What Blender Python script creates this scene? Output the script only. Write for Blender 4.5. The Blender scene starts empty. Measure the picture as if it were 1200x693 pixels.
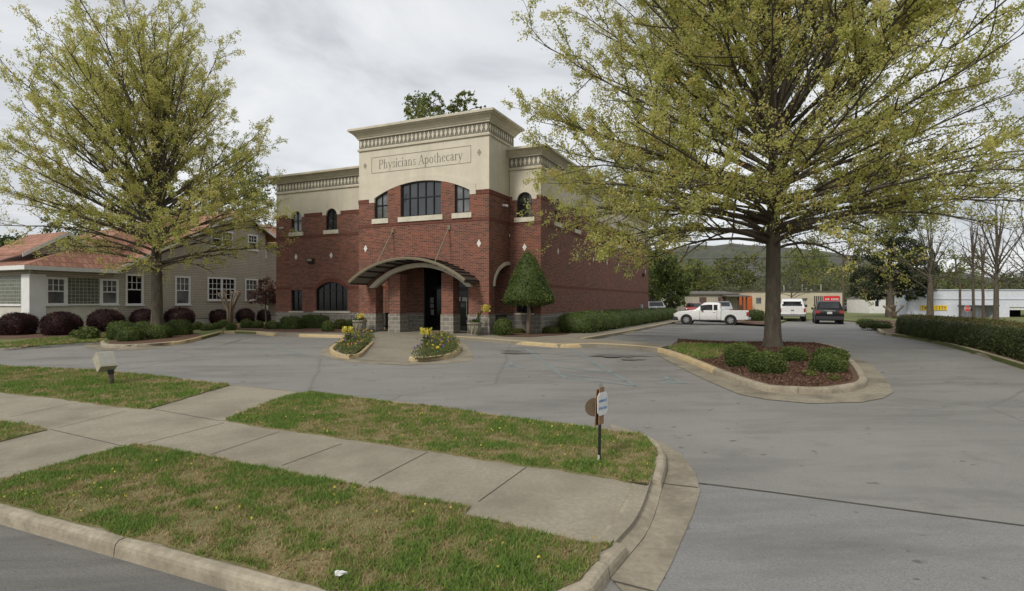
import bpy, bmesh, math, random
import numpy as np
from mathutils import Vector, Matrix
from mathutils.geometry import tessellate_polygon
from bpy.app.translations import pgettext as _pg

R = math.radians
rng = np.random.default_rng(7)
random.seed(7)
SC = bpy.context.scene
COL = SC.collection

# ------------------------------------------------------------------ camera, light, exposure
F, HOR, CXP, CZ = 676.0, 353.5, 600.0, 2.3
cam_d = bpy.data.cameras.new("camera")
cam = bpy.data.objects.new("camera", cam_d); COL.objects.link(cam)
cam.location = (0, 0, CZ); cam.rotation_euler = (R(90), 0, 0)
cam_d.sensor_width = 36; cam_d.lens = F / 1200 * 36
cam_d.shift_y = (HOR - 346.5) / 1200
cam_d.clip_start = 0.1; cam_d.clip_end = 5000
SC.camera = cam
SC.render.engine = "CYCLES"
SC.view_settings.view_transform = "Standard"; SC.view_settings.look = "None"
SC.view_settings.exposure = 0.62; SC.view_settings.gamma = 1
SC.view_settings.use_curve_mapping = False
SUN_EL, SUN_AZ = 42, 216            # azimuth clockwise from +Y (behind the camera, to its left)
world = bpy.data.worlds.new("World"); SC.world = world; world.use_nodes = True
nt = world.node_tree; nt.nodes.clear()
def wn(t, **k):
    n = nt.nodes.new(t)
    for a, b in k.items(): setattr(n, a, b)
    return n
sky = wn("ShaderNodeTexSky", sky_type="NISHITA"); sky.sun_disc = False
sky.sun_elevation = R(SUN_EL); sky.sun_rotation = R(SUN_AZ)
bg1 = wn("ShaderNodeBackground"); bg1.inputs[1].default_value = 0.10
nt.links.new(sky.outputs[0], bg1.inputs[0])
tc = wn("ShaderNodeTexCoord"); sep = wn("ShaderNodeSeparateXYZ"); nt.links.new(tc.outputs["Generated"], sep.inputs[0])
addz = wn("ShaderNodeMath", operation="ADD"); addz.inputs[1].default_value = 0.22
mx = wn("ShaderNodeMath", operation="MAXIMUM"); mx.inputs[1].default_value = 0.0
nt.links.new(sep.outputs[2], mx.inputs[0]); nt.links.new(mx.outputs[0], addz.inputs[0])
cmb = wn("ShaderNodeCombineXYZ")
for i in (0, 1):
    d = wn("ShaderNodeMath", operation="DIVIDE"); nt.links.new(sep.outputs[i], d.inputs[0]); nt.links.new(addz.outputs[0], d.inputs[1]); nt.links.new(d.outputs[0], cmb.inputs[i])
nz = wn("ShaderNodeTexNoise"); nz.inputs["Scale"].default_value = 1.5; nz.inputs["Detail"].default_value = 7; nz.inputs["Roughness"].default_value = 0.55; nz.inputs["Distortion"].default_value = 0.5
nt.links.new(cmb.outputs[0], nz.inputs["Vector"])
rp = wn("ShaderNodeValToRGB"); nt.links.new(nz.outputs[0], rp.inputs[0])
rp.color_ramp.elements[0].position = 0.33; rp.color_ramp.elements[0].color = (0.36, 0.375, 0.395, 1)
rp.color_ramp.elements[1].position = 0.64; rp.color_ramp.elements[1].color = (0.60, 0.605, 0.61, 1)
e = rp.color_ramp.elements.new(0.48); e.color = (0.50, 0.51, 0.525, 1)
bg2 = wn("ShaderNodeBackground"); nt.links.new(rp.outputs[0], bg2.inputs[0]); bg2.inputs[1].default_value = 1.0
mixs = wn("ShaderNodeMixShader"); mixs.inputs[0].default_value = 0.93
nt.links.new(bg1.outputs[0], mixs.inputs[1]); nt.links.new(bg2.outputs[0], mixs.inputs[2])
wo = wn("ShaderNodeOutputWorld"); nt.links.new(mixs.outputs[0], wo.inputs[0])
sun_d = bpy.data.lights.new("sun", "SUN"); sun_d.energy = 1.5; sun_d.angle = R(12); sun_d.color = (1, 0.94, 0.85)
sun = bpy.data.objects.new("sun", sun_d); COL.objects.link(sun); sun.location = (-20, -20, 40)
az, el = R(SUN_AZ), R(SUN_EL)
sd = Vector((math.sin(az) * math.cos(el), math.cos(az) * math.cos(el), math.sin(el)))
sun.rotation_euler = sd.to_track_quat("Z", "Y").to_euler()

# ------------------------------------------------------------------ frame of the place
TH = math.atan(305 / 676.0); TC, TS = math.cos(TH), math.sin(TH)     # the pharmacy's walls run along U and V
def to_uv(x, y): return (x * TC - y * TS, x * TS + y * TC)
def to_xy(u, v): return (u * TC + v * TS, -u * TS + v * TC)
YC = 26.0; XC = (573 - CXP) / F * YC
UC, VC = to_uv(XC, YC)
def BXY(u, v): return to_xy(u + UC, v + VC)                            # building-local to world
LV0, LV1, LH = 3.25, 22.0, 0.66
def Lv(v): return 0.0 if v < LV0 else min(LH, (v - LV0) / (LV1 - LV0) * LH)
def gz(x, y): return Lv(to_uv(x, y)[1])
def gp(px, py, off=0.0):
    """where the line of sight through a photo point meets the ground (raised by off)"""
    dx = (px - CXP) / F; k = (py - HOR) / F; w = dx * TS + TC; a1 = LH / (LV1 - LV0)
    for a, b, lo, hi in ((0, 0, -1e9, LV0), (a1, -LV0 * a1, LV0, LV1), (0, LH, LV1, 1e9)):
        t = (CZ - off - b) / (k + a * w)
        if t > 0 and lo - 1e-6 <= t * w <= hi + 1e-6: return (t * dx, t)
    raise ValueError((px, py))
def on_u(px, u):
    dx = (px - CXP) / F; t = (u + UC) / (dx * TC - TS); return (t * dx, t)
def at_depth(px, Y): return ((px - CXP) / F * Y, Y)

# ------------------------------------------------------------------ tagging and meshes
def tag(o, label=None, cat=None, group=None, kind=None):
    if label: o["label"] = label
    if cat: o["category"] = cat
    if group: o["group"] = group
    if kind: o["kind"] = kind
    return o
def thing(name, label, cat, loc=(0, 0, 0), rz=0.0, group=None):
    o = bpy.data.objects.new(name, None); COL.objects.link(o)
    o.location = loc; o.rotation_euler = (0, 0, rz); o.empty_display_size = 0.2
    return tag(o, label, cat, group)
def link_mesh(name, me, mats, parent=None):
    for m in (mats if isinstance(mats, (list, tuple)) else [mats]): me.materials.append(m)
    o = bpy.data.objects.new(name, me); COL.objects.link(o)
    if parent is not None: o.parent = parent
    return o
class MB:
    def __init__(s, T=None): s.V = []; s.Fc = []; s.M = []; s.T = T or (lambda a, d, z: (a, d, z))
    def vs(s, pts):
        n = len(s.V); s.V += [s.T(*p) for p in pts]; return n
    def f(s, idx, mi=0): s.Fc.append(tuple(idx)); s.M.append(mi)
    def poly(s, pts, mi=0):
        n = s.vs(pts); s.f(range(n, n + len(pts)), mi)
    def box(s, a0, a1, d0, d1, z0, z1, mi=0):
        n = s.vs([(a0, d0, z0), (a1, d0, z0), (a1, d1, z0), (a0, d1, z0), (a0, d0, z1), (a1, d0, z1), (a1, d1, z1), (a0, d1, z1)])
        for q in ((0, 3, 2, 1), (4, 5, 6, 7), (0, 1, 5, 4), (1, 2, 6, 5), (2, 3, 7, 6), (3, 0, 4, 7)): s.f([n + i for i in q], mi)
        return s
    def plate(s, outer, holes=(), d0=0.0, d1=0.1, mi=0):
        loops = [list(outer)] + [list(h) for h in holes]
        tris = tessellate_polygon([[Vector((p[0], p[1], 0)) for p in l] for l in loops])
        flat = [p for l in loops for p in l]
        n0 = s.vs([(p[0], d0, p[1]) for p in flat]); n1 = s.vs([(p[0], d1, p[1]) for p in flat])
        for t in tris:
            s.f([n0 + i for i in t], mi); s.f([n1 + i for i in reversed(t)], mi)
        k = 0
        for l in loops:
            m = len(l)
            for i in range(m):
                a, b = k + i, k + (i + 1) % m
                s.f((n0 + a, n0 + b, n1 + b, n1 + a), mi)
            k += m
        return s
    def prism(s, pts, h0, h1, mi=0):
        """pts in plan, extruded up"""
        n = len(pts); a = s.vs([(p[0], p[1], h0) for p in pts]); b = s.vs([(p[0], p[1], h1) for p in pts])
        s.f([a + i for i in reversed(range(n))], mi); s.f([b + i for i in range(n)], mi)
        for i in range(n): j = (i + 1) % n; s.f((a + i, a + j, b + j, b + i), mi)
        return s
    def loft(s, rings, mi=0, cap=True, closed=True):
        ns = [s.vs(r) for r in rings]; m = len(rings[0])
        for k in range(len(rings) - 1):
            for i in range(m if closed else m - 1):
                j = (i + 1) % m; s.f((ns[k] + i, ns[k] + j, ns[k + 1] + j, ns[k + 1] + i), mi)
        if cap:
            s.f([ns[0] + i for i in reversed(range(m))], mi); s.f([ns[-1] + i for i in range(m)], mi)
        return s
    def tube(s, path, rad, n=6, mi=0, cap=True):
        rings = []; P = [Vector(p) for p in path]
        if not hasattr(rad, "__len__"): rad = [rad] * len(P)
        ref = None
        for i, p in enumerate(P):
            d = (P[min(i + 1, len(P) - 1)] - P[max(i - 1, 0)]).normalized()
            if ref is None: ref = Vector((0, 0, 1)) if abs(d.z) < 0.9 else Vector((1, 0, 0))
            x = (ref - d * ref.dot(d)).normalized(); ref = x; y = d.cross(x)
            rings.append([tuple(p + (x * math.cos(2 * math.pi * k / n) + y * math.sin(2 * math.pi * k / n)) * rad[i]) for k in range(n)])
        return s.loft(rings, mi, cap)
    def lathe(s, prof, c=(0, 0), n=20, mi=0):
        return s.loft([[(c[0] + r * math.cos(2 * math.pi * k / n), c[1] + r * math.sin(2 * math.pi * k / n), z) for k in range(n)] for r, z in prof], mi)
    def build(s, name, mats, parent=None, smooth=False, bevel=0.0, recalc=True):
        me = bpy.data.meshes.new(name); me.from_pydata(s.V, [], s.Fc)
        me.polygons.foreach_set("material_index", s.M)
        if recalc or bevel:
            bm = bmesh.new(); bm.from_mesh(me)
            if recalc: bmesh.ops.recalc_face_normals(bm, faces=bm.faces)
            if bevel:
                bmesh.ops.remove_doubles(bm, verts=bm.verts, dist=1e-5)
                ed = [e for e in bm.edges if len(e.link_faces) == 2 and e.calc_face_angle(0) > 0.5]
                bmesh.ops.bevel(bm, geom=ed, offset=bevel, segments=2, affect="EDGES", profile=0.6, clamp_overlap=True)
            bm.to_mesh(me); bm.free()
        uv = me.uv_layers.new(name="UVMap"); nl = len(me.loops)
        co = np.empty(len(me.vertices) * 3); me.vertices.foreach_get("co", co); co = co.reshape(-1, 3)
        li = np.empty(nl, int); me.loops.foreach_get("vertex_index", li)
        npol = len(me.polygons); nr = np.empty(npol * 3); me.polygons.foreach_get("normal", nr); nr = np.abs(nr.reshape(-1, 3))
        lt = np.empty(npol, int); me.polygons.foreach_get("loop_total", lt); pf = np.repeat(np.arange(npol), lt)
        c = co[li]; nn = nr[pf]
        flat = nn[:, 2] > 0.8; xs = nn[:, 0] > nn[:, 1]
        U = np.where(flat, c[:, 0], np.where(xs, c[:, 1], c[:, 0])); Vv = np.where(flat, c[:, 1], c[:, 2])
        uv.data.foreach_set("uv", np.stack([U, Vv], 1).ravel())
        if smooth: me.shade_smooth()
        me.update()
        return link_mesh(name, me, mats, parent)
def fast_mesh(name, V, Fq, tone=None):
    """big numpy mesh; Fq is n x k"""
    me = bpy.data.meshes.new(name); k = Fq.shape[1]
    me.vertices.add(len(V)); me.vertices.foreach_set("co", np.ascontiguousarray(V, dtype=np.float32).ravel())
    me.loops.add(Fq.size); me.loops.foreach_set("vertex_index", np.ascontiguousarray(Fq, dtype=np.int32).ravel())
    me.polygons.add(len(Fq)); me.polygons.foreach_set("loop_start", np.arange(0, Fq.size, k, dtype=np.int32))
    try: me.polygons.foreach_set("loop_total", np.full(len(Fq), k, dtype=np.int32))
    except Exception: pass
    if tone is not None:
        a = me.attributes.new("tone", "FLOAT", "FACE"); a.data.foreach_set("value", np.ascontiguousarray(tone, dtype=np.float32))
    me.update(calc_edges=True); return me

# ------------------------------------------------------------------ materials
def newmat(name):
    m = bpy.data.materials.new(name); m.use_nodes = True; t = m.node_tree
    return m, t, t.nodes["Principled BSDF"]
def N(t, ty, **k):
    n = t.nodes.new(ty)
    for a, b in k.items():
        if a in n.inputs.keys(): n.inputs[a].default_value = b
        else: setattr(n, a, b)
    return n
def ramp(t, fac, stops):
    r = t.nodes.new("ShaderNodeValToRGB"); t.links.new(fac, r.inputs[0]); cr = r.color_ramp
    while len(cr.elements) < len(stops): cr.elements.new(0.5)
    for e_, (p, c) in zip(cr.elements, stops): e_.position = p; e_.color = (*c, 1)
    return r.outputs[0]
def mixc(t, fac, a, b, mode="MIX"):
    m = t.nodes.new("ShaderNodeMix"); m.data_type = "RGBA"; m.blend_type = mode
    for i, s in ((0, fac), (6, a), (7, b)):
        if hasattr(s, "links"): t.links.new(s, m.inputs[i])
        else: m.inputs[i].default_value = s if i == 0 else (*s, 1)
    return m.outputs[2]
def noise(t, scale, detail=4, rough=0.55, co="Object", stretch=None, dist=0.0):
    c = t.nodes.new("ShaderNodeTexCoord").outputs[co]
    if stretch:
        mp = t.nodes.new("ShaderNodeMapping"); mp.inputs["Scale"].default_value = stretch; t.links.new(c, mp.inputs[0]); c = mp.outputs[0]
    n = N(t, "ShaderNodeTexNoise", Scale=scale, Detail=detail, Roughness=rough, Distortion=dist); t.links.new(c, n.inputs["Vector"])
    return n.outputs[0]
def bump(t, p, h, strength, dist=0.01):
    b = N(t, "ShaderNodeBump", Strength=strength, Distance=dist); t.links.new(h, b.inputs["Height"]); t.links.new(b.outputs[0], p.inputs["Normal"])
def M_noise(name, c1, c2, scale=5, rough=0.8, c3=None, scale2=0.6, amt=0.5, bmp=0.2, bscale=None, metal=0, spec=0.3, stretch=None, stretch2=None):
    """two tones at a fine scale, a third in large patches"""
    m, t, p = newmat(name)
    col = ramp(t, noise(t, scale, 6, 0.65, stretch=stretch), [(0.32, c1), (0.68, c2)])
    if c3 is not None:
        f = ramp(t, noise(t, scale2, 5, 0.6, stretch=stretch2), [(0.42, (0, 0, 0)), (0.68, (amt,) * 3)])
        col = mixc(t, f, col, c3)
    t.links.new(col, p.inputs["Base Color"]); p.inputs["Roughness"].default_value = rough
    p.inputs["Metallic"].default_value = metal; p.inputs["Specular IOR Level"].default_value = spec
    if bmp: bump(t, p, noise(t, bscale or scale * 2, 5, 0.6, stretch=stretch), bmp)
    return m
def M_flat(name, c, rough=0.5, metal=0, spec=0.4, coat=0):
    m, t, p = newmat(name)
    n = noise(t, 9, 3); col = ramp(t, n, [(0.3, tuple(x * 0.9 for x in c)), (0.7, tuple(min(1, x * 1.07) for x in c))])
    t.links.new(col, p.inputs["Base Color"]); p.inputs["Roughness"].default_value = rough; p.inputs["Metallic"].default_value = metal
    p.inputs["Specular IOR Level"].default_value = spec; p.inputs["Coat Weight"].default_value = coat
    return m
def M_brick(name, c1, c2, mortar, bw=0.203, rh=0.0677, ms=0.009, dark=None, bmp=0.3, off=0.5, rough=0.85, wear=0.25, wearc=(0.10, 0.09, 0.08)):
    m, t, p = newmat(name)
    uv = t.nodes.new("ShaderNodeUVMap").outputs[0]
    b = N(t, "ShaderNodeTexBrick", Scale=1.0, offset=off); b.inputs["Brick Width"].default_value = bw; b.inputs["Row Height"].default_value = rh
    b.inputs["Mortar Size"].default_value = ms; b.inputs["Mortar Smooth"].default_value = 0.2; b.inputs["Bias"].default_value = -0.1
    b.inputs["Color1"].default_value = (*c1, 1); b.inputs["Color2"].default_value = (*c2, 1); b.inputs["Mortar"].default_value = (*mortar, 1)
    t.links.new(uv, b.inputs["Vector"])
    col = b.outputs["Color"]
    f = ramp(t, noise(t, 0.7, 6, 0.6), [(0.4, (0, 0, 0)), (0.75, (wear,) * 3)])
    col = mixc(t, f, col, wearc)
    f2 = noise(t, 4, 5, 0.7); col = mixc(t, 0.22, col, ramp(t, f2, [(0.3, (0.55,) * 3), (0.7, (1.3,) * 3)]), "MULTIPLY")
    t.links.new(col, p.inputs["Base Color"]); p.inputs["Roughness"].default_value = rough; p.inputs["Specular IOR Level"].default_value = 0.2
    if bmp:
        bb = N(t, "ShaderNodeBump", Strength=bmp, Distance=0.008); bb.invert = True; t.links.new(b.outputs["Fac"], bb.inputs["Height"]); t.links.new(bb.outputs[0], p.inputs["Normal"])
    return m
def M_leaf(name, stops, trans=0.3, rough=0.6):
    m, t, p = newmat(name)
    a = t.nodes.new("ShaderNodeAttribute"); a.attribute_name = "tone"
    col = ramp(t, a.outputs["Fac"], stops)
    t.links.new(col, p.inputs["Base Color"]); p.inputs["Roughness"].default_value = rough; p.inputs["Specular IOR Level"].default_value = 0.25
    tr = t.nodes.new("ShaderNodeBsdfTranslucent"); t.links.new(col, tr.inputs[0])
    mx_ = t.nodes.new("ShaderNodeMixShader"); mx_.inputs[0].default_value = trans
    t.links.new(p.outputs[0], mx_.inputs[1]); t.links.new(tr.outputs[0], mx_.inputs[2])
    t.links.new(mx_.outputs[0], t.nodes["Material Output"].inputs[0])
    return m
def M_asphalt(name, c1, c2, patch, stain, crack=0.5):
    m, t, p = newmat(name)
    col = ramp(t, noise(t, 45, 4, 0.8), [(0.3, c1), (0.7, c2)])
    col = mixc(t, ramp(t, noise(t, 0.35, 6, 0.6, dist=0.6), [(0.4, (0, 0, 0)), (0.65, (0.55,) * 3)]), col, patch)
    col = mixc(t, ramp(t, noise(t, 0.9, 7, 0.7), [(0.56, (0, 0, 0)), (0.74, (0.6,) * 3)]), col, stain)
    col = mixc(t, ramp(t, noise(t, 7, 3, 0.6), [(0.68, (0, 0, 0)), (0.74, (0.7,) * 3)]), col, tuple(x * 0.45 for x in c1))
    if crack:
        c = t.nodes.new("ShaderNodeTexCoord").outputs["Object"]
        nn = N(t, "ShaderNodeTexNoise", Scale=0.8, Detail=5); t.links.new(c, nn.inputs["Vector"])
        ad = t.nodes.new("ShaderNodeMix"); ad.data_type = "RGBA"; ad.inputs[0].default_value = 0.22; t.links.new(c, ad.inputs[6]); t.links.new(nn.outputs[1], ad.inputs[7])
        v = N(t, "ShaderNodeTexVoronoi", feature="DISTANCE_TO_EDGE", Scale=0.16); t.links.new(ad.outputs[2], v.inputs["Vector"])
        f = ramp(t, v.outputs[0], [(0.0, (crack,) * 3), (0.006, (0, 0, 0))])
        col = mixc(t, f, col, tuple(x * 0.35 for x in c1))
    col = mixc(t, ramp(t, noise(t, 1.1, 5, 0.65, stretch=(0.22, 1.0, 1), dist=0.4), [(0.48, (0, 0, 0)), (0.66, (0.7,) * 3)]), col, tuple(x * 0.80 for x in c1))
    col = mixc(t, ramp(t, noise(t, 3.3, 2, 0.5), [(0.70, (0, 0, 0)), (0.735, (0.75,) * 3)]), col, tuple(x * 0.5 for x in c1))
    col = mixc(t, ramp(t, noise(t, 110, 2, 0.9), [(0.60, (0, 0, 0)), (0.72, (0.6,) * 3)]), col, tuple(min(1, x * 1.7) for x in c2))
    col = mixc(t, ramp(t, noise(t, 90, 2, 0.9), [(0.28, (0.6,) * 3), (0.42, (0, 0, 0))]), col, tuple(x * 0.4 for x in c1))
    t.links.new(col, p.inputs["Base Color"]); p.inputs["Roughness"].default_value = 0.85; p.inputs["Specular IOR Level"].default_value = 0.3
    bump(t, p, noise(t, 60, 3, 0.7), 0.35, 0.01)
    return m

BR = M_brick("red_brick", (0.255, 0.080, 0.050), (0.080, 0.033, 0.026), (0.24, 0.175, 0.135), bw=0.225, rh=0.075, ms=0.010)
BRS = M_brick("soldier_brick", (0.20, 0.050, 0.032), (0.085, 0.028, 0.02), (0.15, 0.095, 0.07), bw=0.075, rh=0.203, off=0.0)
CMU = M_brick("split_block", (0.25, 0.232, 0.20), (0.17, 0.157, 0.135), (0.40, 0.37, 0.31), bw=0.406, rh=0.203, ms=0.016, bmp=0.6, wearc=(0.14, 0.125, 0.10))
STUCCO = M_noise("cream_stucco", (0.58, 0.53, 0.425), (0.66, 0.605, 0.495), 2.0, 0.9, c3=(0.44, 0.40, 0.325), scale2=1.6, amt=0.3, bmp=0.25, bscale=120, stretch2=(1, 1, 0.12))
TRIM = M_noise("cornice_cream", (0.50, 0.455, 0.36), (0.60, 0.55, 0.44), 3, 0.8, c3=(0.40, 0.36, 0.28), scale2=1.2, amt=0.5, bmp=0.1)
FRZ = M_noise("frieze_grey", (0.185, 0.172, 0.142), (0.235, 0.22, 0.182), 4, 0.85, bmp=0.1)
ENGR = M_flat("engraved_shade", (0.22, 0.20, 0.165), 0.9)
LIME = M_noise("limestone", (0.55, 0.51, 0.41), (0.68, 0.63, 0.52), 5, 0.85, c3=(0.42, 0.38, 0.30), scale2=1.5, amt=0.5)
WHITEST = M_flat("white_stone", (0.70, 0.68, 0.62), 0.7)
BLACKF = M_flat("black_aluminium", (0.012, 0.012, 0.013), 0.35)
ROOFM = M_noise("bronze_metal", (0.055, 0.05, 0.043), (0.09, 0.082, 0.07), 3, 0.45, bmp=0.03, metal=0.4)
BRZ = M_flat("tan_metal", (0.22, 0.185, 0.125), 0.5, 0.2)
SOFF = M_flat("soffit_panel", (0.21, 0.20, 0.17), 0.7)
ROOFG = M_noise("flat_roof", (0.18, 0.18, 0.18), (0.26, 0.26, 0.25), 2)
def M_glass(name, c=(0.018, 0.021, 0.024), rough=0.025, spec=1.0):
    m, t, p = newmat(name)
    col = ramp(t, noise(t, 0.9, 3), [(0.35, tuple(x * 0.6 for x in c)), (0.65, tuple(x * 1.7 for x in c))])
    t.links.new(col, p.inputs["Base Color"]); p.inputs["Roughness"].default_value = rough; p.inputs["Specular IOR Level"].default_value = spec
    return m
GLASS = M_glass("dark_glass"); GLASSB = M_glass("glass_blinds_reflection", (0.10, 0.105, 0.105)); GLASSD = M_glass("deep_glass", (0.006, 0.006, 0.007), 0.1, 0.3)  # GLASSB: lighter base colour stands for blinds and painted-in reflections
GBLOCK = M_brick("glass_block", (0.14, 0.15, 0.11), (0.08, 0.09, 0.065), (0.30, 0.31, 0.27), bw=0.2, rh=0.2, ms=0.018, off=0.0, rough=0.2, bmp=0.4)
WHITE = M_noise("white_paint", (0.66, 0.66, 0.64), (0.76, 0.76, 0.74), 4, 0.6, c3=(0.5, 0.5, 0.47), scale2=2, amt=0.4, bmp=0.05)
CREAMP = M_noise("cream_paint", (0.50, 0.48, 0.42), (0.60, 0.575, 0.50), 3, 0.8, c3=(0.4, 0.38, 0.33), scale2=1.1, amt=0.5, bmp=0.15)
SIDING = M_brick("lap_siding", (0.47, 0.42, 0.345), (0.43, 0.385, 0.315), (0.24, 0.213, 0.17), bw=30, rh=0.115, ms=0.014, bmp=0.9, wear=0.15)
SHING = M_brick("red_roof_tiles", (0.40, 0.205, 0.14), (0.25, 0.12, 0.085), (0.19, 0.10, 0.075), bw=0.28, rh=0.34, ms=0.022, wear=0.3, wearc=(0.25, 0.15, 0.12))
LOT = M_asphalt("lot_asphalt", (0.172, 0.167, 0.154), (0.235, 0.227, 0.21), (0.262, 0.253, 0.235), (0.128, 0.123, 0.113), 0.35)
APRON = M_asphalt("apron_asphalt", (0.150, 0.149, 0.143), (0.255, 0.252, 0.243), (0.215, 0.212, 0.204), (0.15, 0.147, 0.138), 0.0)
STREET = M_asphalt("street_asphalt", (0.095, 0.091, 0.083), (0.215, 0.207, 0.19), (0.16, 0.154, 0.141), (0.11, 0.106, 0.097), 0.0)
CONC = M_noise("sidewalk_concrete", (0.235, 0.21, 0.158), (0.325, 0.292, 0.222), 22, 0.88, c3=(0.165, 0.147, 0.11), scale2=0.8, amt=0.75, bmp=0.3, bscale=90)
KERB = M_noise("kerb_concrete", (0.27, 0.235, 0.17), (0.39, 0.345, 0.26), 14, 0.9, c3=(0.17, 0.145, 0.105), scale2=2.2, amt=0.7, bmp=0.5, bscale=60)
GUT = M_noise("gutter_concrete", (0.22, 0.195, 0.145), (0.31, 0.275, 0.205), 14, 0.9, c3=(0.12, 0.10, 0.075), scale2=1.3, amt=0.8, bmp=0.4, bscale=60)
YKERB = M_noise("faded_yellow_kerb", (0.42, 0.325, 0.175), (0.52, 0.41, 0.23), 8, 0.85, c3=(0.36, 0.29, 0.19), scale2=2.5, amt=0.7, bmp=0.4)
WALK = M_noise("entry_walk", (0.215, 0.192, 0.145), (0.275, 0.248, 0.19), 10, 0.88, c3=(0.165, 0.145, 0.11), scale2=0.6, amt=0.7, bmp=0.3, bscale=80)
JOINT = M_flat("joint_dirt", (0.075, 0.068, 0.052), 0.95)
TURF = M_noise("turf", (0.12, 0.125, 0.045), (0.27, 0.205, 0.115), 30, 0.95, c3=(0.075, 0.115, 0.024), scale2=1.1, amt=0.75, bmp=0.6, bscale=70)
LAWN = M_noise("lawn", (0.10, 0.125, 0.035), (0.185, 0.165, 0.07), 3, 0.95, c3=(0.085, 0.13, 0.03), scale2=0.35, amt=0.7, bmp=0.6, bscale=30)
MULCH = M_noise("mulch", (0.065, 0.038, 0.025), (0.18, 0.108, 0.07), 26, 0.95, c3=(0.07, 0.034, 0.024), scale2=3, amt=0.5, bmp=1.0, bscale=40)
SOIL = M_noise("soil", (0.07, 0.05, 0.03), (0.13, 0.10, 0.06), 16, 0.95, bmp=0.8)
BLUEP = M_noise("faded_blue_paint", (0.20, 0.245, 0.245), (0.185, 0.235, 0.245), 6, 0.85, c3=(0.20, 0.195, 0.18), scale2=5, amt=1.0, bmp=0)
WHITEP = M_noise("faded_white_paint", (0.33, 0.325, 0.31), (0.27, 0.265, 0.25), 5, 0.85, c3=(0.20, 0.195, 0.18), scale2=3, amt=0.9, bmp=0)
BLOTCH = M_noise("oil_stain", (0.10, 0.096, 0.088), (0.145, 0.14, 0.13), 6, 0.7, bmp=0)
BARK = M_noise("oak_bark", (0.055, 0.043, 0.032), (0.135, 0.112, 0.086), 9, 0.95, c3=(0.09, 0.085, 0.06), scale2=2, amt=0.5, bmp=1.0, bscale=14, stretch=(1, 1, 0.3))
BARKL = M_noise("pale_bark", (0.14, 0.105, 0.075), (0.24, 0.19, 0.14), 9, 0.9, bmp=0.6, stretch=(1, 1, 0.3))
OAKL = M_leaf("oak_spring_leaves", [(0.0, (0.52, 0.34, 0.135)), (0.12, (0.55, 0.42, 0.15)), (0.28, (0.60, 0.55, 0.20)), (0.7, (0.53, 0.54, 0.165)), (1.0, (0.34, 0.375, 0.09))], 0.58)
SPRL = M_leaf("light_green_leaves", [(0, (0.10, 0.13, 0.04)), (0.6, (0.19, 0.215, 0.06)), (1, (0.28, 0.30, 0.09))], 0.4)
DARKL = M_leaf("dark_green_leaves", [(0, (0.035, 0.055, 0.018)), (0.6, (0.055, 0.085, 0.025)), (1, (0.09, 0.12, 0.035))], 0.15)
MIDL = M_leaf("mid_green_leaves", [(0, (0.065, 0.09, 0.025)), (0.6, (0.115, 0.15, 0.04)), (1, (0.19, 0.225, 0.07))], 0.3)
BOXL = M_leaf("clipped_green_leaves", [(0, (0.045, 0.07, 0.018)), (0.5, (0.085, 0.12, 0.028)), (1, (0.15, 0.18, 0.05))], 0.2)
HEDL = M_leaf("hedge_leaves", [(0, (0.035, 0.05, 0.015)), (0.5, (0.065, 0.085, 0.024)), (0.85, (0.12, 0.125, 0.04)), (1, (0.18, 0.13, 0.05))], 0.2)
OLIVL = M_leaf("olive_leaves", [(0, (0.07, 0.085, 0.02)), (1, (0.17, 0.17, 0.045))], 0.25)
PURL = M_leaf("maroon_leaves", [(0, (0.016, 0.008, 0.008)), (0.6, (0.045, 0.016, 0.016)), (1, (0.105, 0.038, 0.032))], 0.1)
COPL = M_leaf("copper_leaves", [(0, (0.05, 0.025, 0.02)), (0.6, (0.105, 0.048, 0.035)), (1, (0.16, 0.075, 0.05))], 0.2)
CEDL = M_leaf("cedar_leaves", [(0, (0.022, 0.032, 0.016)), (0.7, (0.042, 0.055, 0.024)), (1, (0.08, 0.085, 0.035))], 0.1)
FARL = M_leaf("far_wood_leaves", [(0, (0.10, 0.09, 0.065)), (0.5, (0.13, 0.14, 0.075)), (1, (0.17, 0.19, 0.085))], 0.35)  # distance haze is put into the leaf colour as a brownish grey tint
GRASSL = M_leaf("grass_blades", [(0, (0.38, 0.285, 0.155)), (0.35, (0.28, 0.245, 0.10)), (0.6, (0.215, 0.265, 0.064)), (1, (0.14, 0.225, 0.044))], 0.3, 0.7)
FLOW = M_leaf("flower_petals", [(0, (0.55, 0.42, 0.04)), (0.4, (0.55, 0.42, 0.05)), (0.45, (0.55, 0.22, 0.05)), (0.6, (0.5, 0.2, 0.05)), (0.65, (0.16, 0.09, 0.30)), (1, (0.13, 0.07, 0.26))], 0.3)
YFLOW = M_leaf("yellow_petals", [(0, (0.60, 0.50, 0.06)), (1, (0.72, 0.63, 0.14))], 0.3)
for m_ in (FLOW,):
    pass
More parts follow.
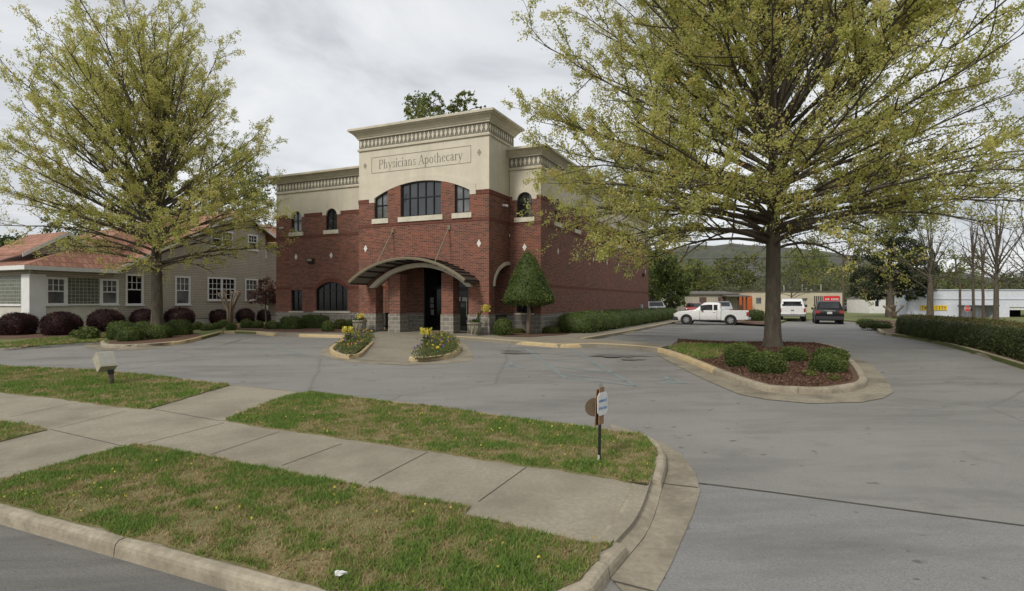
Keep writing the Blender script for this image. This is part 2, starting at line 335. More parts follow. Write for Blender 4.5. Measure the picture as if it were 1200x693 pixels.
# ------------------------------------------------------------------ ground
def px_path(pts, off=0.0): return [gp(x, y, off) for x, y in pts]
def dens(path, step=0.5, closed=False):
    """Catmull-Rom through the points"""
    P = [Vector((p[0], p[1])) for p in path]; out = []
    n = len(P)
    for i in range(n - 1):
        p0, p1, p2, p3 = P[max(i - 1, 0)], P[i], P[i + 1], P[min(i + 2, n - 1)]
        k = max(1, min(40, int((p2 - p1).length / step)))
        for j in range(k):
            t = j / k
            out.append(0.5 * ((2 * p1) + (p2 - p0) * t + (2 * p0 - 5 * p1 + 4 * p2 - p3) * t * t + (3 * p1 - p0 - 3 * p2 + p3) * t ** 3))
    out.append(P[-1]); return [(p.x, p.y) for p in out]
def offset(path, w):
    out = []; n = len(path)
    for i in range(n):
        a = Vector(path[max(i - 1, 0)]); b = Vector(path[min(i + 1, n - 1)]); d = (b - a).normalized()
        out.append((path[i][0] - d.y * w, path[i][1] + d.x * w))
    return out
def sheet(name, pts, off, mat, skirt=0.0, kind="structure", hfun=None, **tags):
    bm = bmesh.new()
    vs = [bm.verts.new((x, y, 0)) for x, y in pts]
    for t in tessellate_polygon([[Vector((x, y, 0)) for x, y in pts]]):
        try: bm.faces.new([vs[i] for i in t])
        except ValueError: pass
    for v0 in (LV0, LV1):
        x, y = to_xy(0, v0)
        bmesh.ops.bisect_plane(bm, geom=bm.verts[:] + bm.edges[:] + bm.faces[:], plane_co=(x, y, 0), plane_no=(TS, TC, 0))
    edges = [e for e in bm.edges if e.is_boundary]
    for v in bm.verts:
        v.co.z = gz(v.co.x, v.co.y) + (hfun(v.co.x, v.co.y) if hfun else off)
    if skirt:
        r = bmesh.ops.extrude_edge_only(bm, edges=edges)
        for g in r["geom"]:
            if isinstance(g, bmesh.types.BMVert): g.co.z -= skirt
    bmesh.ops.recalc_face_normals(bm, faces=bm.faces)
    me = bpy.data.meshes.new(name); bm.to_mesh(me); bm.free()
    if sum(p.normal.z * p.area for p in me.polygons) < 0: me.flip_normals()
    o = link_mesh(name, me, mat); tag(o, kind=kind)
    for k, v in tags.items(): o[k] = v
    return o
def kerb(name, path, w=0.16, h=0.15, mat=None, side=1, seg=3.0, seed=0, slump=None, prof=None):
    """path: foot of the outer face; the kerb lies on its left (side=1)"""
    P = dens(path, 0.2); mb = MB(); rr = random.Random(seed)
    pr = [(0.0, -0.06), (0.012, h * 0.55), (0.022, h - 0.028), (0.05, h - 0.004), (w - 0.03, h), (w, h - 0.012), (w, -0.06)]
    pr = prof or pr
    L = [0]
    for i in range(1, len(P)): L.append(L[-1] + math.dist(P[i], P[i - 1]))
    offs = [offset(P, side * d) for d, _ in pr]
    cur = []; nxt = seg
    def ring(i, t=0.0, j=0):
        q = []
        for k, (d, z) in enumerate(pr):
            x, y = offs[k][i]
            q.append((x, y, gz(x, y) + z * (slump(i / len(P)) if slump and z > 0 else 1) + (j if z > 0 else 0)))
        return q
    jit = 0
    for i in range(len(P)):
        cur.append(ring(i, 0, jit))
        if L[i] > nxt or i == len(P) - 1:
            if len(cur) > 1:
                a, b = cur[-2], cur[-1]
                if i < len(P) - 1: cur[-1] = [tuple(Vector(q).lerp(Vector(p), 0.05)) for p, q in zip(a, b)]
                mb.loft(cur)
            cur = [ring(i, 0, 0)]; jit = rr.uniform(-0.008, 0.006); nxt = L[i] + seg * rr.uniform(0.9, 1.1)
    o = mb.build(name, mat); tag(o, kind="structure"); return o
def strip(mb, a, b, w, off):
    (x0, y0), (x1, y1) = a, b; d = Vector((x1 - x0, y1 - y0)).normalized() * w / 2
    n = max(1, int(math.dist(a, b) / 1.5)); prev = None
    for i in range(n + 1):
        t = i / n; x, y = x0 + (x1 - x0) * t, y0 + (y1 - y0) * t
        p = [(x - d.y, y + d.x), (x + d.y, y - d.x)]
        q = [(X, Y, gz(X, Y) + off) for X, Y in p]
        if prev: mb.poly([prev[0], prev[1], q[1], q[0]])
        prev = q
def stripes(name, segs, w, off, mat, offp=0.0):
    mb = MB()
    for pl in segs:
        q = [gp(x, y, offp) for x, y in pl]
        for a, b in zip(q[:-1], q[1:]): strip(mb, a, b, w, off)
    o = mb.build(name, mat); return tag(o, kind="structure")

# the one big sheet: a coarse grid of ground that reaches the horizon
bmg = MB(); us = [-1500, -400, -120, -60, 0, 60, 120, 400, 1500]; vv_ = [-600, -100, -20, LV0, LV1, 60, 120, 400, 900, 2500]
for i in range(len(us) - 1):
    for j in range(len(vv_) - 1):
        q = [(us[i], vv_[j]), (us[i + 1], vv_[j]), (us[i + 1], vv_[j + 1]), (us[i], vv_[j + 1])]
        bmg.poly([(*to_xy(u, v), Lv(v) - 0.05) for u, v in q])
tag(bmg.build("ground", LAWN), kind="structure")
def uvrect(u0, u1, v0, v1): return [to_xy(u0, v0), to_xy(u1, v0), to_xy(u1, v1), to_xy(u0, v1)]
sheet("road", uvrect(-90, 90, -7.5, LV0), 0.0, STREET)
sheet("parking_lot", uvrect(-90, 62, LV0, 56), 0.0, LOT)
sheet("driveway_apron", [gp(830, 568.5), gp(1200, 617), to_xy(to_uv(*gp(1200, 617))[0] + 5, to_uv(*gp(1200, 617))[1] - 0.2), to_xy(11.5, LV0), to_xy(-0.4, LV0), gp(735, 690), gp(790, 650), gp(812, 600), gp(819, 572)], 0.004, APRON)
stripes("pavement_seam", [[(819, 567), (900, 577), (1000, 590.5), (1100, 604), (1200, 617), (1260, 624)]], 0.035, 0.009, JOINT)
# tar-filled seam edge with worn aggregate
# street kerb and the corner radius
k0 = [to_xy(-90, LV0), to_xy(-40, LV0), to_xy(-20, LV0), to_xy(-10, LV0), to_xy(-5, LV0), to_xy(-3.2, LV0), to_xy(-1.9, LV0 + 0.04)]
corner = px_path([(698, 706), (716, 679), (736, 655), (755, 632), (767, 607), (776, 574), (782, 553), (780, 538), (768, 524), (748, 513), (722, 504)])
kouter = dens(k0[3:] + corner, 0.25)
kinner = offset(kouter, 0.12)
KA = k0[:4] + corner[:0]
def near(pxy): q = Vector(gp(*pxy)); return min(range(len(kouter)), key=lambda i: (Vector(kouter[i]) - q).length)
ka_, kb_ = near((738, 653)), near((775, 576))
kerb("street_kerb", k0[:4] + kouter[1:ka_ + 1], w=0.14, h=0.135, mat=KERB, side=1, seg=2.4, seed=3, slump=lambda t: 1 - 0.22 * max(0, (t - 0.985) / 0.015))
kerb("dropped_kerb", kouter[ka_:kb_ + 1], mat=KERB, side=1, seg=1.3, seed=4, prof=[(0.0, -0.06), (0.004, 0.022), (0.10, 0.062), (0.22, 0.112), (0.30, 0.130), (0.31, -0.06)])
kerb("street_kerb", kouter[kb_:], w=0.14, h=0.135, mat=KERB, side=1, seg=2.4, seed=3, slump=lambda t: min(1 - 0.22 * max(0, (0.1 - t) / 0.1), 1 - 0.8 * max(0, (t - 0.6) / 0.4)))
back = px_path([(700, 500.5), (600, 488.5), (515, 476), (450, 469), (400, 462.5), (355, 459.5), (300, 454), (270, 450.5), (225, 445), (165, 438), (112, 433), (42, 430), (0, 428)], 0.12)
bu, bv = to_uv(*back[-1])
far_left = [to_xy(bu - 12, bv + 0.2), to_xy(-90, bv + 0.2)]
slab = [to_xy(-90, LV0 + 0.12)] + kinner + [gp(716, 503, .12)] + back + far_left
sheet("sidewalk", slab, 0.122, CONC, skirt=0.2)
gut_out = px_path([(716, 501), (742, 511), (775, 518), (800, 535), (815, 556), (820.5, 577), (812, 604), (799, 634), (786, 664), (770, 693), (752, 720)])
sheet("corner_gutter", corner[1:] + gut_out, 0.012, GUT)
stripes("gutter_joints", [[(775, 568), (818, 573)], [(718, 683), (768, 696)]], 0.02, 0.017, JOINT)
# sidewalk joints
stripes("sidewalk_joints", [[(167, 520.5), (262, 496)], [(247, 533), (328, 506)], [(330, 546), (400, 520.5)], [(432, 566), (501.5, 530)],
        [(561, 588), (616.6, 548)], [(67.6, 501.5), (148, 482)], [(12.7, 489), (80, 474)], [(59, 503.6), (144, 523)], [(182, 480), (254, 493), (268, 493)],
        [(268, 451.5), (356, 460)]], 0.012, 0.127, JOINT, 0.122)
# grass patches
def rag(pts, off=0.14, amp=0.035, step=0.12, seed=0):
    """world outline of a grass patch with a ragged edge"""
    rr = random.Random(seed); P = px_path(pts, off); P.append(P[0]); out = []
    for a, b in zip(P[:-1], P[1:]):
        n = max(1, int(math.dist(a, b) / step)); n = min(n, 120)
        for i in range(n):
            t = i / n; out.append((a[0] + (b[0] - a[0]) * t + rr.uniform(-amp, amp), a[1] + (b[1] - a[1]) * t + rr.uniform(-amp, amp)))
    return out
kin = lambda a, b: [tuple(p) for p in kinner]
kv = LV0 + 0.13
p3 = px_path([(719, 638), (671, 632.5), (611.5, 618), (546, 603), (548, 593), (463, 578), (400, 565), (321, 550), (254, 537), (205, 528), (162, 520), (120, 530), (55, 548), (0, 563)], 0.14)
u_l, v_l = to_uv(*p3[-1])
p3 = p3 + [to_xy(u_l - 2.2, v_l - 0.55), to_xy(u_l - 2.6, kv + 0.02)]
kin_px = [p for p in offset(kouter, 0.14)]
# kerb inner line from the left up to the sidewalk corner
tgt = Vector(gp(722, 640, .14)); ki = min(range(len(kin_px)), key=lambda i: (Vector(kin_px[i]) - tgt).length)
ks = [p for p in kin_px[:ki + 1] if to_uv(*p)[0] > u_l - 2.0]
P3 = p3 + [to_xy(u_l - 1.9, kv + 0.02)] + ks
def ragw(P, amp=0.03, step=0.13, seed=0):
    rr = random.Random(seed); P = list(P) + [P[0]]; out = []
    for a, b in zip(P[:-1], P[1:]):
        n = max(1, min(200, int(math.dist(a, b) / step)))
        for i in range(n):
            t = i / n; out.append((a[0] + (b[0] - a[0]) * t + rr.uniform(-amp, amp), a[1] + (b[1] - a[1]) * t + rr.uniform(-amp, amp)))
    return out
tgt2 = Vector(gp(759, 566, .14)); kj = min(range(len(kin_px)), key=lambda i: (Vector(kin_px[i]) - tgt2).length)
P2 = px_path([(759, 566.5), (734, 563), (664, 551.5), (600, 542.5), (515, 530), (440, 519), (375, 509), (300, 499), (265, 492), (300, 477), (335, 464), (365, 459), (400, 463.5), (450, 470), (515, 477), (600, 489.5), (700, 502), (716, 505)], 0.14) + [p for p in reversed(kin_px[kj:-3])]
P1 = px_path([(175, 479), (130, 475.5), (75, 467.5), (0, 459.5), (-60, 453), (-160, 440), (-160, 423), (-60, 427), (0, 429), (42, 431), (112, 434), (165, 439), (225, 446), (269, 451)], 0.14)
P0 = px_path([(57, 503), (25, 496.5), (0, 494), (-40, 489), (-120, 478), (-160, 500), (-40, 527), (0, 516.5)], 0.14)
PATCH = [ragw(P3, 0.03, 0.13, 1), ragw(P2, 0.025, 0.13, 2), ragw(P1, 0.03, 0.2, 3), ragw(P0, 0.02, 0.2, 4)]
for i, P in enumerate(PATCH): sheet("grass_verge", P, 0.14 + 0.0005 * i, TURF, skirt=0.03)

# raised pad in front of and around the pharmacy
padk_l = [(300, 391), (320, 394), (350, 394.7), (406, 396.2)]
padk_r = [(529, 398), (565, 400.5), (600, 403.5), (655, 407.8), (700, 407.3), (750, 410.5), (770, 413)]
isl_front = [(770, 413), (795, 421), (820, 431.5), (835, 438.5), (870, 452), (900, 460.5), (922, 462), (950, 463), (975, 462.5), (1000, 459), (1013, 455.5), (1017.5, 451), (1014, 443), (1007, 433), (999, 424)]
isl_back = [(992, 414), (960, 406), (900, 404), (852, 404), (800, 401)]
kr2 = [(684, 400.5), (700, 397.5), (725, 393), (750, 388), (775, 382.5), (790, 379.5), (796, 378)]
PO = 0.13
pad = px_path(padk_l) + px_path([(440, 396)]) + px_path([(525, 398)]) + px_path(padk_r) + px_path([(784, 409), (715, 402), (684, 400.5)]) + px_path(kr2[1:])
ue, ve = to_uv(*gp(796, 378))
pad += [to_xy(ue + 0.3, VC + 29.5), to_xy(UC - 16, VC + 29.5), to_xy(UC - 16, VC + 3)]
pad = [(p[0], p[1]) for p in pad]
sheet("entry_pavement", pad, PO, WALK, skirt=0.2)
# walk between the planters slopes down to the lot
bm_ = MB(); A, Bq = gp(418, 422), gp(478, 425.5); C_, D_ = gp(526, 396.5, PO), gp(436, 395, PO)
n_ = 10; pr_ = None
for i in range(n_ + 1):
    t = i / n_; l = (A[0] + (D_[0] - A[0]) * t, A[1] + (D_[1] - A[1]) * t); r_ = (Bq[0] + (C_[0] - Bq[0]) * t, Bq[1] + (C_[1] - Bq[1]) * t)
    h = 0.012 + (PO + 0.004 - 0.012) * t
    q = [(l[0], l[1], gz(*l) + h), (r_[0], r_[1], gz(*r_) + h)]
    if pr_: bm_.poly([pr_[0], pr_[1], q[1], q[0]])
    pr_ = q
tag(bm_.build("entry_walk", WALK), kind="structure")
sheet("planter_gutter", px_path([(375, 416), (378, 410), (388, 404), (399, 397), (410, 396), (400, 412), (412, 420.5), (478, 424), (530, 418), (541, 408), (527, 398), (545, 401.5), (556, 419), (552, 423), (525, 426.5), (480, 428.5), (417, 426), (390, 421)]), 0.006, GUT)
kerb("yellow_kerb", px_path([(406, 396.6), (350, 395.2)]), mat=YKERB, side=-1, h=0.14, w=0.2, seed=5)
kerb("yellow_kerb", px_path([(321, 394.4), (300, 392), (281, 391.2), (262, 391.5)]), mat=YKERB, side=-1, h=0.14, w=0.2, seed=6)
kerb("yellow_kerb", px_path(padk_r + isl_front[1:4]), mat=YKERB, side=1, h=0.145, w=0.2, seed=7)
kerb("island_kerb", px_path(isl_front[3:] + isl_back[:2]), mat=KERB, side=1, h=0.15, w=0.18, seed=8)
kerb("yellow_kerb", px_path(kr2), mat=YKERB, side=1, h=0.14, w=0.2, seed=9)
isl = dens(px_path([(783, 408)] + isl_front[1:] + isl_back), 0.6)
def mound(c, rx, h):
    return lambda x, y: 0.12 + h * max(0.0, 1 - ((x - c[0]) ** 2 + (y - c[1]) ** 2) / rx ** 2)
sheet("island_bed", offset(isl, 0.12), 0.12, MULCH)
sheet("island_gutter", px_path([(770, 416), (795, 430), (825, 445), (867, 463), (900, 469), (950, 473.5), (1010, 472), (1036, 467), (1047, 460), (1041, 448), (1022, 428), (1003, 419), (999, 424), (1015, 445), (1017, 451), (1000, 459), (975, 462), (922, 461), (870, 451), (820, 431), (795, 420), (774, 413)]), 0.012, GUT)
sheet("island_turf", ragw(px_path([(783, 408), (800, 415), (822, 422), (838, 420), (860, 412), (856, 405), (800, 402)], 0.13), 0.05, 0.3, 5), 0.135, LAWN)

# left lawn with the tree island
lawn_k = [(0, 408.7), (50, 405.3), (100, 401.5), (124, 400.5), (117, 405), (128, 407.8), (150, 408), (190, 405.5), (212, 403.5), (237.5, 398), (262.5, 391.2), (281, 391.2), (300, 392)]
lk = px_path(lawn_k); lu, lv = to_uv(*lk[0])
lawn = [to_xy(lu - 60, lv + 0.5)] + lk + [to_xy(UC - 16, VC + 2.8), to_xy(UC - 16.0, VC + 45), to_xy(-120, VC + 45)]
sheet("front_lawn", lawn, 0.12, LAWN, skirt=0.18)
kerb("lawn_kerb", [to_xy(lu - 40, lv + 0.4), to_xy(lu - 10, lv + 0.1)] + lk[:4], mat=KERB, side=1, h=0.14, w=0.16, seed=10)
kerb("island_kerb", px_path([(122, 401.2), (117, 404), (120, 407), (128, 408), (150, 408.2), (170, 407.2), (190, 405.7)]), mat=KERB, side=1, h=0.15, w=0.17, seed=11)
kerb("yellow_kerb", px_path([(190, 405.7), (212, 403.7), (225, 401.2), (237.5, 398), (250, 394.5), (262, 391.5)]), mat=YKERB, side=1, h=0.15, w=0.17, seed=12)
sheet("island_gutter", px_path([(98, 403), (100, 408), (125, 411), (155, 410.5), (190, 408), (190, 405), (150, 407.8), (120, 406), (118, 402)]), 0.01, GUT)
sheet("mulch_bed", ragw(px_path([(126, 401.5), (126, 404), (150, 404.6), (190, 402.4), (220, 398.8), (236, 394), (232, 391), (222, 389), (180, 386), (140, 392)], 0.13), 0.06, 0.4, 6), 0.128, MULCH)
sheet("mulch_bed", ragw(px_path([(0, 397.5), (60, 395.5), (125, 392), (125, 388), (60, 389), (0, 388), (-60, 388), (-60, 399)], 0.13), 0.15, 0.6, 7), 0.127, MULCH)
sheet("mulch_bed", ragw(px_path([(250, 383), (300, 387.5), (350, 389.6), (400, 390), (412, 388), (412, 381), (330, 380), (270, 379)], 0.14), 0.05, 0.3, 8), 0.140, MULCH)
sheet("mulch_bed", ragw(px_path([(570, 390), (590, 394.5), (620, 395.2), (660, 392.5), (682, 388), (705, 385.5), (740, 380.8), (779, 376.5), (770, 372), (690, 378), (640, 382), (600, 386)], 0.14), 0.05, 0.3, 9), 0.142, MULCH)
# right side and the far side of the lot
rk = [(1225, 440), (1200, 433.5), (1170, 424), (1140, 415), (1115, 407.5), (1090, 401.5), (1070, 397.5), (1050, 394.8), (1036, 393.2), (1029, 391), (1028, 388.5), (1022, 384.5), (1014, 381), (1005, 378), (990, 376.8)]
rkp = px_path(rk); ru, rv = to_uv(*rkp[0])
kerb("hedge_kerb", [to_xy(ru + 0.2, rv - 9), to_xy(ru + 0.1, rv - 3)] + rkp, mat=KERB, side=-1, h=0.14, w=0.16, seed=13)
rest = px_path([(990, 376.8), (960, 376), (925, 376), (912, 380.2), (900, 381.2), (870, 380.2), (850, 377.2), (830, 376.4), (810, 375), (790, 374.5), (770, 373.5), (765, 372)])
mid = [to_xy(UC + 3.5, VC + 75), to_xy(-100, VC + 75), to_xy(-140, 430), to_xy(500, 430), to_xy(500, rv - 9)]
sheet("far_lawn", [to_xy(ru + 0.2, rv - 9), to_xy(ru + 0.1, rv - 3)] + rkp + rest[1:] + mid, 0.12, LAWN, skirt=0.15)
kerb("lot_kerb", rest, mat=KERB, side=-1, h=0.13, w=0.16, seed=14)
hk = offset(dens(rkp[:9], 0.5), -0.13)
sheet("mulch_bed", ragw(hk + [gp(1034, 386, .12), gp(1060, 385, .12), to_xy(to_uv(*rkp[3])[0] + 3.2, to_uv(*rkp[3])[1] + 1), to_xy(to_uv(*hk[0])[0] + 3, to_uv(*hk[0])[1])], 0.02, 0.4, 10), 0.127, MULCH)
sheet("mulch_bed", ragw(px_path([(1027, 386), (1020, 382.5), (1010, 378.8), (1003, 376), (1010, 374), (1040, 375), (1060, 378), (1050, 384)], 0.12), 0.1, 0.8, 11), 0.127, MULCH)
sheet("mulch_bed", ragw(px_path([(908, 379.8), (900, 380.8), (872, 379.8), (852, 376.8), (800, 374.5), (800, 373.3), (860, 375), (905, 377.5)], 0.12), 0.1, 0.8, 12), 0.127, MULCH)

# paint and dark blotches on the lot
stripes("blue_bay_lines", [[(616, 408.5), (640, 426), (664, 444.5)], [(671, 411.5), (708, 432), (745, 452.5)], [(664, 444), (705, 447.5), (745, 452.5)],
        [(628, 414), (683, 417.5)], [(637, 421), (700, 427)], [(648, 430), (722, 438)], [(657, 438), (735, 447)]], 0.10, 0.005, BLUEP)
stripes("blue_bay_symbols", [[(588, 430.5), (603, 428.5), (612, 432)], [(598, 425), (600, 431)], [(585, 434), (606, 433.5)], [(775, 446), (790, 444.5), (800, 449)], [(770, 450), (806, 449)], [(780, 441), (784, 448)],
        [(318, 413), (346, 411.5), (352, 415)], [(322, 416), (352, 414.5)], [(334, 410), (340, 415)]], 0.11, 0.005, BLUEP)
stripes("blue_bay_edge_lines", [[(302, 413.5), (318, 408), (334, 402)], [(256, 406), (275, 400.5), (296, 394.5)], [(233, 410), (262, 404), (284, 398)]], 0.10, 0.005, BLUEP)
ru_, rv_ = UC + 5.0, VC
segs = MB(); st = MB()
for k in range(8):
    v = VC + 3.4 + k * 2.75; u0 = to_uv(*gp(705 + k * 1, 397))[0]
    u0 = UC + 4.35 + 0.05 * k
    strip(segs, to_xy(u0, v), to_xy(u0 + 5.0, v + 0.2), 0.1, 0.005)
    rr = random.Random(k)
    c = (u0 + 1.4, v + 1.35); pts = []
    for q in range(22):
        a = 2 * math.pi * q / 22; r = rr.uniform(0.8, 1.15); pts.append(to_xy(c[0] + 1.25 * r * math.cos(a) + 0.3, c[1] + 0.45 * r * math.sin(a)))
    st.poly([(x, y, gz(x, y) + 0.006) for x, y in pts])
tag(segs.build("bay_lines", WHITEP), kind="structure")
for px, py, rx, ry in ((612, 414, 0.75, 0.35), (730, 417, 1.0, 0.55), (743, 421.5, 0.5, 0.3), (603, 411.5, 0.5, 0.2)):
    x, y = gp(px, py); rr = random.Random(int(px)); n = st.vs([(x + rx * math.cos(q / 26 * 6.283) * rr.uniform(0.6, 1.25), y + ry * math.sin(q / 26 * 6.283) * rr.uniform(0.6, 1.25), gz(x, y) + 0.007) for q in range(26)])
    cidx = st.vs([(x, y, gz(x, y) + 0.007)])
    for q in range(26): st.f((n + q, n + (q + 1) % 26, cidx))
tag(st.build("dark_blotches", BLOTCH), kind="structure")  # flat dark ragged patches laid between the bay lines and near the walk
# ------------------------------------------------------------------ wall-plane helpers
def arc(cx, half, zs, rise, n=16):
    """left foot to right foot over the crown"""
    Rr = (half * half + rise * rise) / (2 * rise); a0 = math.asin(min(1, half / Rr));
    if rise > half * 0.999: a0 = math.pi / 2
    return [(cx + Rr * math.sin(a), zs + rise - Rr + Rr * math.cos(a)) for a in [-a0 + 2 * a0 * i / n for i in range(n + 1)]]
def arcz(x, cx, half, zs, rise):
    Rr = (half * half + rise * rise) / (2 * rise); return zs + rise - Rr + math.sqrt(max(0, Rr * Rr - (x - cx) ** 2))
def front_T(y0, zb, s=1): return lambda a, d, z: (a, y0 + s * d, z - zb)
def right_T(x0, zb): return lambda a, d, z: (x0 - d, a, z - zb)
def left_T(x0, zb): return lambda a, d, z: (x0 + d, a, z - zb)
def window(parent, T, x0, x1, z0, top, cols=2, bars=(), fr=0.06, depth=0.14, mat=None, glass=None, cz=None, mull=0.045, label=None, sub=None):
    """top: list of (x,z) from left to right; cz(x): height of the top at x; bars: heights of the horizontal bars"""
    mb = MB(T); outer = [(x0, z0), (x1, z0)] + list(reversed(top))
    cx, cy = (x0 + x1) / 2, (z0 + max(p[1] for p in top)) / 2
    hx, hy = (x1 - x0) / 2, max(p[1] for p in top) - cy
    inner = [(cx + (p[0] - cx) * (1 - fr / hx), cy + (p[1] - cy) * (1 - fr / hy)) for p in outer]
    mb.plate(outer, [inner], depth - 0.05, depth + 0.03)
    cz = cz or (lambda x: top[0][1])
    for i in range(1, cols):
        x = x0 + (x1 - x0) * i / cols; mb.box(x - mull / 2, x + mull / 2, depth - 0.045, depth + 0.015, z0 + fr * 0.9, cz(x) - fr * 0.9)
    for b in bars:
        e = fr * 0.9; mb.box(x0 + e, x1 - e, depth - 0.042, depth + 0.012, b - mull / 2, b + mull / 2)
    w = mb.build("window", mat or BLACKF, parent)
    if label: w["label"] = label
    g = MB(T).plate(inner, [], depth + 0.002, depth + 0.01); g.build("pane", glass or GLASS, w)
    return w
def diamond(mb, x, z, w, h, d0, d1):
    mb.plate([(x - w / 2, z), (x, z - h / 2), (x + w / 2, z), (x, z + h / 2)], [], d0, d1)
def rect(x0, x1, z0, z1): return [(x0, z0), (x1, z0), (x1, z1), (x0, z1)]

# ------------------------------------------------------------------ the pharmacy
ZB = 0.76
px_, py_ = BXY(0, 0)
PH = thing("pharmacy_building", "two storey red brick and cream stucco pharmacy with arched metal entrance canopy", "building", (px_, py_, ZB), -TH)
W, T2, XL, XR, VB = 7.31, 2.23, -15.25, 1.64, 28.3
FT, WT, RT = front_T(0, ZB), front_T(T2, ZB), right_T(XR, ZB)
TR, TLf = right_T(0, ZB), left_T(-W, ZB)
AC = -3.665
az_ = lambda x: arcz(x, AC, 2.665, 7.42, 0.64)
def seg_arc(xa, xb, n=6): return [(xa + (xb - xa) * i / n, az_(xa + (xb - xa) * i / n)) for i in range(n + 1)]
w1, w2, w3 = (-6.34, -5.55), (-4.79, -2.52), (-1.78, -0.99)
inner_arc = arc(AC, 2.615, 3.0, 0.95, 20)
top_path = [(-W, 7.38), (-6.68, 7.38), (-6.68, 7.19), (w1[0], 7.19), (w1[0], 6.38), (w1[1], 6.38)] + seg_arc(w1[1], w2[0]) + [(w2[0], 6.38), (w2[1], 6.38)] + seg_arc(w2[1], w3[0]) + [(w3[0], 6.38), (w3[1], 6.38), (w3[1], 7.19), (-0.66, 7.19), (-0.66, 7.38), (0, 7.38)]
front_outline = [(-W, 1.7), (-6.28, 1.7)] + inner_arc + [(-1.05, 1.7), (0, 1.7)] + list(reversed(top_path))
b = MB(FT); b.plate(front_outline, [], 0, 0.3)
# side walls of the tower with the half-arched openings of the porch
qa = [(0.57 + 1.76 * (1 - math.cos(a)), 3.0 + 1.07 * math.sin(a)) for a in [math.pi / 2 * i / 10 for i in range(11)]]
side = [(0.3, 1.7), (0.57, 1.7)] + [p for p in qa if p[0] < T2] + [(T2, 4.07), (T2, 7.38), (0.3, 7.38)]
b.T = TR; b.plate(side, [], 0, 0.3)
b.T = TLf; b.plate(side, [], 0, 0.3)
b.build("entrance_tower_wall", BR, PH)
# piers
for xa in (-5.47, -2.50):
    p = MB(FT); p.box(xa, xa + 0.63, 0.02, 0.6, 1.7, arcz(xa + 0.31, AC, 2.615, 3.0, 0.95) - 0.03); pr_o = p.build("pier", BR, PH)
    p = MB(FT); p.box(xa - 0.03, xa + 0.66, -0.02, 0.64, 0.72, 1.7); p.build("stone_base", CMU, pr_o)
MB(FT).box(-6.9, -6.28, 0.301, 0.62, 1.7, 3.1).build("pier", BR, PH); MB(FT).box(-1.05, -0.31, 0.301, 0.55, 1.7, 3.1).build("pier", BR, PH)
MB(FT).box(-W - 0.03, -6.25, -0.03, 0.64, 0.7, 1.7).build("stone_base", CMU, PH); MB(FT).box(-1.08, 0.03, -0.03, 0.6, 0.7, 1.7).build("stone_base", CMU, PH)
# stucco of the tower
st_out = list(top_path[:3]) + [(w1[0], 7.19), (w1[0], az_(w1[0]))] + seg_arc(w1[0], w3[1], 24) + [(w3[1], 7.19)] + top_path[-3:] + [(0, 9.80), (-W, 9.80)]
s_ = MB(FT); s_.plate(st_out, [], 0.02, 0.3)
s_.T = TR; s_.plate(rect(0.3, T2 + 0.7, 7.38, 9.80), [], 0.02, 0.3); s_.T = TLf; s_.plate(rect(0.3, T2 + 0.7, 7.38, 9.80), [], 0.02, 0.3)
s_.T = FT; s_.box(-W + 0.3, -0.3, T2 + 0.4, T2 + 0.7, 7.38, 9.8)
s_.build("stucco_wall", STUCCO, PH)
# raised band over the window arch
oa = [(AC + (p[0] - AC) * 1.115, p[1] + 0.27) for p in seg_arc(w1[0], w3[1], 24)]
bnd = [(w1[0] - 0.002, 7.2)] + seg_arc(w1[0], w3[1], 24) + [(w3[1] + 0.002, 7.2), (-0.67, 7.2)] + list(reversed(oa)) + [(-6.67, 7.2)]
bb = MB(FT); bb.plate(bnd, [], -0.012, 0.02); bb.build("arch_moulding", STUCCO, PH)
def cornice(x0, x1, y0, y1, z0, zf, zt, name, pr=0.4, back=True, parent=None):
    """band, frieze and stepped cornice round a rectangle"""
    mb = MB(lambda a, d, z: (a, d, z - ZB))
    def ring(o, z): return [(x0 - o, y0 - o, z), (x1 + o, y0 - o, z), (x1 + o, y1 + o, z), (x0 - o, y1 + o, z)]
    h = zt - zf
    mb.loft([ring(0.0, z0), ring(0.05, z0 + 0.02), ring(0.05, z0 + 0.10), ring(0.02, z0 + 0.135), ring(0.0, z0 + 0.15)], cap=True)
    mb.loft([ring(0.0, zf), ring(0.06, zf + 0.01), ring(0.06, zf + 0.07), ring(0.09, zf + 0.09), ring(0.12, zf + 0.15), ring(0.2, zf + 0.24), ring(0.23, zf + 0.26), ring(0.23, zf + 0.29), ring(0.3, zf + 0.31), ring(pr - 0.05, zt - 0.13), ring(pr, zt - 0.12), ring(pr, zt - 0.02), ring(pr - 0.02, zt)], cap=True)
    o = mb.build(name, TRIM, parent or PH)
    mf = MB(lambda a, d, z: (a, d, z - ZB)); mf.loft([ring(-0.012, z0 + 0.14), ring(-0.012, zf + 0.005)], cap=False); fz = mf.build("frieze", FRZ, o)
    md = MB(); zc, hh = (z0 + 0.15 + zf) / 2, (zf - z0 - 0.15) * 0.86
    def row(T, a0, a1):
        n = int(round((a1 - a0) / 0.236)); sp = (a1 - a0) / n; md.T = T
        for i in range(n): diamond(md, a0 + sp * (i + 0.5), zc, sp * 0.66, hh, -0.02, 0.015)
    row(front_T(y0, ZB), x0 + 0.02, x1 - 0.02); row(right_T(x1, ZB), y0 + 0.02, min(y1, y0 + 30) - 0.02)
    md.build("frieze_diamonds", LIME, fz)
    return o
cornice(-W, 0, 0, T2 + 0.55, 9.80, 10.40, 10.90, "tower_cornice")
cornice(XL, -W - 0.0, T2, T2 + 0.5, 8.63, 9.24, 9.68, "wing_cornice")
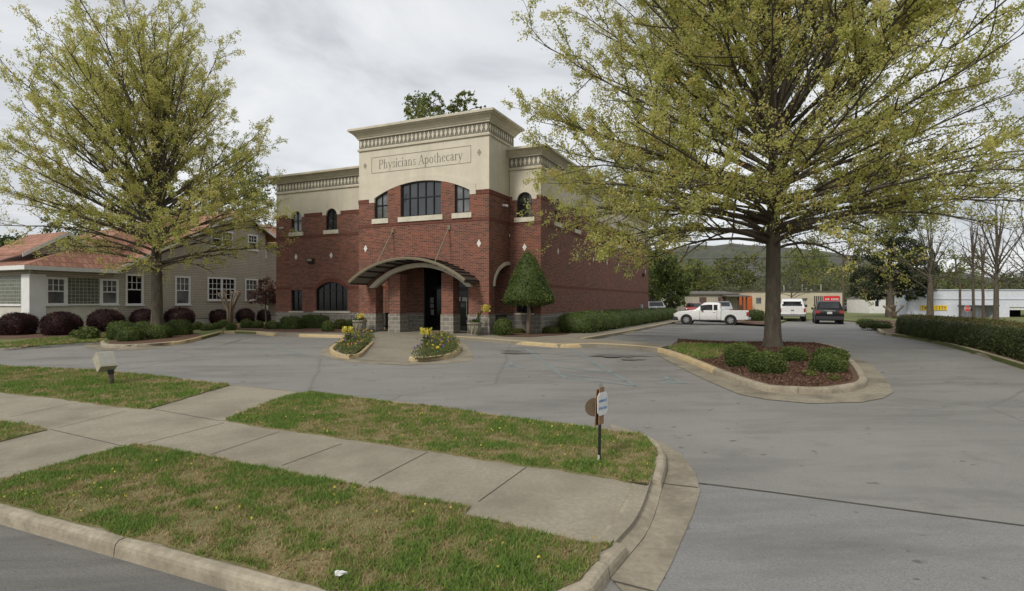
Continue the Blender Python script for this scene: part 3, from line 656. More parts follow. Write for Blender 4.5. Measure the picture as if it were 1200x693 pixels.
# right portion: one ring along the long side
cornice(0.0, XR, T2, VB, 8.63, 9.24, 9.68, "wing_cornice")
rf = MB(lambda a, d, z: (a, d, z - ZB)); rf.box(XL + 0.3, -0.05, T2 + 0.8, VB - 0.3, 8.9, 9.05); rf.box(-W + 0.3, -0.3, 0.3, T2 + 0.4, 10.3, 10.38); rf.build("roof", ROOFG, PH)
# wings
def notch(xa, xb, na, nb): return [(na, 7.38), (na, 7.19), (xa, 7.19), (xa, 6.34), (xb, 6.34), (xb, 7.19), (nb, 7.19), (nb, 7.38)]
wl = [(-14.08, -13.27, -14.36, -13.06), (-11.46, -10.66, -11.74, -10.40)]
bigarc = arc(-11.06, 1.14, 2.96, 0.45, 16)
top = [(XL, 7.38)]
for xa, xb, na, nb in wl: top += notch(xa, xb, na, nb)
top += [(0.02, 7.38)] + notch(0.40, 1.18, 0.14, 1.42)[0:] + [(XR, 7.38)]
b = MB(WT)
b.plate([(XL, 1.7), (-14.08, 1.7), (-14.08, 2.98), (-13.22, 2.98), (-13.22, 1.7), (-12.2, 1.7)] + bigarc + [(-9.92, 1.7), (-W - 0.005, 1.7), (-W - 0.005, 7.38)] + list(reversed(top[:-10])), [], 0, 0.3)
rt = notch(0.40, 1.18, 0.14, 1.42)
b.plate([(0.005, 1.7), (0.38, 1.7), (0.38, 2.98), (1.24, 2.98), (1.24, 1.7), (XR, 1.7), (XR, 7.38)] + list(reversed(rt)) + [(0.005, 7.38)], [], 0, 0.3)
b.plate(rect(-W + 0.01, -4.91, 1.7, 4.3), [], 0, 0.25); b.plate(rect(-1.35, -0.005, 1.7, 4.3), [], 0, 0.25)          # brick inside the porch
# the long side
side_w = [4.6 + 3.19 * k for k in range(8)]
o_ = [(T2 + 0.3, 7.38)]
for v in side_w: o_ += [(v - 0.67, 7.38), (v - 0.67, 7.19), (v - 0.4, 7.19), (v - 0.4, 6.34), (v + 0.4, 6.34), (v + 0.4, 7.19), (v + 0.67, 7.19), (v + 0.67, 7.38)]
o_ += [(VB, 7.38)]
b.T = RT; b.plate([(T2 + 0.3, 1.7), (VB, 1.7)] + list(reversed(o_)), [], 0, 0.3)
b.T = left_T(XL, ZB); b.plate(rect(T2 + 0.3, VB, 0.7, 8.63), [], 0, 0.3)
b.T = front_T(VB, ZB, -1); b.plate(rect(XL + 0.3, XR - 0.3, 0.7, 8.63), [], 0.001, 0.3)
b.build("brick_wall", BR, PH)
s_ = MB(WT)
def archdn(xa, xb, n=10): return arc((xa + xb) / 2, (xb - xa) / 2, 7.15 + 0.02, 0.39, n)
def stuc(top_pts, xa0, xb0, z1):  pass
lo = [(XL, 7.38)]
for xa, xb, na, nb in wl: lo += [(na, 7.38), (na, 7.19), (xa, 7.19)] + archdn(xa, xb) + [(xb, 7.19), (nb, 7.19), (nb, 7.38)]
lo += [(-W - 0.005, 7.38)]
s_.plate(lo + [(-W - 0.005, 8.63), (XL, 8.63)], [], 0.02, 0.3)
lo = [(0.005, 7.38), (0.14, 7.38), (0.14, 7.19), (0.40, 7.19)] + archdn(0.4, 1.18) + [(1.18, 7.19), (1.42, 7.19), (1.42, 7.38), (XR - 0.02, 7.38)]
s_.plate(lo + [(XR - 0.02, 8.63), (0.005, 8.63)], [], 0.02, 0.3)
s_.T = RT; lo = [(T2 + 0.3, 7.38)]
for v in side_w: lo += [(v - 0.67, 7.38), (v - 0.67, 7.19), (v - 0.4, 7.19)] + archdn(v - 0.4, v + 0.4) + [(v + 0.4, 7.19), (v + 0.67, 7.19), (v + 0.67, 7.38)]
s_.plate(lo + [(VB, 7.38), (VB, 8.63), (T2 + 0.3, 8.63)], [], 0.02, 0.3)
s_.build("stucco_wall", STUCCO, PH)
# raised stucco surrounds
def surround(mb, xa, xb, na, nb):
    out = arc((na + nb) / 2, (nb - na) / 2 - 0.01, 7.2, (nb - na) / 2 - 0.02, 12)
    mb.plate([(xa - 0.001, 7.2)] + archdn(xa, xb) + [(xb + 0.001, 7.2)] + [(out[-1][0], 7.2)] + list(reversed(out)) , [], -0.008, 0.02)
for T_, q in [(WT, q) for q in wl] + [(WT, (0.40, 1.18, 0.14, 1.42))] + [(RT, (v - 0.4, v + 0.4, v - 0.67, v + 0.67)) for v in side_w]:
    s_ = MB(T_); surround(s_, *q); s_.build("arch_moulding", STUCCO, PH)
# stone base of the wings
c_ = MB(WT); c_.box(XL - 0.03, -W - 0.035, -0.03, 0.3, 0.6, 1.7); c_.box(-W + 0.28, -4.91, -0.02, 0.3, 0.6, 1.7); c_.box(-1.35, 0.03, -0.02, 0.3, 0.6, 1.7); c_.box(0.035, XR + 0.03, -0.03, 0.3, 0.6, 1.7)
c_.T = RT; c_.box(T2 + 0.31, VB, -0.03, 0.3, 0.6, 1.7)
c_.build("stone_base", CMU, PH)
# soldier courses: under the stucco and at the sills, set 8 mm proud
q_ = MB(FT)
def sol(T, segs, z0, z1, d=-0.018):
    q_.T = T
    for a, b2 in segs: q_.box(a, b2, d, 0.05, z0, z1)
sol(FT, [(-W - 0.018, -6.69), (-0.65, 0.018)], 7.18, 7.379); sol(FT, [(-W - 0.018, 0.018)], 5.98, 6.14)
sol(TR, [(0.051, T2 - 0.02)], 7.18, 7.379); sol(TR, [(0.051, T2 - 0.02)], 5.98, 6.14)
sol(WT, [(XL - 0.018, -14.37), (-13.05, -11.75), (-10.39, -W - 0.02), (1.43, XR + 0.018)], 7.18, 7.379)
sol(WT, [(XL - 0.018, -W - 0.02), (0.02, XR + 0.018)], 5.98, 6.14)
prev = T2 + 0.051; sg = []
for v in side_w: sg.append((prev, v - 0.68)); prev = v + 0.68
sg.append((prev, VB)); sol(RT, sg, 7.18, 7.379); sol(RT, [(T2 + 0.051, VB)], 5.98, 6.14)
sol(WT, [(XL - 0.012, -14.09), (-13.21, -12.21), (-9.91, -W - 0.02), (1.25, XR + 0.012)], 2.98, 3.14, -0.012); sol(RT, [(T2 + 0.051, VB)], 2.98, 3.14, -0.012)
q_.T = WT; oa = arc(-11.06, 1.34, 2.98, 0.66, 16); q_.plate(bigarc + list(reversed(oa)), [], -0.02, 0.02)
q_.build("soldier_course", BRS, PH)
# sills
def sill(T, *a): MB(T).box(*a).build("sill", LIME, PH)
for a, b2 in ((w1[0] - 0.12, w1[1] + 0.07), (w2[0] - 0.12, w2[1] + 0.12), (w3[0] - 0.12, w3[1] + 0.12)): sill(FT, a, b2, -0.07, 0.12, 6.14, 6.379)
for xa, xb in ((-14.08, -13.27), (-11.46, -10.66), (0.40, 1.18)): sill(WT, xa - 0.14, xb + 0.14, -0.06, 0.12, 6.12, 6.339)
for xa, xb, zt_ in ((-12.3, -9.7, 1.76), (-14.2, -13.1, 1.74), (0.3, 1.3, 1.74)): sill(WT, xa, xb, -0.06, 0.1, 1.66, zt_)
for v in side_w: sill(RT, v - 0.54, v + 0.54, -0.06, 0.12, 6.12, 6.339)
def stone_diamond(T, *a): m = MB(T); diamond(m, *a); m.build("stone_diamond", WHITEST, PH)
for x in (-6.88, -0.5): stone_diamond(FT, x, 4.94, 0.22, 0.36, -0.025, 0.05)
for x in (-13.68, -11.06, 0.8): stone_diamond(WT, x, 4.90, 0.22, 0.36, -0.025, 0.05)
for v in side_w: stone_diamond(RT, v, 4.87, 0.22, 0.34, -0.025, 0.05)
# windows
window(PH, FT, w1[0], w1[1], 6.38, seg_arc(*w1), 2, (7.05,), cz=az_, glass=GLASSB)
window(PH, FT, w2[0], w2[1], 6.38, seg_arc(w2[0], w2[1], 12), 5, (7.28,), cz=az_, glass=GLASS)
window(PH, FT, w3[0], w3[1], 6.38, seg_arc(*w3), 2, (7.05,), cz=az_, glass=GLASSB)
for xa, xb in ((-14.08, -13.27), (-11.46, -10.66), (0.40, 1.18)):
    window(PH, WT, xa, xb, 6.34, archdn(xa, xb), 2, (7.0,), cz=lambda x, a=(xa + xb) / 2, h=(xb - xa) / 2: arcz(x, a, h, 7.17, 0.39), glass=GLASSB if xa < -12 else GLASS)
for v in side_w:
    window(PH, RT, v - 0.4, v + 0.4, 6.34, archdn(v - 0.4, v + 0.4), 2, (7.0,), cz=lambda x, a=v: arcz(x, a, 0.4, 7.17, 0.39))
window(PH, WT, -14.08, -13.22, 1.74, [(-14.08, 2.98), (-13.22, 2.98)], 2, (2.6,), glass=GLASSD)
window(PH, WT, 0.38, 1.24, 1.74, [(0.38, 2.98), (1.24, 2.98)], 2, (2.6,), glass=GLASSD)
window(PH, WT, -12.2, -9.92, 1.76, bigarc, 5, (2.93,), cz=lambda x: arcz(x, -11.06, 1.14, 2.96, 0.45), glass=GLASSD, mull=0.035)
# concrete arch of the porch
ca = MB(FT); oa = arc(AC, 2.915, 2.98, 1.14, 26); ia = arc(AC, 2.60, 2.98, 0.95, 26)
ca.plate(ia + list(reversed(oa)), [], -0.16, 0.12); ca.build("entrance_arch", LIME, PH)
for T_, nm in ((TR, 0), (TLf, 1)):
    sa = MB(T_); qo = [(0.57 - 0.14 + 1.9 * (1 - math.cos(a)), 3.0 + 1.24 * math.sin(a)) for a in [math.pi / 2 * i / 12 for i in range(13)]]
    qo = [p for p in qo if p[0] < T2] + [(T2 - 0.01, 4.235)]; qi = [p for p in qa if p[0] < T2] + [(T2 - 0.01, 4.065)]
    sa.plate(qi + list(reversed(qo)), [], -0.05, 0.05); sa.build("side_arch", LIME, PH)
# porch floor, ceiling and storefront
fl = MB(FT); fl.box(-W + 0.02, -0.02, 0.0, T2 + 1.2, 0.66, ZB + 0.045); fl.build("porch_floor", WALK, PH)
cl_ = MB(FT); cl_.box(-W + 0.3, -0.3, 0.3, T2 + 1.2, 4.3, 4.4); cl_.build("porch_ceiling", SOFF, PH)
sf = MB(FT); D = T2 + 0.55
sf.box(-4.90, -4.84, T2 + 0.02, D - 0.001, ZB, 4.3); sf.box(-1.42, -1.36, T2 + 0.02, D - 0.001, ZB, 4.3)
for x in (-4.9, -4.2, -3.3, -2.4, -1.43): sf.box(x, x + 0.07, D, D + 0.12, ZB, 4.3)
for z in (0.82, 2.95, 4.2): sf.box(-4.9, -1.37, D + 0.002, D + 0.118, z, z + 0.09)
sfo = sf.build("storefront", BLACKF, PH)
MB(FT).box(-4.9, -1.37, D + 0.05, D + 0.06, ZB, 4.3).build("pane", GLASSD, sfo)
for x0 in (-3.3, -2.4):
    dr = MB(FT); dr.plate(rect(x0 + 0.075, x0 + 0.895, 0.84, 2.94), [rect(x0 + 0.16, x0 + 0.81, 1.05, 2.84)], D - 0.02, D + 0.03); do = dr.build("door", BLACKF, sfo) if False else dr.build("door", BLACKF, PH)
    MB(FT).plate(rect(x0 + 0.16, x0 + 0.81, 1.05, 2.84), [], D, D + 0.01).build("pane", GLASSD, do)
    MB(FT).box(x0 + (0.66 if x0 < -3 else 0.17), x0 + (0.69 if x0 < -3 else 0.20), D - 0.08, D - 0.055, 1.5, 2.3).build("door_handle", M_flat("steel", (0.35, 0.35, 0.35), 0.3, 0.9), do)
PAPER = M_flat("paper_white", (0.62, 0.62, 0.60), 0.8)
PAPERG = M_flat("paper_greyish", (0.22, 0.23, 0.22), 0.8)
nt_ = MB(FT)
for px, py, w_, h_ in ((506.5, 352, 0.22, 0.28), (506.5, 358.5, 0.22, 0.22), (507, 366, 0.2, 0.3)):
    dx = (px - CXP) / F; t = (D + VC) / (dx * TS + TC); x = t * (dx * TC - TS) - UC; z = CZ - t * (py - HOR) / F
    MB(FT).box(x - w_ / 2, x + w_ / 2, D - 0.028, D - 0.022, z - h_ / 2, z + h_ / 2).build("door_notice", PAPERG, PH)
for px, py, w_, h_ in ((545, 351, 0.30, 0.20), (539.2, 350.5, 0.08, 0.22), (543, 358, 0.26, 0.2)):
    dx = (px - CXP) / F; t = (D + VC) / (dx * TS + TC); x = t * (dx * TC - TS) - UC; z = CZ - t * (py - HOR) / F
    MB(FT).box(x - w_ / 2, x + w_ / 2, D - 0.028, D - 0.022, z - h_ / 2, z + h_ / 2).build("door_notice", PAPER if py < 354 else PAPERG, PH)
for T_ in (TR, TLf):
    rl = MB(T_); rl.box(0.6, T2 - 0.02, 0.12, 0.17, 1.62, 1.67); rl.box(0.6, T2 - 0.02, 0.12, 0.17, 0.95, 1.0)
    for i in range(12): y = 0.66 + i * 0.135; rl.box(y, y + 0.025, 0.13, 0.16, 0.99, 1.63)
    rl.build("railing", BLACKF, PH)
# canopy
CH, CR, CZ0 = 3.175, 1.06, 3.26
def can(x, o=0.0):
    Rr = (CH * CH + CR * CR) / (2 * CR); return CZ0 + CR - Rr + math.sqrt(max(0, (Rr + o) ** 2 - (x - AC) ** 2))
cn = MB(FT); A1 = arc(AC, CH, CZ0, CR, 30); A0 = [(AC + (p[0] - AC) * 0.985, p[1] - 0.035) for p in A1]
cn.plate(A0 + list(reversed(A1)), [], -1.32, -0.01)
for i in range(1, 22):                                              # standing seams
    a = -0.6435 + 1.287 * i / 22; Rr = (CH * CH + CR * CR) / (2 * CR); am = math.asin(CH / Rr); a = -am + 2 * am * i / 22
    x, z = AC + Rr * math.sin(a), CZ0 + CR - Rr + Rr * math.cos(a)
    nx, nz = math.sin(a), math.cos(a); tx, tz = nz * 0.012, -nx * 0.012
    cn.plate([(x - tx, z - tz - 0.0), (x + tx, z + tz), (x + tx + nx * 0.045, z + tz + nz * 0.045), (x - tx + nx * 0.045, z - tz + nz * 0.045)], [], -1.31, -0.02)
cano = cn.build("canopy_roof", ROOFM, PH)
fc = MB(FT)
for d0, o1, o2 in ((-1.36, 0.015, -0.055), (-1.345, -0.055, -0.10)):
    a1 = [(AC + (p[0] - AC) * (1 + o1 / 4), p[1] + o1) for p in A1]; a2 = [(AC + (p[0] - AC) * (1 + o2 / 8), p[1] + o2) for p in A1]
    fc.plate(a2 + list(reversed(a1)), [], d0, -1.30)
fc.build("fascia", BRZ, cano)
rb = MB(FT); sp_ = MB(FT)
Rr = (CH * CH + CR * CR) / (2 * CR); am = math.asin(CH / Rr)
for i in range(13):
    a = -am + 2 * am * i / 12; x, z = AC + (Rr - 0.09) * math.sin(a), CZ0 + CR - Rr + (Rr - 0.09) * math.cos(a)
    rb.box(x - 0.045, x + 0.045, -1.29, -0.02, z - 0.07, z + 0.04)
rb.build("canopy_ribs", ROOFM, cano)
A2 = [(AC + (p[0] - AC) * 0.98, p[1] - 0.075) for p in A1]; A3 = [(AC + (p[0] - AC) * 0.975, p[1] - 0.085) for p in A1]
sp_.plate(A3 + list(reversed(A2)), [], -1.28, -0.03); sp_.build("canopy_soffit", SOFF, cano)
for xw in (-5.23, -2.06):
    rd = MB(FT); rd.tube([(xw, -0.02, 5.74), (xw - 0.03, -1.22, can(xw) - 0.01)], 0.028, 6); rd.box(xw - 0.07, xw + 0.07, -0.05, 0.02, 5.62, 5.86); rd.build("canopy_rod", BRZ, PH)
# engraved sign
def stroke(mb, pts, w, d0, d1):
    """a flat pen stroke along pts with per-point widths"""
    n = len(pts); ws = w if hasattr(w, "__len__") else [w] * n; L_, R_ = [], []
    for i, p in enumerate(pts):
        a, b2 = Vector(pts[max(i - 1, 0)]), Vector(pts[min(i + 1, n - 1)]); d = (b2 - a).normalized()
        L_.append((p[0] - d.y * ws[i] / 2, p[1] + d.x * ws[i] / 2)); R_.append((p[0] + d.y * ws[i] / 2, p[1] - d.x * ws[i] / 2))
    for i in range(n - 1):
        q = [L_[i], L_[i + 1], R_[i + 1], R_[i]]
        mb.poly([(x, d0, z) for x, z in q])
def ell(cx, cy, rx, ry, a0, a1, n=14): return [(cx + rx * math.cos(R(a0 + (a1 - a0) * i / n)), cy + ry * math.sin(R(a0 + (a1 - a0) * i / n))) for i in range(n + 1)]
def wid(n, a, b2): return [a + (b2 - a) * abs(math.sin(math.pi * i / n)) for i in range(n + 1)]
X = 0.64; TK, TN = 0.125, 0.05
def bowl(cx, rx, a0=0, a1=360): return (ell(cx, X / 2, rx, X / 2 - 0.02, a0, a1, 20), [TN + (TK - TN) * abs(math.cos(R(a0 + (a1 - a0) * i / 20))) for i in range(21)])
SER = lambda x, y, w=0.3: ([(x - w / 2, y), (x + w / 2, y)], 0.045)
def hump(x0, x1): return [([(x0, X - 0.16)] + ell((x0 + x1) / 2, X - 0.2, (x1 - x0) / 2, 0.19, 160, 0, 9), TN * 1.3), ([(x1, X - 0.2), (x1, 0)], TK), SER(x1, 0.02)]
GLY = {
 "P": (0.74, [([(0.17, 0), (0.17, 1)], TK), SER(0.17, 0.02), ([(0.02, 0.98), (0.4, 0.98)], 0.045)] + [([(0.17, 0.98), (0.38, 0.98)] + ell(0.38, 0.735, 0.25, 0.245, 90, -90, 12) + [(0.17, 0.49)], [0.045, 0.05] + wid(12, 0.05, TK) + [0.05])]),
 "A": (0.86, [([(0.1, 0), (0.42, 1)], 0.055), ([(0.42, 1), (0.74, 0)], TK), ([(0.21, 0.33), (0.64, 0.33)], 0.045), SER(0.1, 0.02, 0.24), SER(0.74, 0.02)]),
 "h": (0.72, [([(0.15, 0), (0.15, 1.02)], TK), SER(0.15, 0.02), ([(0.03, 1.0), (0.18, 1.0)], 0.045)] + hump(0.15, 0.52)),
 "n": (0.72, [([(0.15, 0), (0.15, X)], TK), SER(0.15, 0.02), ([(0.03, X - 0.02), (0.18, X - 0.02)], 0.045)] + hump(0.15, 0.52)),
 "i": (0.34, [([(0.16, 0), (0.16, X)], TK), SER(0.16, 0.02), ([(0.04, X - 0.02), (0.18, X - 0.02)], 0.045), ([(0.16, 0.82), (0.16, 0.96)], 0.14)]),
 "y": (0.64, [([(0.1, X), (0.32, 0.02)], TK), ([(0.54, X), (0.32, 0.02), (0.22, -0.22), (0.08, -0.26)], 0.055), SER(0.1, X - 0.02, 0.24), SER(0.54, X - 0.02, 0.2)]),
 "s": (0.50, [([(0.40, X - 0.14)] + ell(0.25, X - 0.165, 0.14, 0.145, 20, 210, 8) + [(0.25, X / 2)] + ell(0.25, 0.165, 0.15, 0.145, 40, -150, 8) + [(0.09, 0.15)], 0.075)]),
 "c": (0.58, [bowl(0.31, 0.22, 45, 315), ([(0.46, X - 0.13), (0.44, X - 0.1)], 0.12)]),
 "a": (0.62, [(ell(0.25, X - 0.17, 0.17, 0.16, 170, 0, 8) + [(0.42, 0.1), (0.54, 0.02)], [0.06] * 5 + [TK] * 6), ([(0.42, 0.38)] + ell(0.26, 0.17, 0.16, 0.15, 90, 300, 8) + [(0.42, 0.14)], 0.075)]),
 "p": (0.68, [([(0.15, -0.3), (0.15, X)], TK), SER(0.15, -0.28), ([(0.03, X - 0.02), (0.18, X - 0.02)], 0.045), bowl(0.36, 0.2, 150, -150)]),
 "o": (0.66, [bowl(0.33, 0.23)]),
 "t": (0.42, [([(0.18, 0.9), (0.18, 0.12), (0.26, 0.02), (0.38, 0.05)], [0.06, TK, 0.08, 0.05]), ([(0.04, X - 0.03), (0.36, X - 0.03)], 0.05)]),
 "e": (0.60, [bowl(0.31, 0.21, 20, 320), ([(0.12, 0.38), (0.51, 0.38)], 0.045)]),
 "r": (0.50, [([(0.15, 0), (0.15, X)], TK), SER(0.15, 0.02), ([(0.03, X - 0.02), (0.18, X - 0.02)], 0.045), ([(0.15, X - 0.22), (0.28, X - 0.06), (0.42, X - 0.05)], [0.05, 0.06, 0.13])]),
 " ": (0.36, []),
}
def serif_text(mb, s, x0, x1, zb, cap, d):
    tot = sum(GLY[c][0] for c in s); k = (x1 - x0) / tot; x = x0
    for c in s:
        w, st = GLY[c]
        for pts, ww in st:
            wl_ = ww if hasattr(ww, "__len__") else [ww] * len(pts)
            stroke(mb, [(x + p[0] * k, zb + p[1] * cap) for p in pts], [q * cap * 0.86 for q in wl_], d, d)
        x += w * k
sg = MB(FT); x0, x1, z0, z1 = -6.54, -0.92, 8.65, 9.45
for r_ in (rect(x0, x1, z0, z0 + .03), rect(x0, x1, z1 - .03, z1), rect(x0, x0 + .03, z0 + .03, z1 - .03), rect(x1 - .03, x1, z0 + .03, z1 - .03)): sg.plate(r_, [], 0.016, 0.022)
serif_text(sg, "Physicians Apothecary", -6.10, -1.36, 8.845, 0.45, 0.016)
for x in (-6.93, -0.5):
    sg.plate([(x - 0.11, 9.08), (x, 8.92), (x + 0.11, 9.08), (x, 9.24)], [[(x - 0.07, 9.08), (x, 8.98), (x + 0.07, 9.08), (x, 9.18)]], 0.014, 0.022)
    diamond(sg, x, 9.08, 0.09, 0.13, 0.014, 0.022)
sg.build("engraved_sign", ENGR, PH)
# fittings: wall lights and cameras
def wall_light(T, x, z):
    m = MB(T); m.box(x - 0.2, x + 0.2, -0.2, 0, z - 0.02, z + 0.14); m.loft([[(x - .2, -.2, z - .02), (x + .2, -.2, z - .02), (x + .2, 0, z - .02), (x - .2, 0, z - .02)], [(x - .16, -.12, z - .14), (x + .16, -.12, z - .14), (x + .16, 0, z - .14), (x - .16, 0, z - .14)]])
    o = m.build("wall_light", M_flat("fixture_bronze", (0.05, 0.045, 0.04), 0.5), PH, bevel=0.008)
    MB(T).box(x - 0.15, x + 0.15, -0.207, -0.2, z + 0.0, z + 0.10).build("lens", M_flat("lens_grey", (0.30, 0.28, 0.24), 0.3), o)
wall_light(WT, -12.49, 4.62); wall_light(RT, 19.3, 4.55); wall_light(RT, 25.8, 4.55)
def camera_dome(T, x, z):
    m = MB(T); m.box(x - 0.05, x + 0.05, -0.05, 0, z - 0.02, z + 0.08); m.tube([(x, -0.06, z + 0.02), (x + 0.02, -0.26, z - 0.02)], [0.05, 0.06], 10); m.build("security_camera", WHITE, PH)
camera_dome(TR, 1.45, 6.83); camera_dome(WT, -14.72, 6.62)
m = MB(RT); m.box(24.8, 25.2, -0.15, 0, 1.7, 2.05); m.build("meter_box", M_flat("meter_grey", (0.42, 0.42, 0.4), 0.5), PH, bevel=0.01)
# ------------------------------------------------------------------ leaves and trees
def leaf_quads(C, size, rs, aspect=0.55, up=0.35):
    """n folded leaf faces at the points C"""
    n = len(C); a = rs.normal(size=(n, 3)); a /= np.linalg.norm(a, axis=1)[:, None] + 1e-9
    b = rs.normal(size=(n, 3)); b[:, 2] += up; b -= a * (a * b).sum(1)[:, None]; b /= np.linalg.norm(b, axis=1)[:, None] + 1e-9
    s = size * rs.uniform(0.6, 1.35, n)[:, None]
    V = np.stack([C - a * s * 0.5, C + b * s * aspect * 0.5, C + a * s * 0.5, C - b * s * aspect * 0.5], 1).reshape(-1, 3)
    return V, np.arange(n * 4).reshape(n, 4)
def tubes_np(paths, n=5):
    V = []; Fq = []; base = 0
    ang = np.arange(n) * 2 * np.pi / n; ca, sa = np.cos(ang), np.sin(ang)
    for P, r in paths:
        P = np.asarray(P, float); m = len(P); d = np.gradient(P, axis=0); d /= np.linalg.norm(d, axis=1)[:, None] + 1e-9
        ref = np.array([0.3, 0.2, 1.0]) if abs(d[0][2]) < 0.85 else np.array([1.0, 0.1, 0.0])
        x = ref - d * (d @ ref)[:, None]; x /= np.linalg.norm(x, axis=1)[:, None] + 1e-9; y = np.cross(d, x)
        k = n if r[0] > 0.03 else 3
        if k == n: c_, s_2 = ca, sa
        else: c_, s_2 = np.cos(np.arange(3) * 2.0944), np.sin(np.arange(3) * 2.0944)
        ring = P[:, None, :] + (x[:, None, :] * c_[None, :, None] + y[:, None, :] * s_2[None, :, None]) * np.asarray(r)[:, None, None]
        V.append(ring.reshape(-1, 3)); i = np.arange(m - 1)[:, None] * k; j = np.arange(k)[None, :]; j2 = (j + 1) % k
        Fq.append(np.stack([i + j, i + j2, i + k + j2, i + k + j], -1).reshape(-1, 4) + base); base += m * k
    return np.concatenate(V), np.concatenate(Fq)
def bez(p0, p1, p2, n):
    t = np.linspace(0, 1, n)[:, None]; return (1 - t) ** 2 * p0 + 2 * t * (1 - t) * p1 + t * t * p2
def nrm(v): return v / (np.linalg.norm(v) + 1e-9)
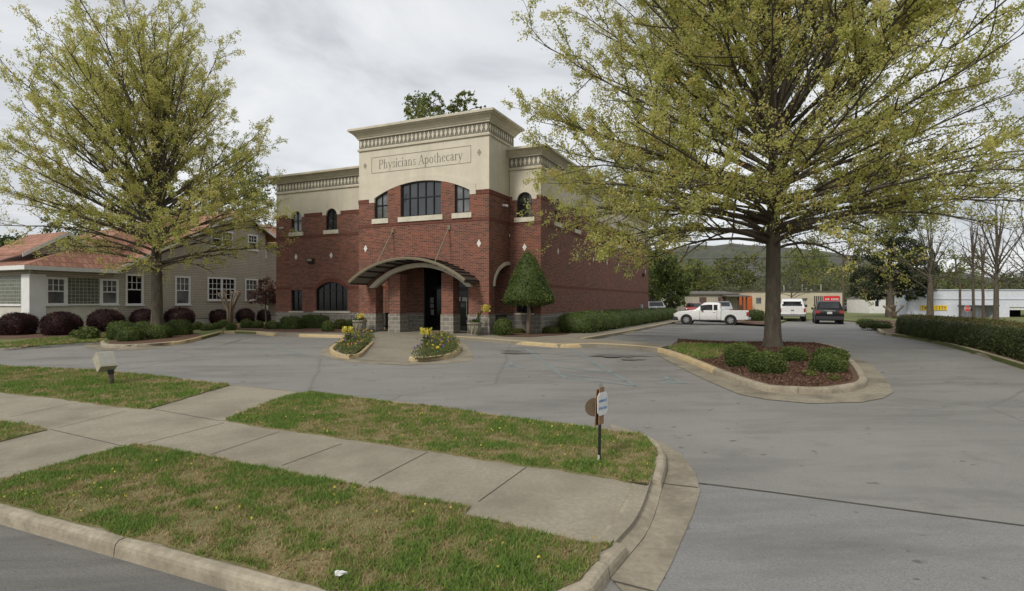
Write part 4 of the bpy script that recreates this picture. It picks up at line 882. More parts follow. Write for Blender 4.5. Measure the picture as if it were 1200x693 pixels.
def oak(name, label, x, y, H, env, trunk_h, r0, limbs, seed, leaf=0.1, per=7, group=None, mat=OAKL, bark=BARK, cat="tree", crown="crown", sec_step=0.45, leafless=False, zoff=0.12, hst=0.58, hse=1.0, skew=(0, 0), rk=0.0135, low=0.85, rmax=0.4, extra=()):
    rs = np.random.default_rng(seed); z0 = gz(x, y) + zoff
    T = thing(name, label, cat, (x, y, z0), 0, group)
    ez = np.array([e[0] for e in env]); er = np.array([e[1] for e in env])
    paths = []; pts = []; tn = []
    m = 14; tt = np.linspace(0, 1, m)
    lead = np.stack([np.cumsum(rs.normal(0, 0.05, m)) * tt, np.cumsum(rs.normal(0, 0.05, m)) * tt, tt * H * 0.93], 1)
    lr = r0 * np.where(lead[:, 2] < trunk_h, 1 - 0.12 * lead[:, 2] / trunk_h, 0.88 * np.clip(1 - (lead[:, 2] - trunk_h) / (H * 0.93 - trunk_h + 0.01), 0, 1) ** 2.2 + 0.012 / r0)
    base = np.array([[0, 0, -0.15], [0, 0, 0.05], [0, 0, 0.3], [0, 0, 0.8]]); br_ = r0 * np.array([1.55, 1.38, 1.12, 1.02])
    L3 = np.concatenate([base, lead[lead[:, 2] > 0.9]]); R3 = np.concatenate([br_, lr[lead[:, 2] > 0.9]])
    paths_t = [(L3, R3)]
    def leadp(z): return np.array([np.interp(z, lead[:, 2], lead[:, 0]), np.interp(z, lead[:, 2], lead[:, 1]), z])
    for i in range(limbs + len(extra)):
        f = (i + 0.5) / limbs; inner = (i % 4 == 3)
        ht = ez[0] + (H * 0.985 - ez[0]) * f ** low + rs.normal(0, 0.2)
        hs = trunk_h * 0.92 + (hst * H - trunk_h) * f ** hse + rs.uniform(-0.1, 0.35)
        hs = min(hs, ht - 0.1 if f > 0.25 else 1e9)
        azm = i * 2.39996 + rs.normal(0, 0.25)
        rr = np.interp(ht, ez, er) * (rs.uniform(0.45, 0.8) if inner else rs.uniform(0.86, 1.06))
        boost = 1.0
        if i >= limbs: azm, ht, rr, hs = R(extra[i - limbs][0]), extra[i - limbs][1], extra[i - limbs][2], extra[i - limbs][3]; f = 0.05; boost = 1.55; rr *= 0.94
        S = leadp(hs); E = np.array([math.cos(azm) * rr + skew[0] * f, math.sin(azm) * rr + skew[1] * f, ht])
        Lg = np.linalg.norm(E - S); hor = np.array([math.cos(azm), math.sin(azm), 0])
        if f < 0.22: Cc = S + hor * rr * 0.5 + np.array([0, 0, max(0.35 * Lg * 0.5, (ht - hs) * 0.5 + 0.12 * Lg)])
        else: Cc = S + hor * rr * (0.54 - 0.16 * f) + np.array([0, 0, (ht - hs) * (0.40 + 0.10 * f)])
        k = max(8, int(Lg / 0.5)); P = bez(S, Cc, E, k)
        wob = np.cumsum(rs.normal(0, 0.035, (k, 3)), 0); P = P + wob * np.linspace(0, 1, k)[:, None]
        rb_ = min(r0 * rmax, rk * Lg + 0.01) * rs.uniform(0.85, 1.15)
        tl = np.linspace(0, 1, k); rad = rb_ * (1 - tl) ** 0.9 + 0.009
        paths_t.append((P, rad))
        cum = np.concatenate([[0], np.cumsum(np.linalg.norm(np.diff(P, axis=0), axis=1))]); tot = cum[-1]
        s = 0.28 * tot + rs.uniform(0, 0.3); sg_ = 1
        while s < tot:
            t = s / tot; p = np.array([np.interp(s, cum, P[:, q]) for q in range(3)]); i0 = min(k - 2, np.searchsorted(cum, s) - 1); tg = nrm(P[i0 + 1] - P[i0])
            sg_ = -sg_; perp = nrm(np.cross(tg, np.array([0, 0, 1.0])) + rs.normal(0, 0.45, 3)) * sg_
            d = nrm(tg * rs.uniform(0.65, 1.1) + perp * rs.uniform(0.55, 1.0) + np.array([0, 0, 0.12]))
            l2 = (0.13 + 0.22 * (1 - t)) * tot * rs.uniform(0.55, 1.15) + 0.35; l2 = min(l2, 3.0)
            e2 = p + d * l2 + np.array([0, 0, rs.uniform(-0.05, 0.14) * l2]); P2 = bez(p, p + (e2 - p) * 0.5 + rs.normal(0, 0.07 * l2, 3), e2, 6)
            r2 = min(np.interp(t, tl, rad) * 0.6, 0.012 * l2 + 0.006)
            paths_t.append((P2, r2 * (1 - np.linspace(0, 1, 6)) ** 0.8 + 0.005))
            lmul = float(np.clip(rs.lognormal(0, 0.5), 0.25, 2.4)); nt3 = max(2, int(l2 / 0.26))
            for q in range(nt3 + 1):
                u = 0.22 + 0.78 * q / nt3; pp = P2[min(5, int(u * 5))] + (P2[min(5, int(u * 5) + 1)] - P2[min(5, int(u * 5))]) * (u * 5 - int(u * 5))
                d3 = nrm(d * 0.8 + rs.normal(0, 0.6, 3) + np.array([0, 0, 0.2])); l3 = rs.uniform(0.22, 0.62) * (0.6 if q == nt3 else 1)
                P3_ = np.stack([pp, pp + d3 * l3 * 0.5, pp + d3 * l3 + np.array([0, 0, 0.04])])
                paths_t.append((P3_, np.array([0.007, 0.005, 0.003])))
                if not leafless:
                    tb = rs.uniform(0, 1); lm = lmul * boost * (0.6 if f < 0.2 else 1)
                    for w_ in (0.35, 0.7, 1.0):
                        c3 = pp + d3 * l3 * w_; kk = rs.poisson(per * lm)
                        if kk: pts.append(c3 + rs.normal(0, leaf * 0.85, (kk, 3))); tn.append(np.clip(tb * 0.55 + rs.uniform(0, 0.55, kk), 0, 1))
            s += sec_step * rs.uniform(0.6, 1.4)
    V, Fq = tubes_np(paths_t, 8)
    me = fast_mesh("trunk", V, Fq); me.shade_smooth(); link_mesh("trunk", me, bark, T)
    if not leafless:
        C = np.concatenate(pts); tone = np.concatenate(tn); V, Fq = leaf_quads(C, leaf, rs)
        link_mesh(crown, fast_mesh(crown, V, Fq, tone), mat, T)
        print(name, "leaves", len(C), "paths", len(paths_t))
    return T
def surf_points(V, Fc, n, rs, jit):
    """points on a surface, by area, with normals"""
    V = np.asarray(V, float); tri = []
    for f in Fc:
        for i in range(1, len(f) - 1): tri.append((f[0], f[i], f[i + 1]))
    tri = np.array(tri); a, b_, c = V[tri[:, 0]], V[tri[:, 1]], V[tri[:, 2]]; cr = np.cross(b_ - a, c - a); ar = np.linalg.norm(cr, axis=1)
    k = rs.choice(len(tri), n, p=ar / ar.sum()); u, v = rs.random(n), rs.random(n); sw = u + v > 1; u[sw] = 1 - u[sw]; v[sw] = 1 - v[sw]
    P = a[k] + (b_ - a)[k] * u[:, None] + (c - a)[k] * v[:, None]; Nn = cr[k] / (ar[k][:, None] + 1e-9)
    return P + Nn * rs.normal(-jit * 0.3, jit, n)[:, None] + rs.normal(0, jit * 0.4, (n, 3)), Nn
def ball(rx, ry, h, rs, lump=0.12, seg=14, ringn=9, flat=0.0, squ=2.3):
    """a lumpy clipped mound standing on z=0"""
    V = []; Fc = []; ph = rs.uniform(0, 6.28, 6)
    for j in range(ringn + 1):
        t = j / ringn; ph_ = -0.9 + (math.pi / 2 + 0.9) * t
        for i in range(seg):
            a = 2 * math.pi * i / seg
            cz = abs(math.cos(ph_)) ** (2 / squ); sz = math.copysign(abs(math.sin(ph_)) ** (2 / squ), math.sin(ph_))
            ca = math.copysign(abs(math.cos(a)) ** (2 / (2 + (squ - 2) * 0.6)), math.cos(a)); sa = math.copysign(abs(math.sin(a)) ** (2 / (2 + (squ - 2) * 0.6)), math.sin(a))
            w = 1 + lump * (0.5 * math.sin(3 * a + ph[0] + 2 * ph_) + 0.35 * math.sin(5 * a + ph[1] - 3 * ph_) + 0.3 * math.sin(2 * a + ph[2] + 4 * ph_))
            V.append((rx * cz * ca * w, ry * cz * sa * w, h * 0.42 + h * 0.58 * sz * (1 + lump * 0.3 * math.sin(4 * a + ph[3]))))
    for j in range(ringn):
        for i in range(seg):
            k = (i + 1) % seg; Fc.append((j * seg + i, j * seg + k, (j + 1) * seg + k, (j + 1) * seg + i))
    Fc.append(tuple(range(ringn * seg, ringn * seg + seg)))
    Vn = np.array(V); Vn[:, 2] = np.maximum(Vn[:, 2], 0.02); return Vn, Fc
def leafy(name, V, Fc, n, leaf, mat, rs, parent=None, jit=None, core=0.93, up=0.3, tone_z=None):
    V = np.asarray(V, float); P, Nn = surf_points(V, Fc, n, rs, jit if jit is not None else leaf * 0.55)
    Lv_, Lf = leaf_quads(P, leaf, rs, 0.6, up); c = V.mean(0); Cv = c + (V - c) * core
    tris = []
    for f in Fc:
        for i in range(1, len(f) - 1): tris.append((f[0], f[i], f[i + 1], f[i + 1]))
    Cf = np.array([(a, b_, c_) for a, b_, c_, _ in tris])
    # one mesh of triangles: the core, then the leaves
    lf3 = np.concatenate([Lf[:, [0, 1, 2]], Lf[:, [0, 2, 3]]]) + len(Cv)
    cl = rs.random(n) * 0.6 + 0.4 * (0.5 + 0.5 * np.sin(P[:, 0] * 5.1 + P[:, 2] * 4 + P[:, 1] * 4.3))
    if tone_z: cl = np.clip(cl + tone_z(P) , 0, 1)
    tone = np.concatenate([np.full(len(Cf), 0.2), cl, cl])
    me = fast_mesh(name, np.concatenate([Cv, Lv_]), np.concatenate([Cf, lf3]), tone)
    return link_mesh(name, me, mat, parent)
def shrub(label, x, y, rx, ry, h, mat, n=1500, leaf=0.05, lump=0.12, cat="shrub", name="shrub", group=None, seed=0, squ=2.3, rz=0.0, zoff=0.12, flip=False, tone_z=None):
    rs = np.random.default_rng(1000 + seed); V, Fc = ball(rx, ry, h, rs, lump, squ=squ)
    o = leafy(name, V, Fc, n, leaf, mat, rs, tone_z=tone_z); o.location = (x, y, gz(x, y) + zoff - 0.01); o.rotation_euler = (0, 0, rz)
    return tag(o, label, cat, group)

# the two big oaks
ENV2 = [(2.4, 4.8), (3.1, 6.4), (4.5, 7.6), (8.5, 8.0), (12, 7.6), (15, 6.3), (17.4, 3.8), (18.6, 0.8)]
x, y = at_depth(905.5, 19.6)
oak("oak_tree", "large spreading oak with fresh yellow green leaves in the mulched island right of the pharmacy", x, y, 18.6, ENV2, 3.6, 0.262, 104, 11, leaf=0.080, per=12.5, low=1.0, rk=0.0086, rmax=0.24, hst=0.46, hse=0.9, extra=[(172, 3.4, 6.9, 3.6), (192, 4.2, 7.6, 3.8), (205, 3.0, 6.2, 3.5), (160, 4.9, 7.7, 4.1), (182, 5.4, 8.0, 4.2), (218, 4.0, 6.8, 3.7), (150, 3.6, 6.6, 3.7), (198, 5.9, 7.9, 4.4), (12, 4.6, 7.4, 3.9), (-18, 5.2, 7.8, 4.2), (30, 3.8, 6.8, 3.6), (-35, 4.2, 7.0, 3.8)])
ENV1 = [(2.9, 3.5), (3.8, 4.8), (5.4, 5.7), (8, 5.9), (11, 5.3), (13.4, 4.1), (15, 2.6), (16.1, 0.7)]
x, y = at_depth(184, 27.2)
oak("oak_tree", "tall oak with pale new leaves in front of the grey house at left", x, y, 15.9, ENV1, 3.1, 0.27, 84, 23, leaf=0.082, per=12.5, low=0.95, rk=0.0086, rmax=0.22, hst=0.52, hse=0.9, skew=(-1.2, 0))

def puff_tree(name, label, x, y, H, parts, mat, bark, tr, n, leaf, seed, cat="tree", group=None, th=None, zoff=0.1):
    """parts: ellipsoid leaf clouds (x, y, z, rx, ry, rz) about the trunk"""
    rs = np.random.default_rng(seed); z0 = gz(x, y) + zoff; T = thing(name, label, cat, (x, y, z0), 0, group)
    vol = np.array([p[3] * p[4] * p[5] for p in parts]) ** 0.7; cnt = (n * vol / vol.sum()).astype(int)
    th = th or H * 0.8; paths = [(np.array([[0, 0, -0.1], [0, 0, H * 0.15], [rs.normal(0, .05), rs.normal(0, .05), H * 0.45], [0, 0, th]]), np.array([tr * 1.25, tr, tr * 0.7, tr * 0.2]))]
    C = []; tn = []
    for (a, b_, c, rx, ry, rz), k in zip(parts, cnt):
        nc = max(6, k // 26); d = rs.normal(size=(nc, 3)); d /= np.linalg.norm(d, axis=1)[:, None]; rad = rs.uniform(0.55, 1.05, nc) ** 0.5
        cc = np.array([a, b_, c]) + d * rad[:, None] * np.array([rx, ry, rz])
        tb = np.repeat(rs.uniform(0, 0.6, nc), 26)
        pp = np.repeat(cc, 26, 0) + rs.normal(0, 1, (nc * 26, 3)) * min(rx, rz) * 0.13
        C.append(pp); tn.append(np.clip(tb + rs.uniform(0, 0.4, len(pp)), 0, 1))
        zs_ = min(th * 0.95, max(H * 0.2, c - rz * 0.6)); E = np.array([a, b_, c])
        paths.append((bez(np.array([0, 0, zs_]), np.array([a * 0.4, b_ * 0.4, c]), E, 6), np.linspace(tr * 0.4, 0.02, 6)))
        for q in range(5):
            e = cc[rs.integers(nc)]; paths.append((bez(E, (E + e) / 2 + rs.normal(0, .1, 3), e, 4), np.linspace(tr * 0.15, 0.01, 4)))
    V, Fq = tubes_np(paths, 7); me = fast_mesh("trunk", V, Fq); me.shade_smooth(); link_mesh("trunk", me, bark, T)
    C = np.concatenate(C); V, Fq = leaf_quads(C, leaf, rs, 0.7); link_mesh("crown", fast_mesh("crown", V, Fq, np.concatenate(tn)), mat, T)
    return T
def at_sc(px, Y, y_top): return CZ + (HOR - y_top) * Y / F
# tree behind the pharmacy's roof
x, y = at_depth(520, 62); zt = at_sc(520, 62, 104)
k = 62 / F
P_ = [((px - 520) * k, rng.uniform(-1, 1), CZ + (HOR - py) * k - 0.7, rx * k, rx * k * 0.9, rz * k) for px, py, rx, rz in ((490, 124, 17, 14), (506, 118, 14, 10), (522, 134, 20, 10), (547, 120, 13, 9), (536, 127, 12, 9), (563, 124, 6, 4), (505, 150, 25, 20), (550, 150, 22, 20), (480, 131, 9, 8))]
puff_tree("broadleaf_tree", "dark green tree showing above the sign parapet of the pharmacy", x, y, zt, P_, SPRL, BARK, 0.35, 8000, 0.24, 31, th=zt * 0.75)
# trees behind the grey house
def back_tree(label, px, Y, ytop, wpx, mat, seed, ybot=330, n=7000, leaf=0.3, name="broadleaf_tree", group=None):
    k = Y / F; x, y = at_depth(px, Y); rs = random.Random(seed); P = []
    for i in range(9):
        t = i / 8; py = ytop + 8 + (ybot - ytop - 16) * t; wv = wpx * 0.5 * math.sin(math.pi * (0.18 + 0.68 * t)) ** 0.7
        P.append((rs.uniform(-0.35, 0.35) * wv * k * 2 * 0.6, rs.uniform(-0.5, 0.5) * wv * k, CZ + (HOR - py) * k - 0.7, wv * k * rs.uniform(0.6, 0.9), wv * k * 0.7, wv * k * rs.uniform(0.35, 0.55)))
    return puff_tree(name, label, x, y, CZ + (HOR - ytop) * k, P, mat, BARK, 0.3, n, leaf, seed, group=group)
back_tree("green tree rising behind the ridge of the red tile roof nearest the brick wall", 286, 62, 184, 74, SPRL, 41, ybot=290, n=9000, leaf=0.22)
back_tree("darker round tree behind the red roof seen through the left oak", 192, 66, 196, 90, SPRL, 42, ybot=300, n=8000)
back_tree("low distant tree at the left edge beyond the red roof", 8, 70, 274, 66, DARKL, 43, n=7000)
back_tree("tree crown behind the red roof left of the oak trunk", 95, 78, 244, 80, OLIVL, 44, n=6000)
back_tree("bright bushy tree right of the far end of the brick wall", 786, 58, 296, 62, MIDL, 45, ybot=362, n=12000, leaf=0.2)
back_tree("smaller leafy tree behind the bushy tree by the brick wall", 764, 66, 286, 50, MIDL, 46, ybot=360, n=6000, leaf=0.24)

back_tree("rounded spring green tree beyond the warehouse left of the tall utility pole", 946, 108, 292, 80, SPRL, 47, ybot=356, n=7000, leaf=0.34)
back_tree("olive tree mass beyond the trailer left of the big oak trunk", 858, 112, 300, 84, OLIVL, 48, ybot=350, n=7000, leaf=0.34)
back_tree("hazy green tree beyond the trailer roof", 815, 104, 306, 60, SPRL, 49, ybot=352, n=6000, leaf=0.34)
back_tree("brownish spring tree between the utility pole and the cedar", 996, 116, 302, 56, OLIVL, 50, ybot=358, n=5000, leaf=0.34)
back_tree("pale leafing tree behind the roof of the pale blue shop", 1120, 84, 292, 76, SPRL, 53, ybot=350, n=2600, leaf=0.26)
# clipped shrubs
def S(label, px, py, wpx, hpx, mat, Y=None, **kw):
    """a shrub whose foot is seen at (px, py) and that looks wpx by hpx"""
    x, y = gp(px, py, 0.12) if Y is None else at_depth(px, Y)
    k = y / F; rx = wpx * k / 2 * kw.pop("shr", 0.92); S.n += 1
    kw.setdefault("n", int(min(9000, 900 + wpx * hpx * 6.0))); kw.setdefault("leaf", 0.030 + 0.0011 * y)
    return shrub(label, x, y + rx * 0.35, rx, rx * kw.pop("dep", 0.9), hpx * k * 1.02, mat, seed=S.n, **kw)
S.n = 0
G1 = "rounded shrubs under the big oak in the island"
S("low round green shrub left of the oak trunk in the right island", 871, 430, 41, 26, BOXL, group=G1, squ=2.5, dep=0.72, shr=0.88)
S("clipped green shrub right in front of the oak trunk in the right island", 902, 438, 47, 24, BOXL, group=G1, squ=2.5, dep=0.72, shr=0.88)
S("small green shrub just right of the oak trunk behind two others", 932, 424, 34, 16, BOXL, group=G1, dep=0.7)
S("green shrub at the back right corner of the right island", 978, 423, 43, 13, BOXL, group=G1, squ=2.6, dep=0.6, shr=0.9)
S("front green shrub on the mulch at the right of the oak island", 975, 437, 45, 19, BOXL, group=G1, squ=2.5, dep=0.72, shr=0.88)
S("sprawling weed on the mulch below the right island shrubs", 950, 441, 14, 6, OLIVL, n=160, leaf=0.07, name="ground_plant", cat="plant", lump=0.4)
S("second small weed on the mulch near the island kerb", 978, 446, 16, 4, OLIVL, n=120, leaf=0.07, name="ground_plant", cat="plant", lump=0.4)
G2 = "green shrubs round the left oak"
S("boxy green shrub at the left end of the left oak island", 139, 398, 30, 20, BOXL, group=G2, squ=3.2)
S("round green shrub at the front left of the left oak island", 149, 400, 29, 15, BOXL, group=G2, squ=2.8)
S("green shrub right at the foot of the left oak trunk", 182, 397, 31, 15, BOXL, group=G2, squ=2.8)
S("taller green shrub right of the left oak trunk", 207, 393, 30, 17, BOXL, group=G2, squ=2.8)
S("flat green shrub behind the left oak trunk", 166, 389, 28, 11, BOXL, group=G2)
S("bright strappy plant nearest the lawn left of the oak island", 89, 396, 13, 8, MIDL, name="daylily_clump", cat="plant", n=500, leaf=0.12, lump=0.3)
S("larger bright strappy plant beside the oak island", 102, 398, 20, 12, MIDL, name="daylily_clump", cat="plant", n=800, leaf=0.14, lump=0.3)
G3 = "small round shrubs in front of the grey siding"
for px, py, w_, h_, lb in ((230, 386.5, 12, 8, "small round shrub at the left end of the row by the grey siding"), (242, 387.5, 14, 6, "low round shrub second from the left by the grey siding"), (253, 386, 12, 7, "small shrub left of the middle pollarded trunk"),
                           (270, 387, 12, 8, "small round shrub at the foot of the middle pollarded trunk"), (261, 383.5, 11, 8, "small shrub half behind others left of the middle pollarded trunk"), (288, 385, 14, 10, "rounder green shrub right of the middle pollarded trunk"), (301, 385, 14, 8, "low green plants left of the small copper tree")):
    S(lb, px, py, w_, h_, BOXL, group=G3)
S("low green plants under the small copper tree", 318, 386, 20, 8, MIDL, lump=0.3, cat="plant", name="ground_plant")
G4 = "green hedge shrubs under the left brick wing"
S("boxy dark hedge shrub at the left corner of the brick wing", 340, 386, 24, 14, BOXL, group=G4, squ=4)
S("long clipped hedge shrub under the arched ground window", 371, 385, 46, 15, BOXL, group=G4, squ=4, dep=0.45)
S("round green shrub in front of the long hedge shrub", 384, 389, 15, 12, BOXL, group=G4)
S("olive green shrub under the right end of the arched ground window", 399, 386, 17, 11, OLIVL, group=G4)
S("small boxy shrub left of the left stone urn", 410, 386, 12, 10, BOXL, group=G4, squ=3)
S("bright clipped green ball beside the right entrance pier", 589.5, 393.5, 23, 19, BOXL, squ=2.4)
S("low mixed ground cover at the foot of the cone tree", 645, 391, 26, 7, OLIVL, lump=0.4, name="ground_plant", cat="plant")
S("low leafy cover left of the cone tree trunk", 607, 391, 16, 5, OLIVL, lump=0.4, name="ground_plant", cat="plant")
G5 = "maroon shrubs along the grey house"
S("wide maroon shrub left of the white corner column", 15, 391, 42, 25, PURL, group=G5, Y=29.5)
S("big maroon shrub right of the white corner column", 66, 391.5, 44, 26, PURL, group=G5, Y=29)
S("maroon shrub under the right end of the glass block windows", 119, 388, 40, 25, PURL, group=G5, Y=31)
for px, w_, h_, lb, yb in ((165, 31, 18, "maroon shrub under the first sash window of the grey siding", 380), (208, 34, 18, "maroon shrub just right of the left oak trunk", 379.5), (255, 23, 14, "small maroon shrub left of the middle pollarded trunk", 381), (286, 22, 14, "small maroon shrub right of the middle pollarded trunk", 380.5), (308, 16, 12, "small maroon shrub by the house corner behind the copper tree", 380.5)):
    x, y = on_u(px, -22.95); S(lb, px, yb, w_, h_ + 2, PURL, group=G5, Y=y)
# row of clipped shrubs along the side wall
for i in range(13):
    v = 3.9 + i * 2.02; x, y = BXY(2.95 + 0.02 * i, v)
    shrub("clipped hedge shrub number" if False else ["first and largest clipped shrub of the row along the side wall", "second clipped shrub from the near end of the side wall row", "third clipped shrub from the near end of the side wall row", "fourth clipped shrub from the near end of the side wall row", "fifth clipped shrub from the near end of the side wall row", "sixth clipped shrub from the near end of the side wall row", "seventh clipped shrub from the near end of the side wall row", "seventh clipped shrub from the far end of the side wall row" if False else "sixth clipped shrub from the far end of the side wall row", "fifth clipped shrub from the far end of the side wall row", "fourth clipped shrub from the far end of the side wall row", "third clipped shrub from the far end of the side wall row", "second clipped shrub from the far end of the side wall row", "last clipped shrub at the far end of the side wall row"][i],
          x, y, 1.08, 1.0, 0.98 + 0.05 * math.sin(i * 2.1), BOXL, n=2600 if i < 5 else 1400, leaf=0.07, lump=0.06, group="clipped shrubs along the side wall", seed=60 + i, squ=2.7, rz=-TH)

# the long hedge at the right
def hedge(label, path, w, h, mat, n, leaf, seed, rag_=0.06, tone_z=None, name="hedge"):
    rs = np.random.default_rng(seed); P = dens(path, 0.45); rr = random.Random(seed); rings = []
    prof = [(-.5, 0.02), (-.52, .35), (-.5, .75), (-.42, .95), (-.2, 1.0), (.2, 1.0), (.42, .95), (.5, .75), (.52, .35), (.5, .02)]
    A_ = [offset(P, p[0] * w) for p in prof]; V = []; m = len(prof)
    x0, y0 = P[len(P) // 2]; zb = gz(x0, y0)
    for i in range(len(P)):
        e = min(1, (i + 0.6) / 1.5, (len(P) - i - 0.4) / 1.5)
        for k_, p in enumerate(prof):
            x, y = A_[k_][i]; cx, cy = P[i]; ee = 0.75 + 0.25 * e
            x = cx + (x - cx) * ee * (1 + rr.uniform(-rag_, rag_)); y = cy + (y - cy) * ee
            V.append((x - x0, y - y0, gz(x, y) - zb + h * p[1] * (0.9 + 0.1 * e) * (1 + rr.uniform(-rag_, rag_) * 0.6)))
    Fc = [(i * m + k_, i * m + (k_ + 1) % m, (i + 1) * m + (k_ + 1) % m, (i + 1) * m + k_) for i in range(len(P) - 1) for k_ in range(m)]
    Fc += [tuple(range(m)), tuple(range((len(P) - 1) * m, len(P) * m))][::1]
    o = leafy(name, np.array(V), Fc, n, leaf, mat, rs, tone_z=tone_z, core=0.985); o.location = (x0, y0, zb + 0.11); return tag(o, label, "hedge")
hp = [gp(1060, 391, .12), gp(1095, 397, .12), gp(1140, 405.5, .12), gp(1200, 419.5, .12), gp(1240, 430, .12)]
hp = [(p[0] + 0.35, p[1] + 0.1) for p in hp]; hp.append((hp[-1][0] - 0.2, hp[-1][1] - 3)); hp.append((hp[-1][0] - 0.5, hp[-1][1] - 3))
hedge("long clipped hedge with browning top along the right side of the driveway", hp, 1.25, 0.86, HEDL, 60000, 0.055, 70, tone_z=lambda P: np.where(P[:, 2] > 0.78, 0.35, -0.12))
S("low juniper shrub at the far nose of the hedge bed", 1030, 385, 34, 8, HEDL, squ=3)
S("low green shrub beyond the hedge nose by the far kerb", 1017, 380.5, 22, 6, MIDL)
S("dark clipped shrub behind the tail of the white pickup", 886, 380.2, 24, 12, HEDL, squ=3, Y=45.5)

# cone topiary
x, y = at_depth(619, 26.3)
TP = thing("topiary_tree", "dark green tree clipped to a broad cone on a bare trunk by the entrance", "tree", (x, y, gz(x, y) + 0.12))
rs = np.random.default_rng(5); kf = 26.3 / F; zb = gz(x, y) + 0.12
rings = []; V = []; prof = [(0.12, 356), (0.8, 356.5), (1.0, 353), (1.0, 349), (0.86, 340), (0.68, 327), (0.47, 314), (0.27, 302), (0.12, 296), (0.02, 293.5)]
for r_, py in prof:
    for i in range(20):
        a = i * 0.31416; w = 1 + 0.035 * math.sin(3 * a + r_ * 9) + rs.uniform(-0.02, 0.02); V.append((29 * kf * r_ * w * math.cos(a), 29 * kf * r_ * w * math.sin(a), CZ + (HOR - py) * kf - zb))
Fc = [(j * 20 + i, j * 20 + (i + 1) % 20, (j + 1) * 20 + (i + 1) % 20, (j + 1) * 20 + i) for j in range(len(prof) - 1) for i in range(20)] + [tuple(range(19, -1, -1))]
leafy("crown", np.array(V), Fc, 11000, 0.075, BOXL, rs, TP, jit=0.05, core=0.95, up=-0.2)
t_ = MB(); t_.tube([(0, 0, -0.1), (0.01, 0, 0.5), (0.03, 0, 1.0), (0, 0.0, 1.5)], [0.12, 0.095, 0.09, 0.07], 9); t_.build("trunk", BARKL, TP, smooth=True)
# copper-leaved small tree
x, y = at_depth(312, 36.5); k = 36.5 / F; zb = gz(x, y) + .12
P_ = [((px - 312) * k, rng.uniform(-.3, .3), CZ + (HOR - py) * k - zb, w_ * k, w_ * k, h_ * k) for px, py, w_, h_ in ((312, 336, 13, 9), (303, 346, 11, 8), (322, 346, 11, 8), (312, 348, 14, 9), (297, 353, 6, 4), (327, 353, 6, 4))]
puff_tree("ornamental_tree", "small copper leaved tree at the left corner of the brick wing", x, y, 2.6, P_, COPL, BARK, 0.06, 4200, 0.085, 51, th=2.0, zoff=0.12)
# pollarded crepe myrtles
def pollard(label, px, Y, ytop, wpx, seed, n=7):
    x, y = at_depth(px, Y); k = Y / F; zb = gz(x, y) + 0.12; top = CZ + (HOR - ytop) * k - zb; rr = random.Random(seed)
    T = thing("crepe_myrtle", label, "tree", (x, y, zb), 0, "pollarded crepe myrtles"); m = MB()
    for i in range(n):
        a = 2 * math.pi * i / n + rr.uniform(-.3, .3); r = wpx * k / 2 * rr.uniform(0.75, 1.0); h = top * rr.uniform(0.85, 1.0); r0_ = 0.1
        m.tube([(r0_ * math.cos(a), r0_ * math.sin(a), -0.05), (r0_ * 1.5 * math.cos(a), r0_ * 1.5 * math.sin(a), h * 0.45), (r * 0.75 * math.cos(a), r * 0.75 * math.sin(a), h * 0.8), (r * math.cos(a), r * math.sin(a), h * 0.93), (r * 1.0 * math.cos(a), r * math.sin(a), h)], [0.085, 0.07, 0.06, 0.06, 0.085], 7)
        for q in range(5):
            b_ = rr.uniform(0, 6.28); s_0 = (r * math.cos(a), r * math.sin(a), h - 0.03); m.tube([s_0, (s_0[0] + 0.16 * math.cos(b_), s_0[1] + 0.16 * math.sin(b_), h + rr.uniform(0, 0.1))], [0.04, 0.02], 5)
    m.build("trunk", BARKL, T, smooth=True)
pollard("pollarded bare trunk with knobbly top before the paired windows", 269.5, 38.5, 341, 24, 1)
pollard("pollarded bare trunk half hidden behind the left oak trunk", 190, 40, 343, 34, 2)
pollard("pollarded knobbly bare trunk at the far nose of the hedge", 1048, 52, 358, 20, 3)
# ------------------------------------------------------------------ writing
def text_obj(name, body, h, M4, mat, parent, depth=0.004, sx=1.0, align="CENTER"):
    cu = bpy.data.curves.new(name, "FONT"); cu.body = body; cu.size = h; cu.extrude = depth; cu.align_x = align; cu.align_y = "CENTER"; cu.offset = h * 0.012
    to = bpy.data.objects.new(name, cu); COL.objects.link(to); dg = bpy.context.evaluated_depsgraph_get(); dg.update()
    me = bpy.data.meshes.new_from_object(to.evaluated_get(dg)); bpy.data.objects.remove(to); bpy.data.curves.remove(cu)
    me.transform(M4 @ Matrix.Diagonal((sx, 1, 1, 1))); me.materials.clear(); me.name = name
    return link_mesh(name, me, mat, parent)
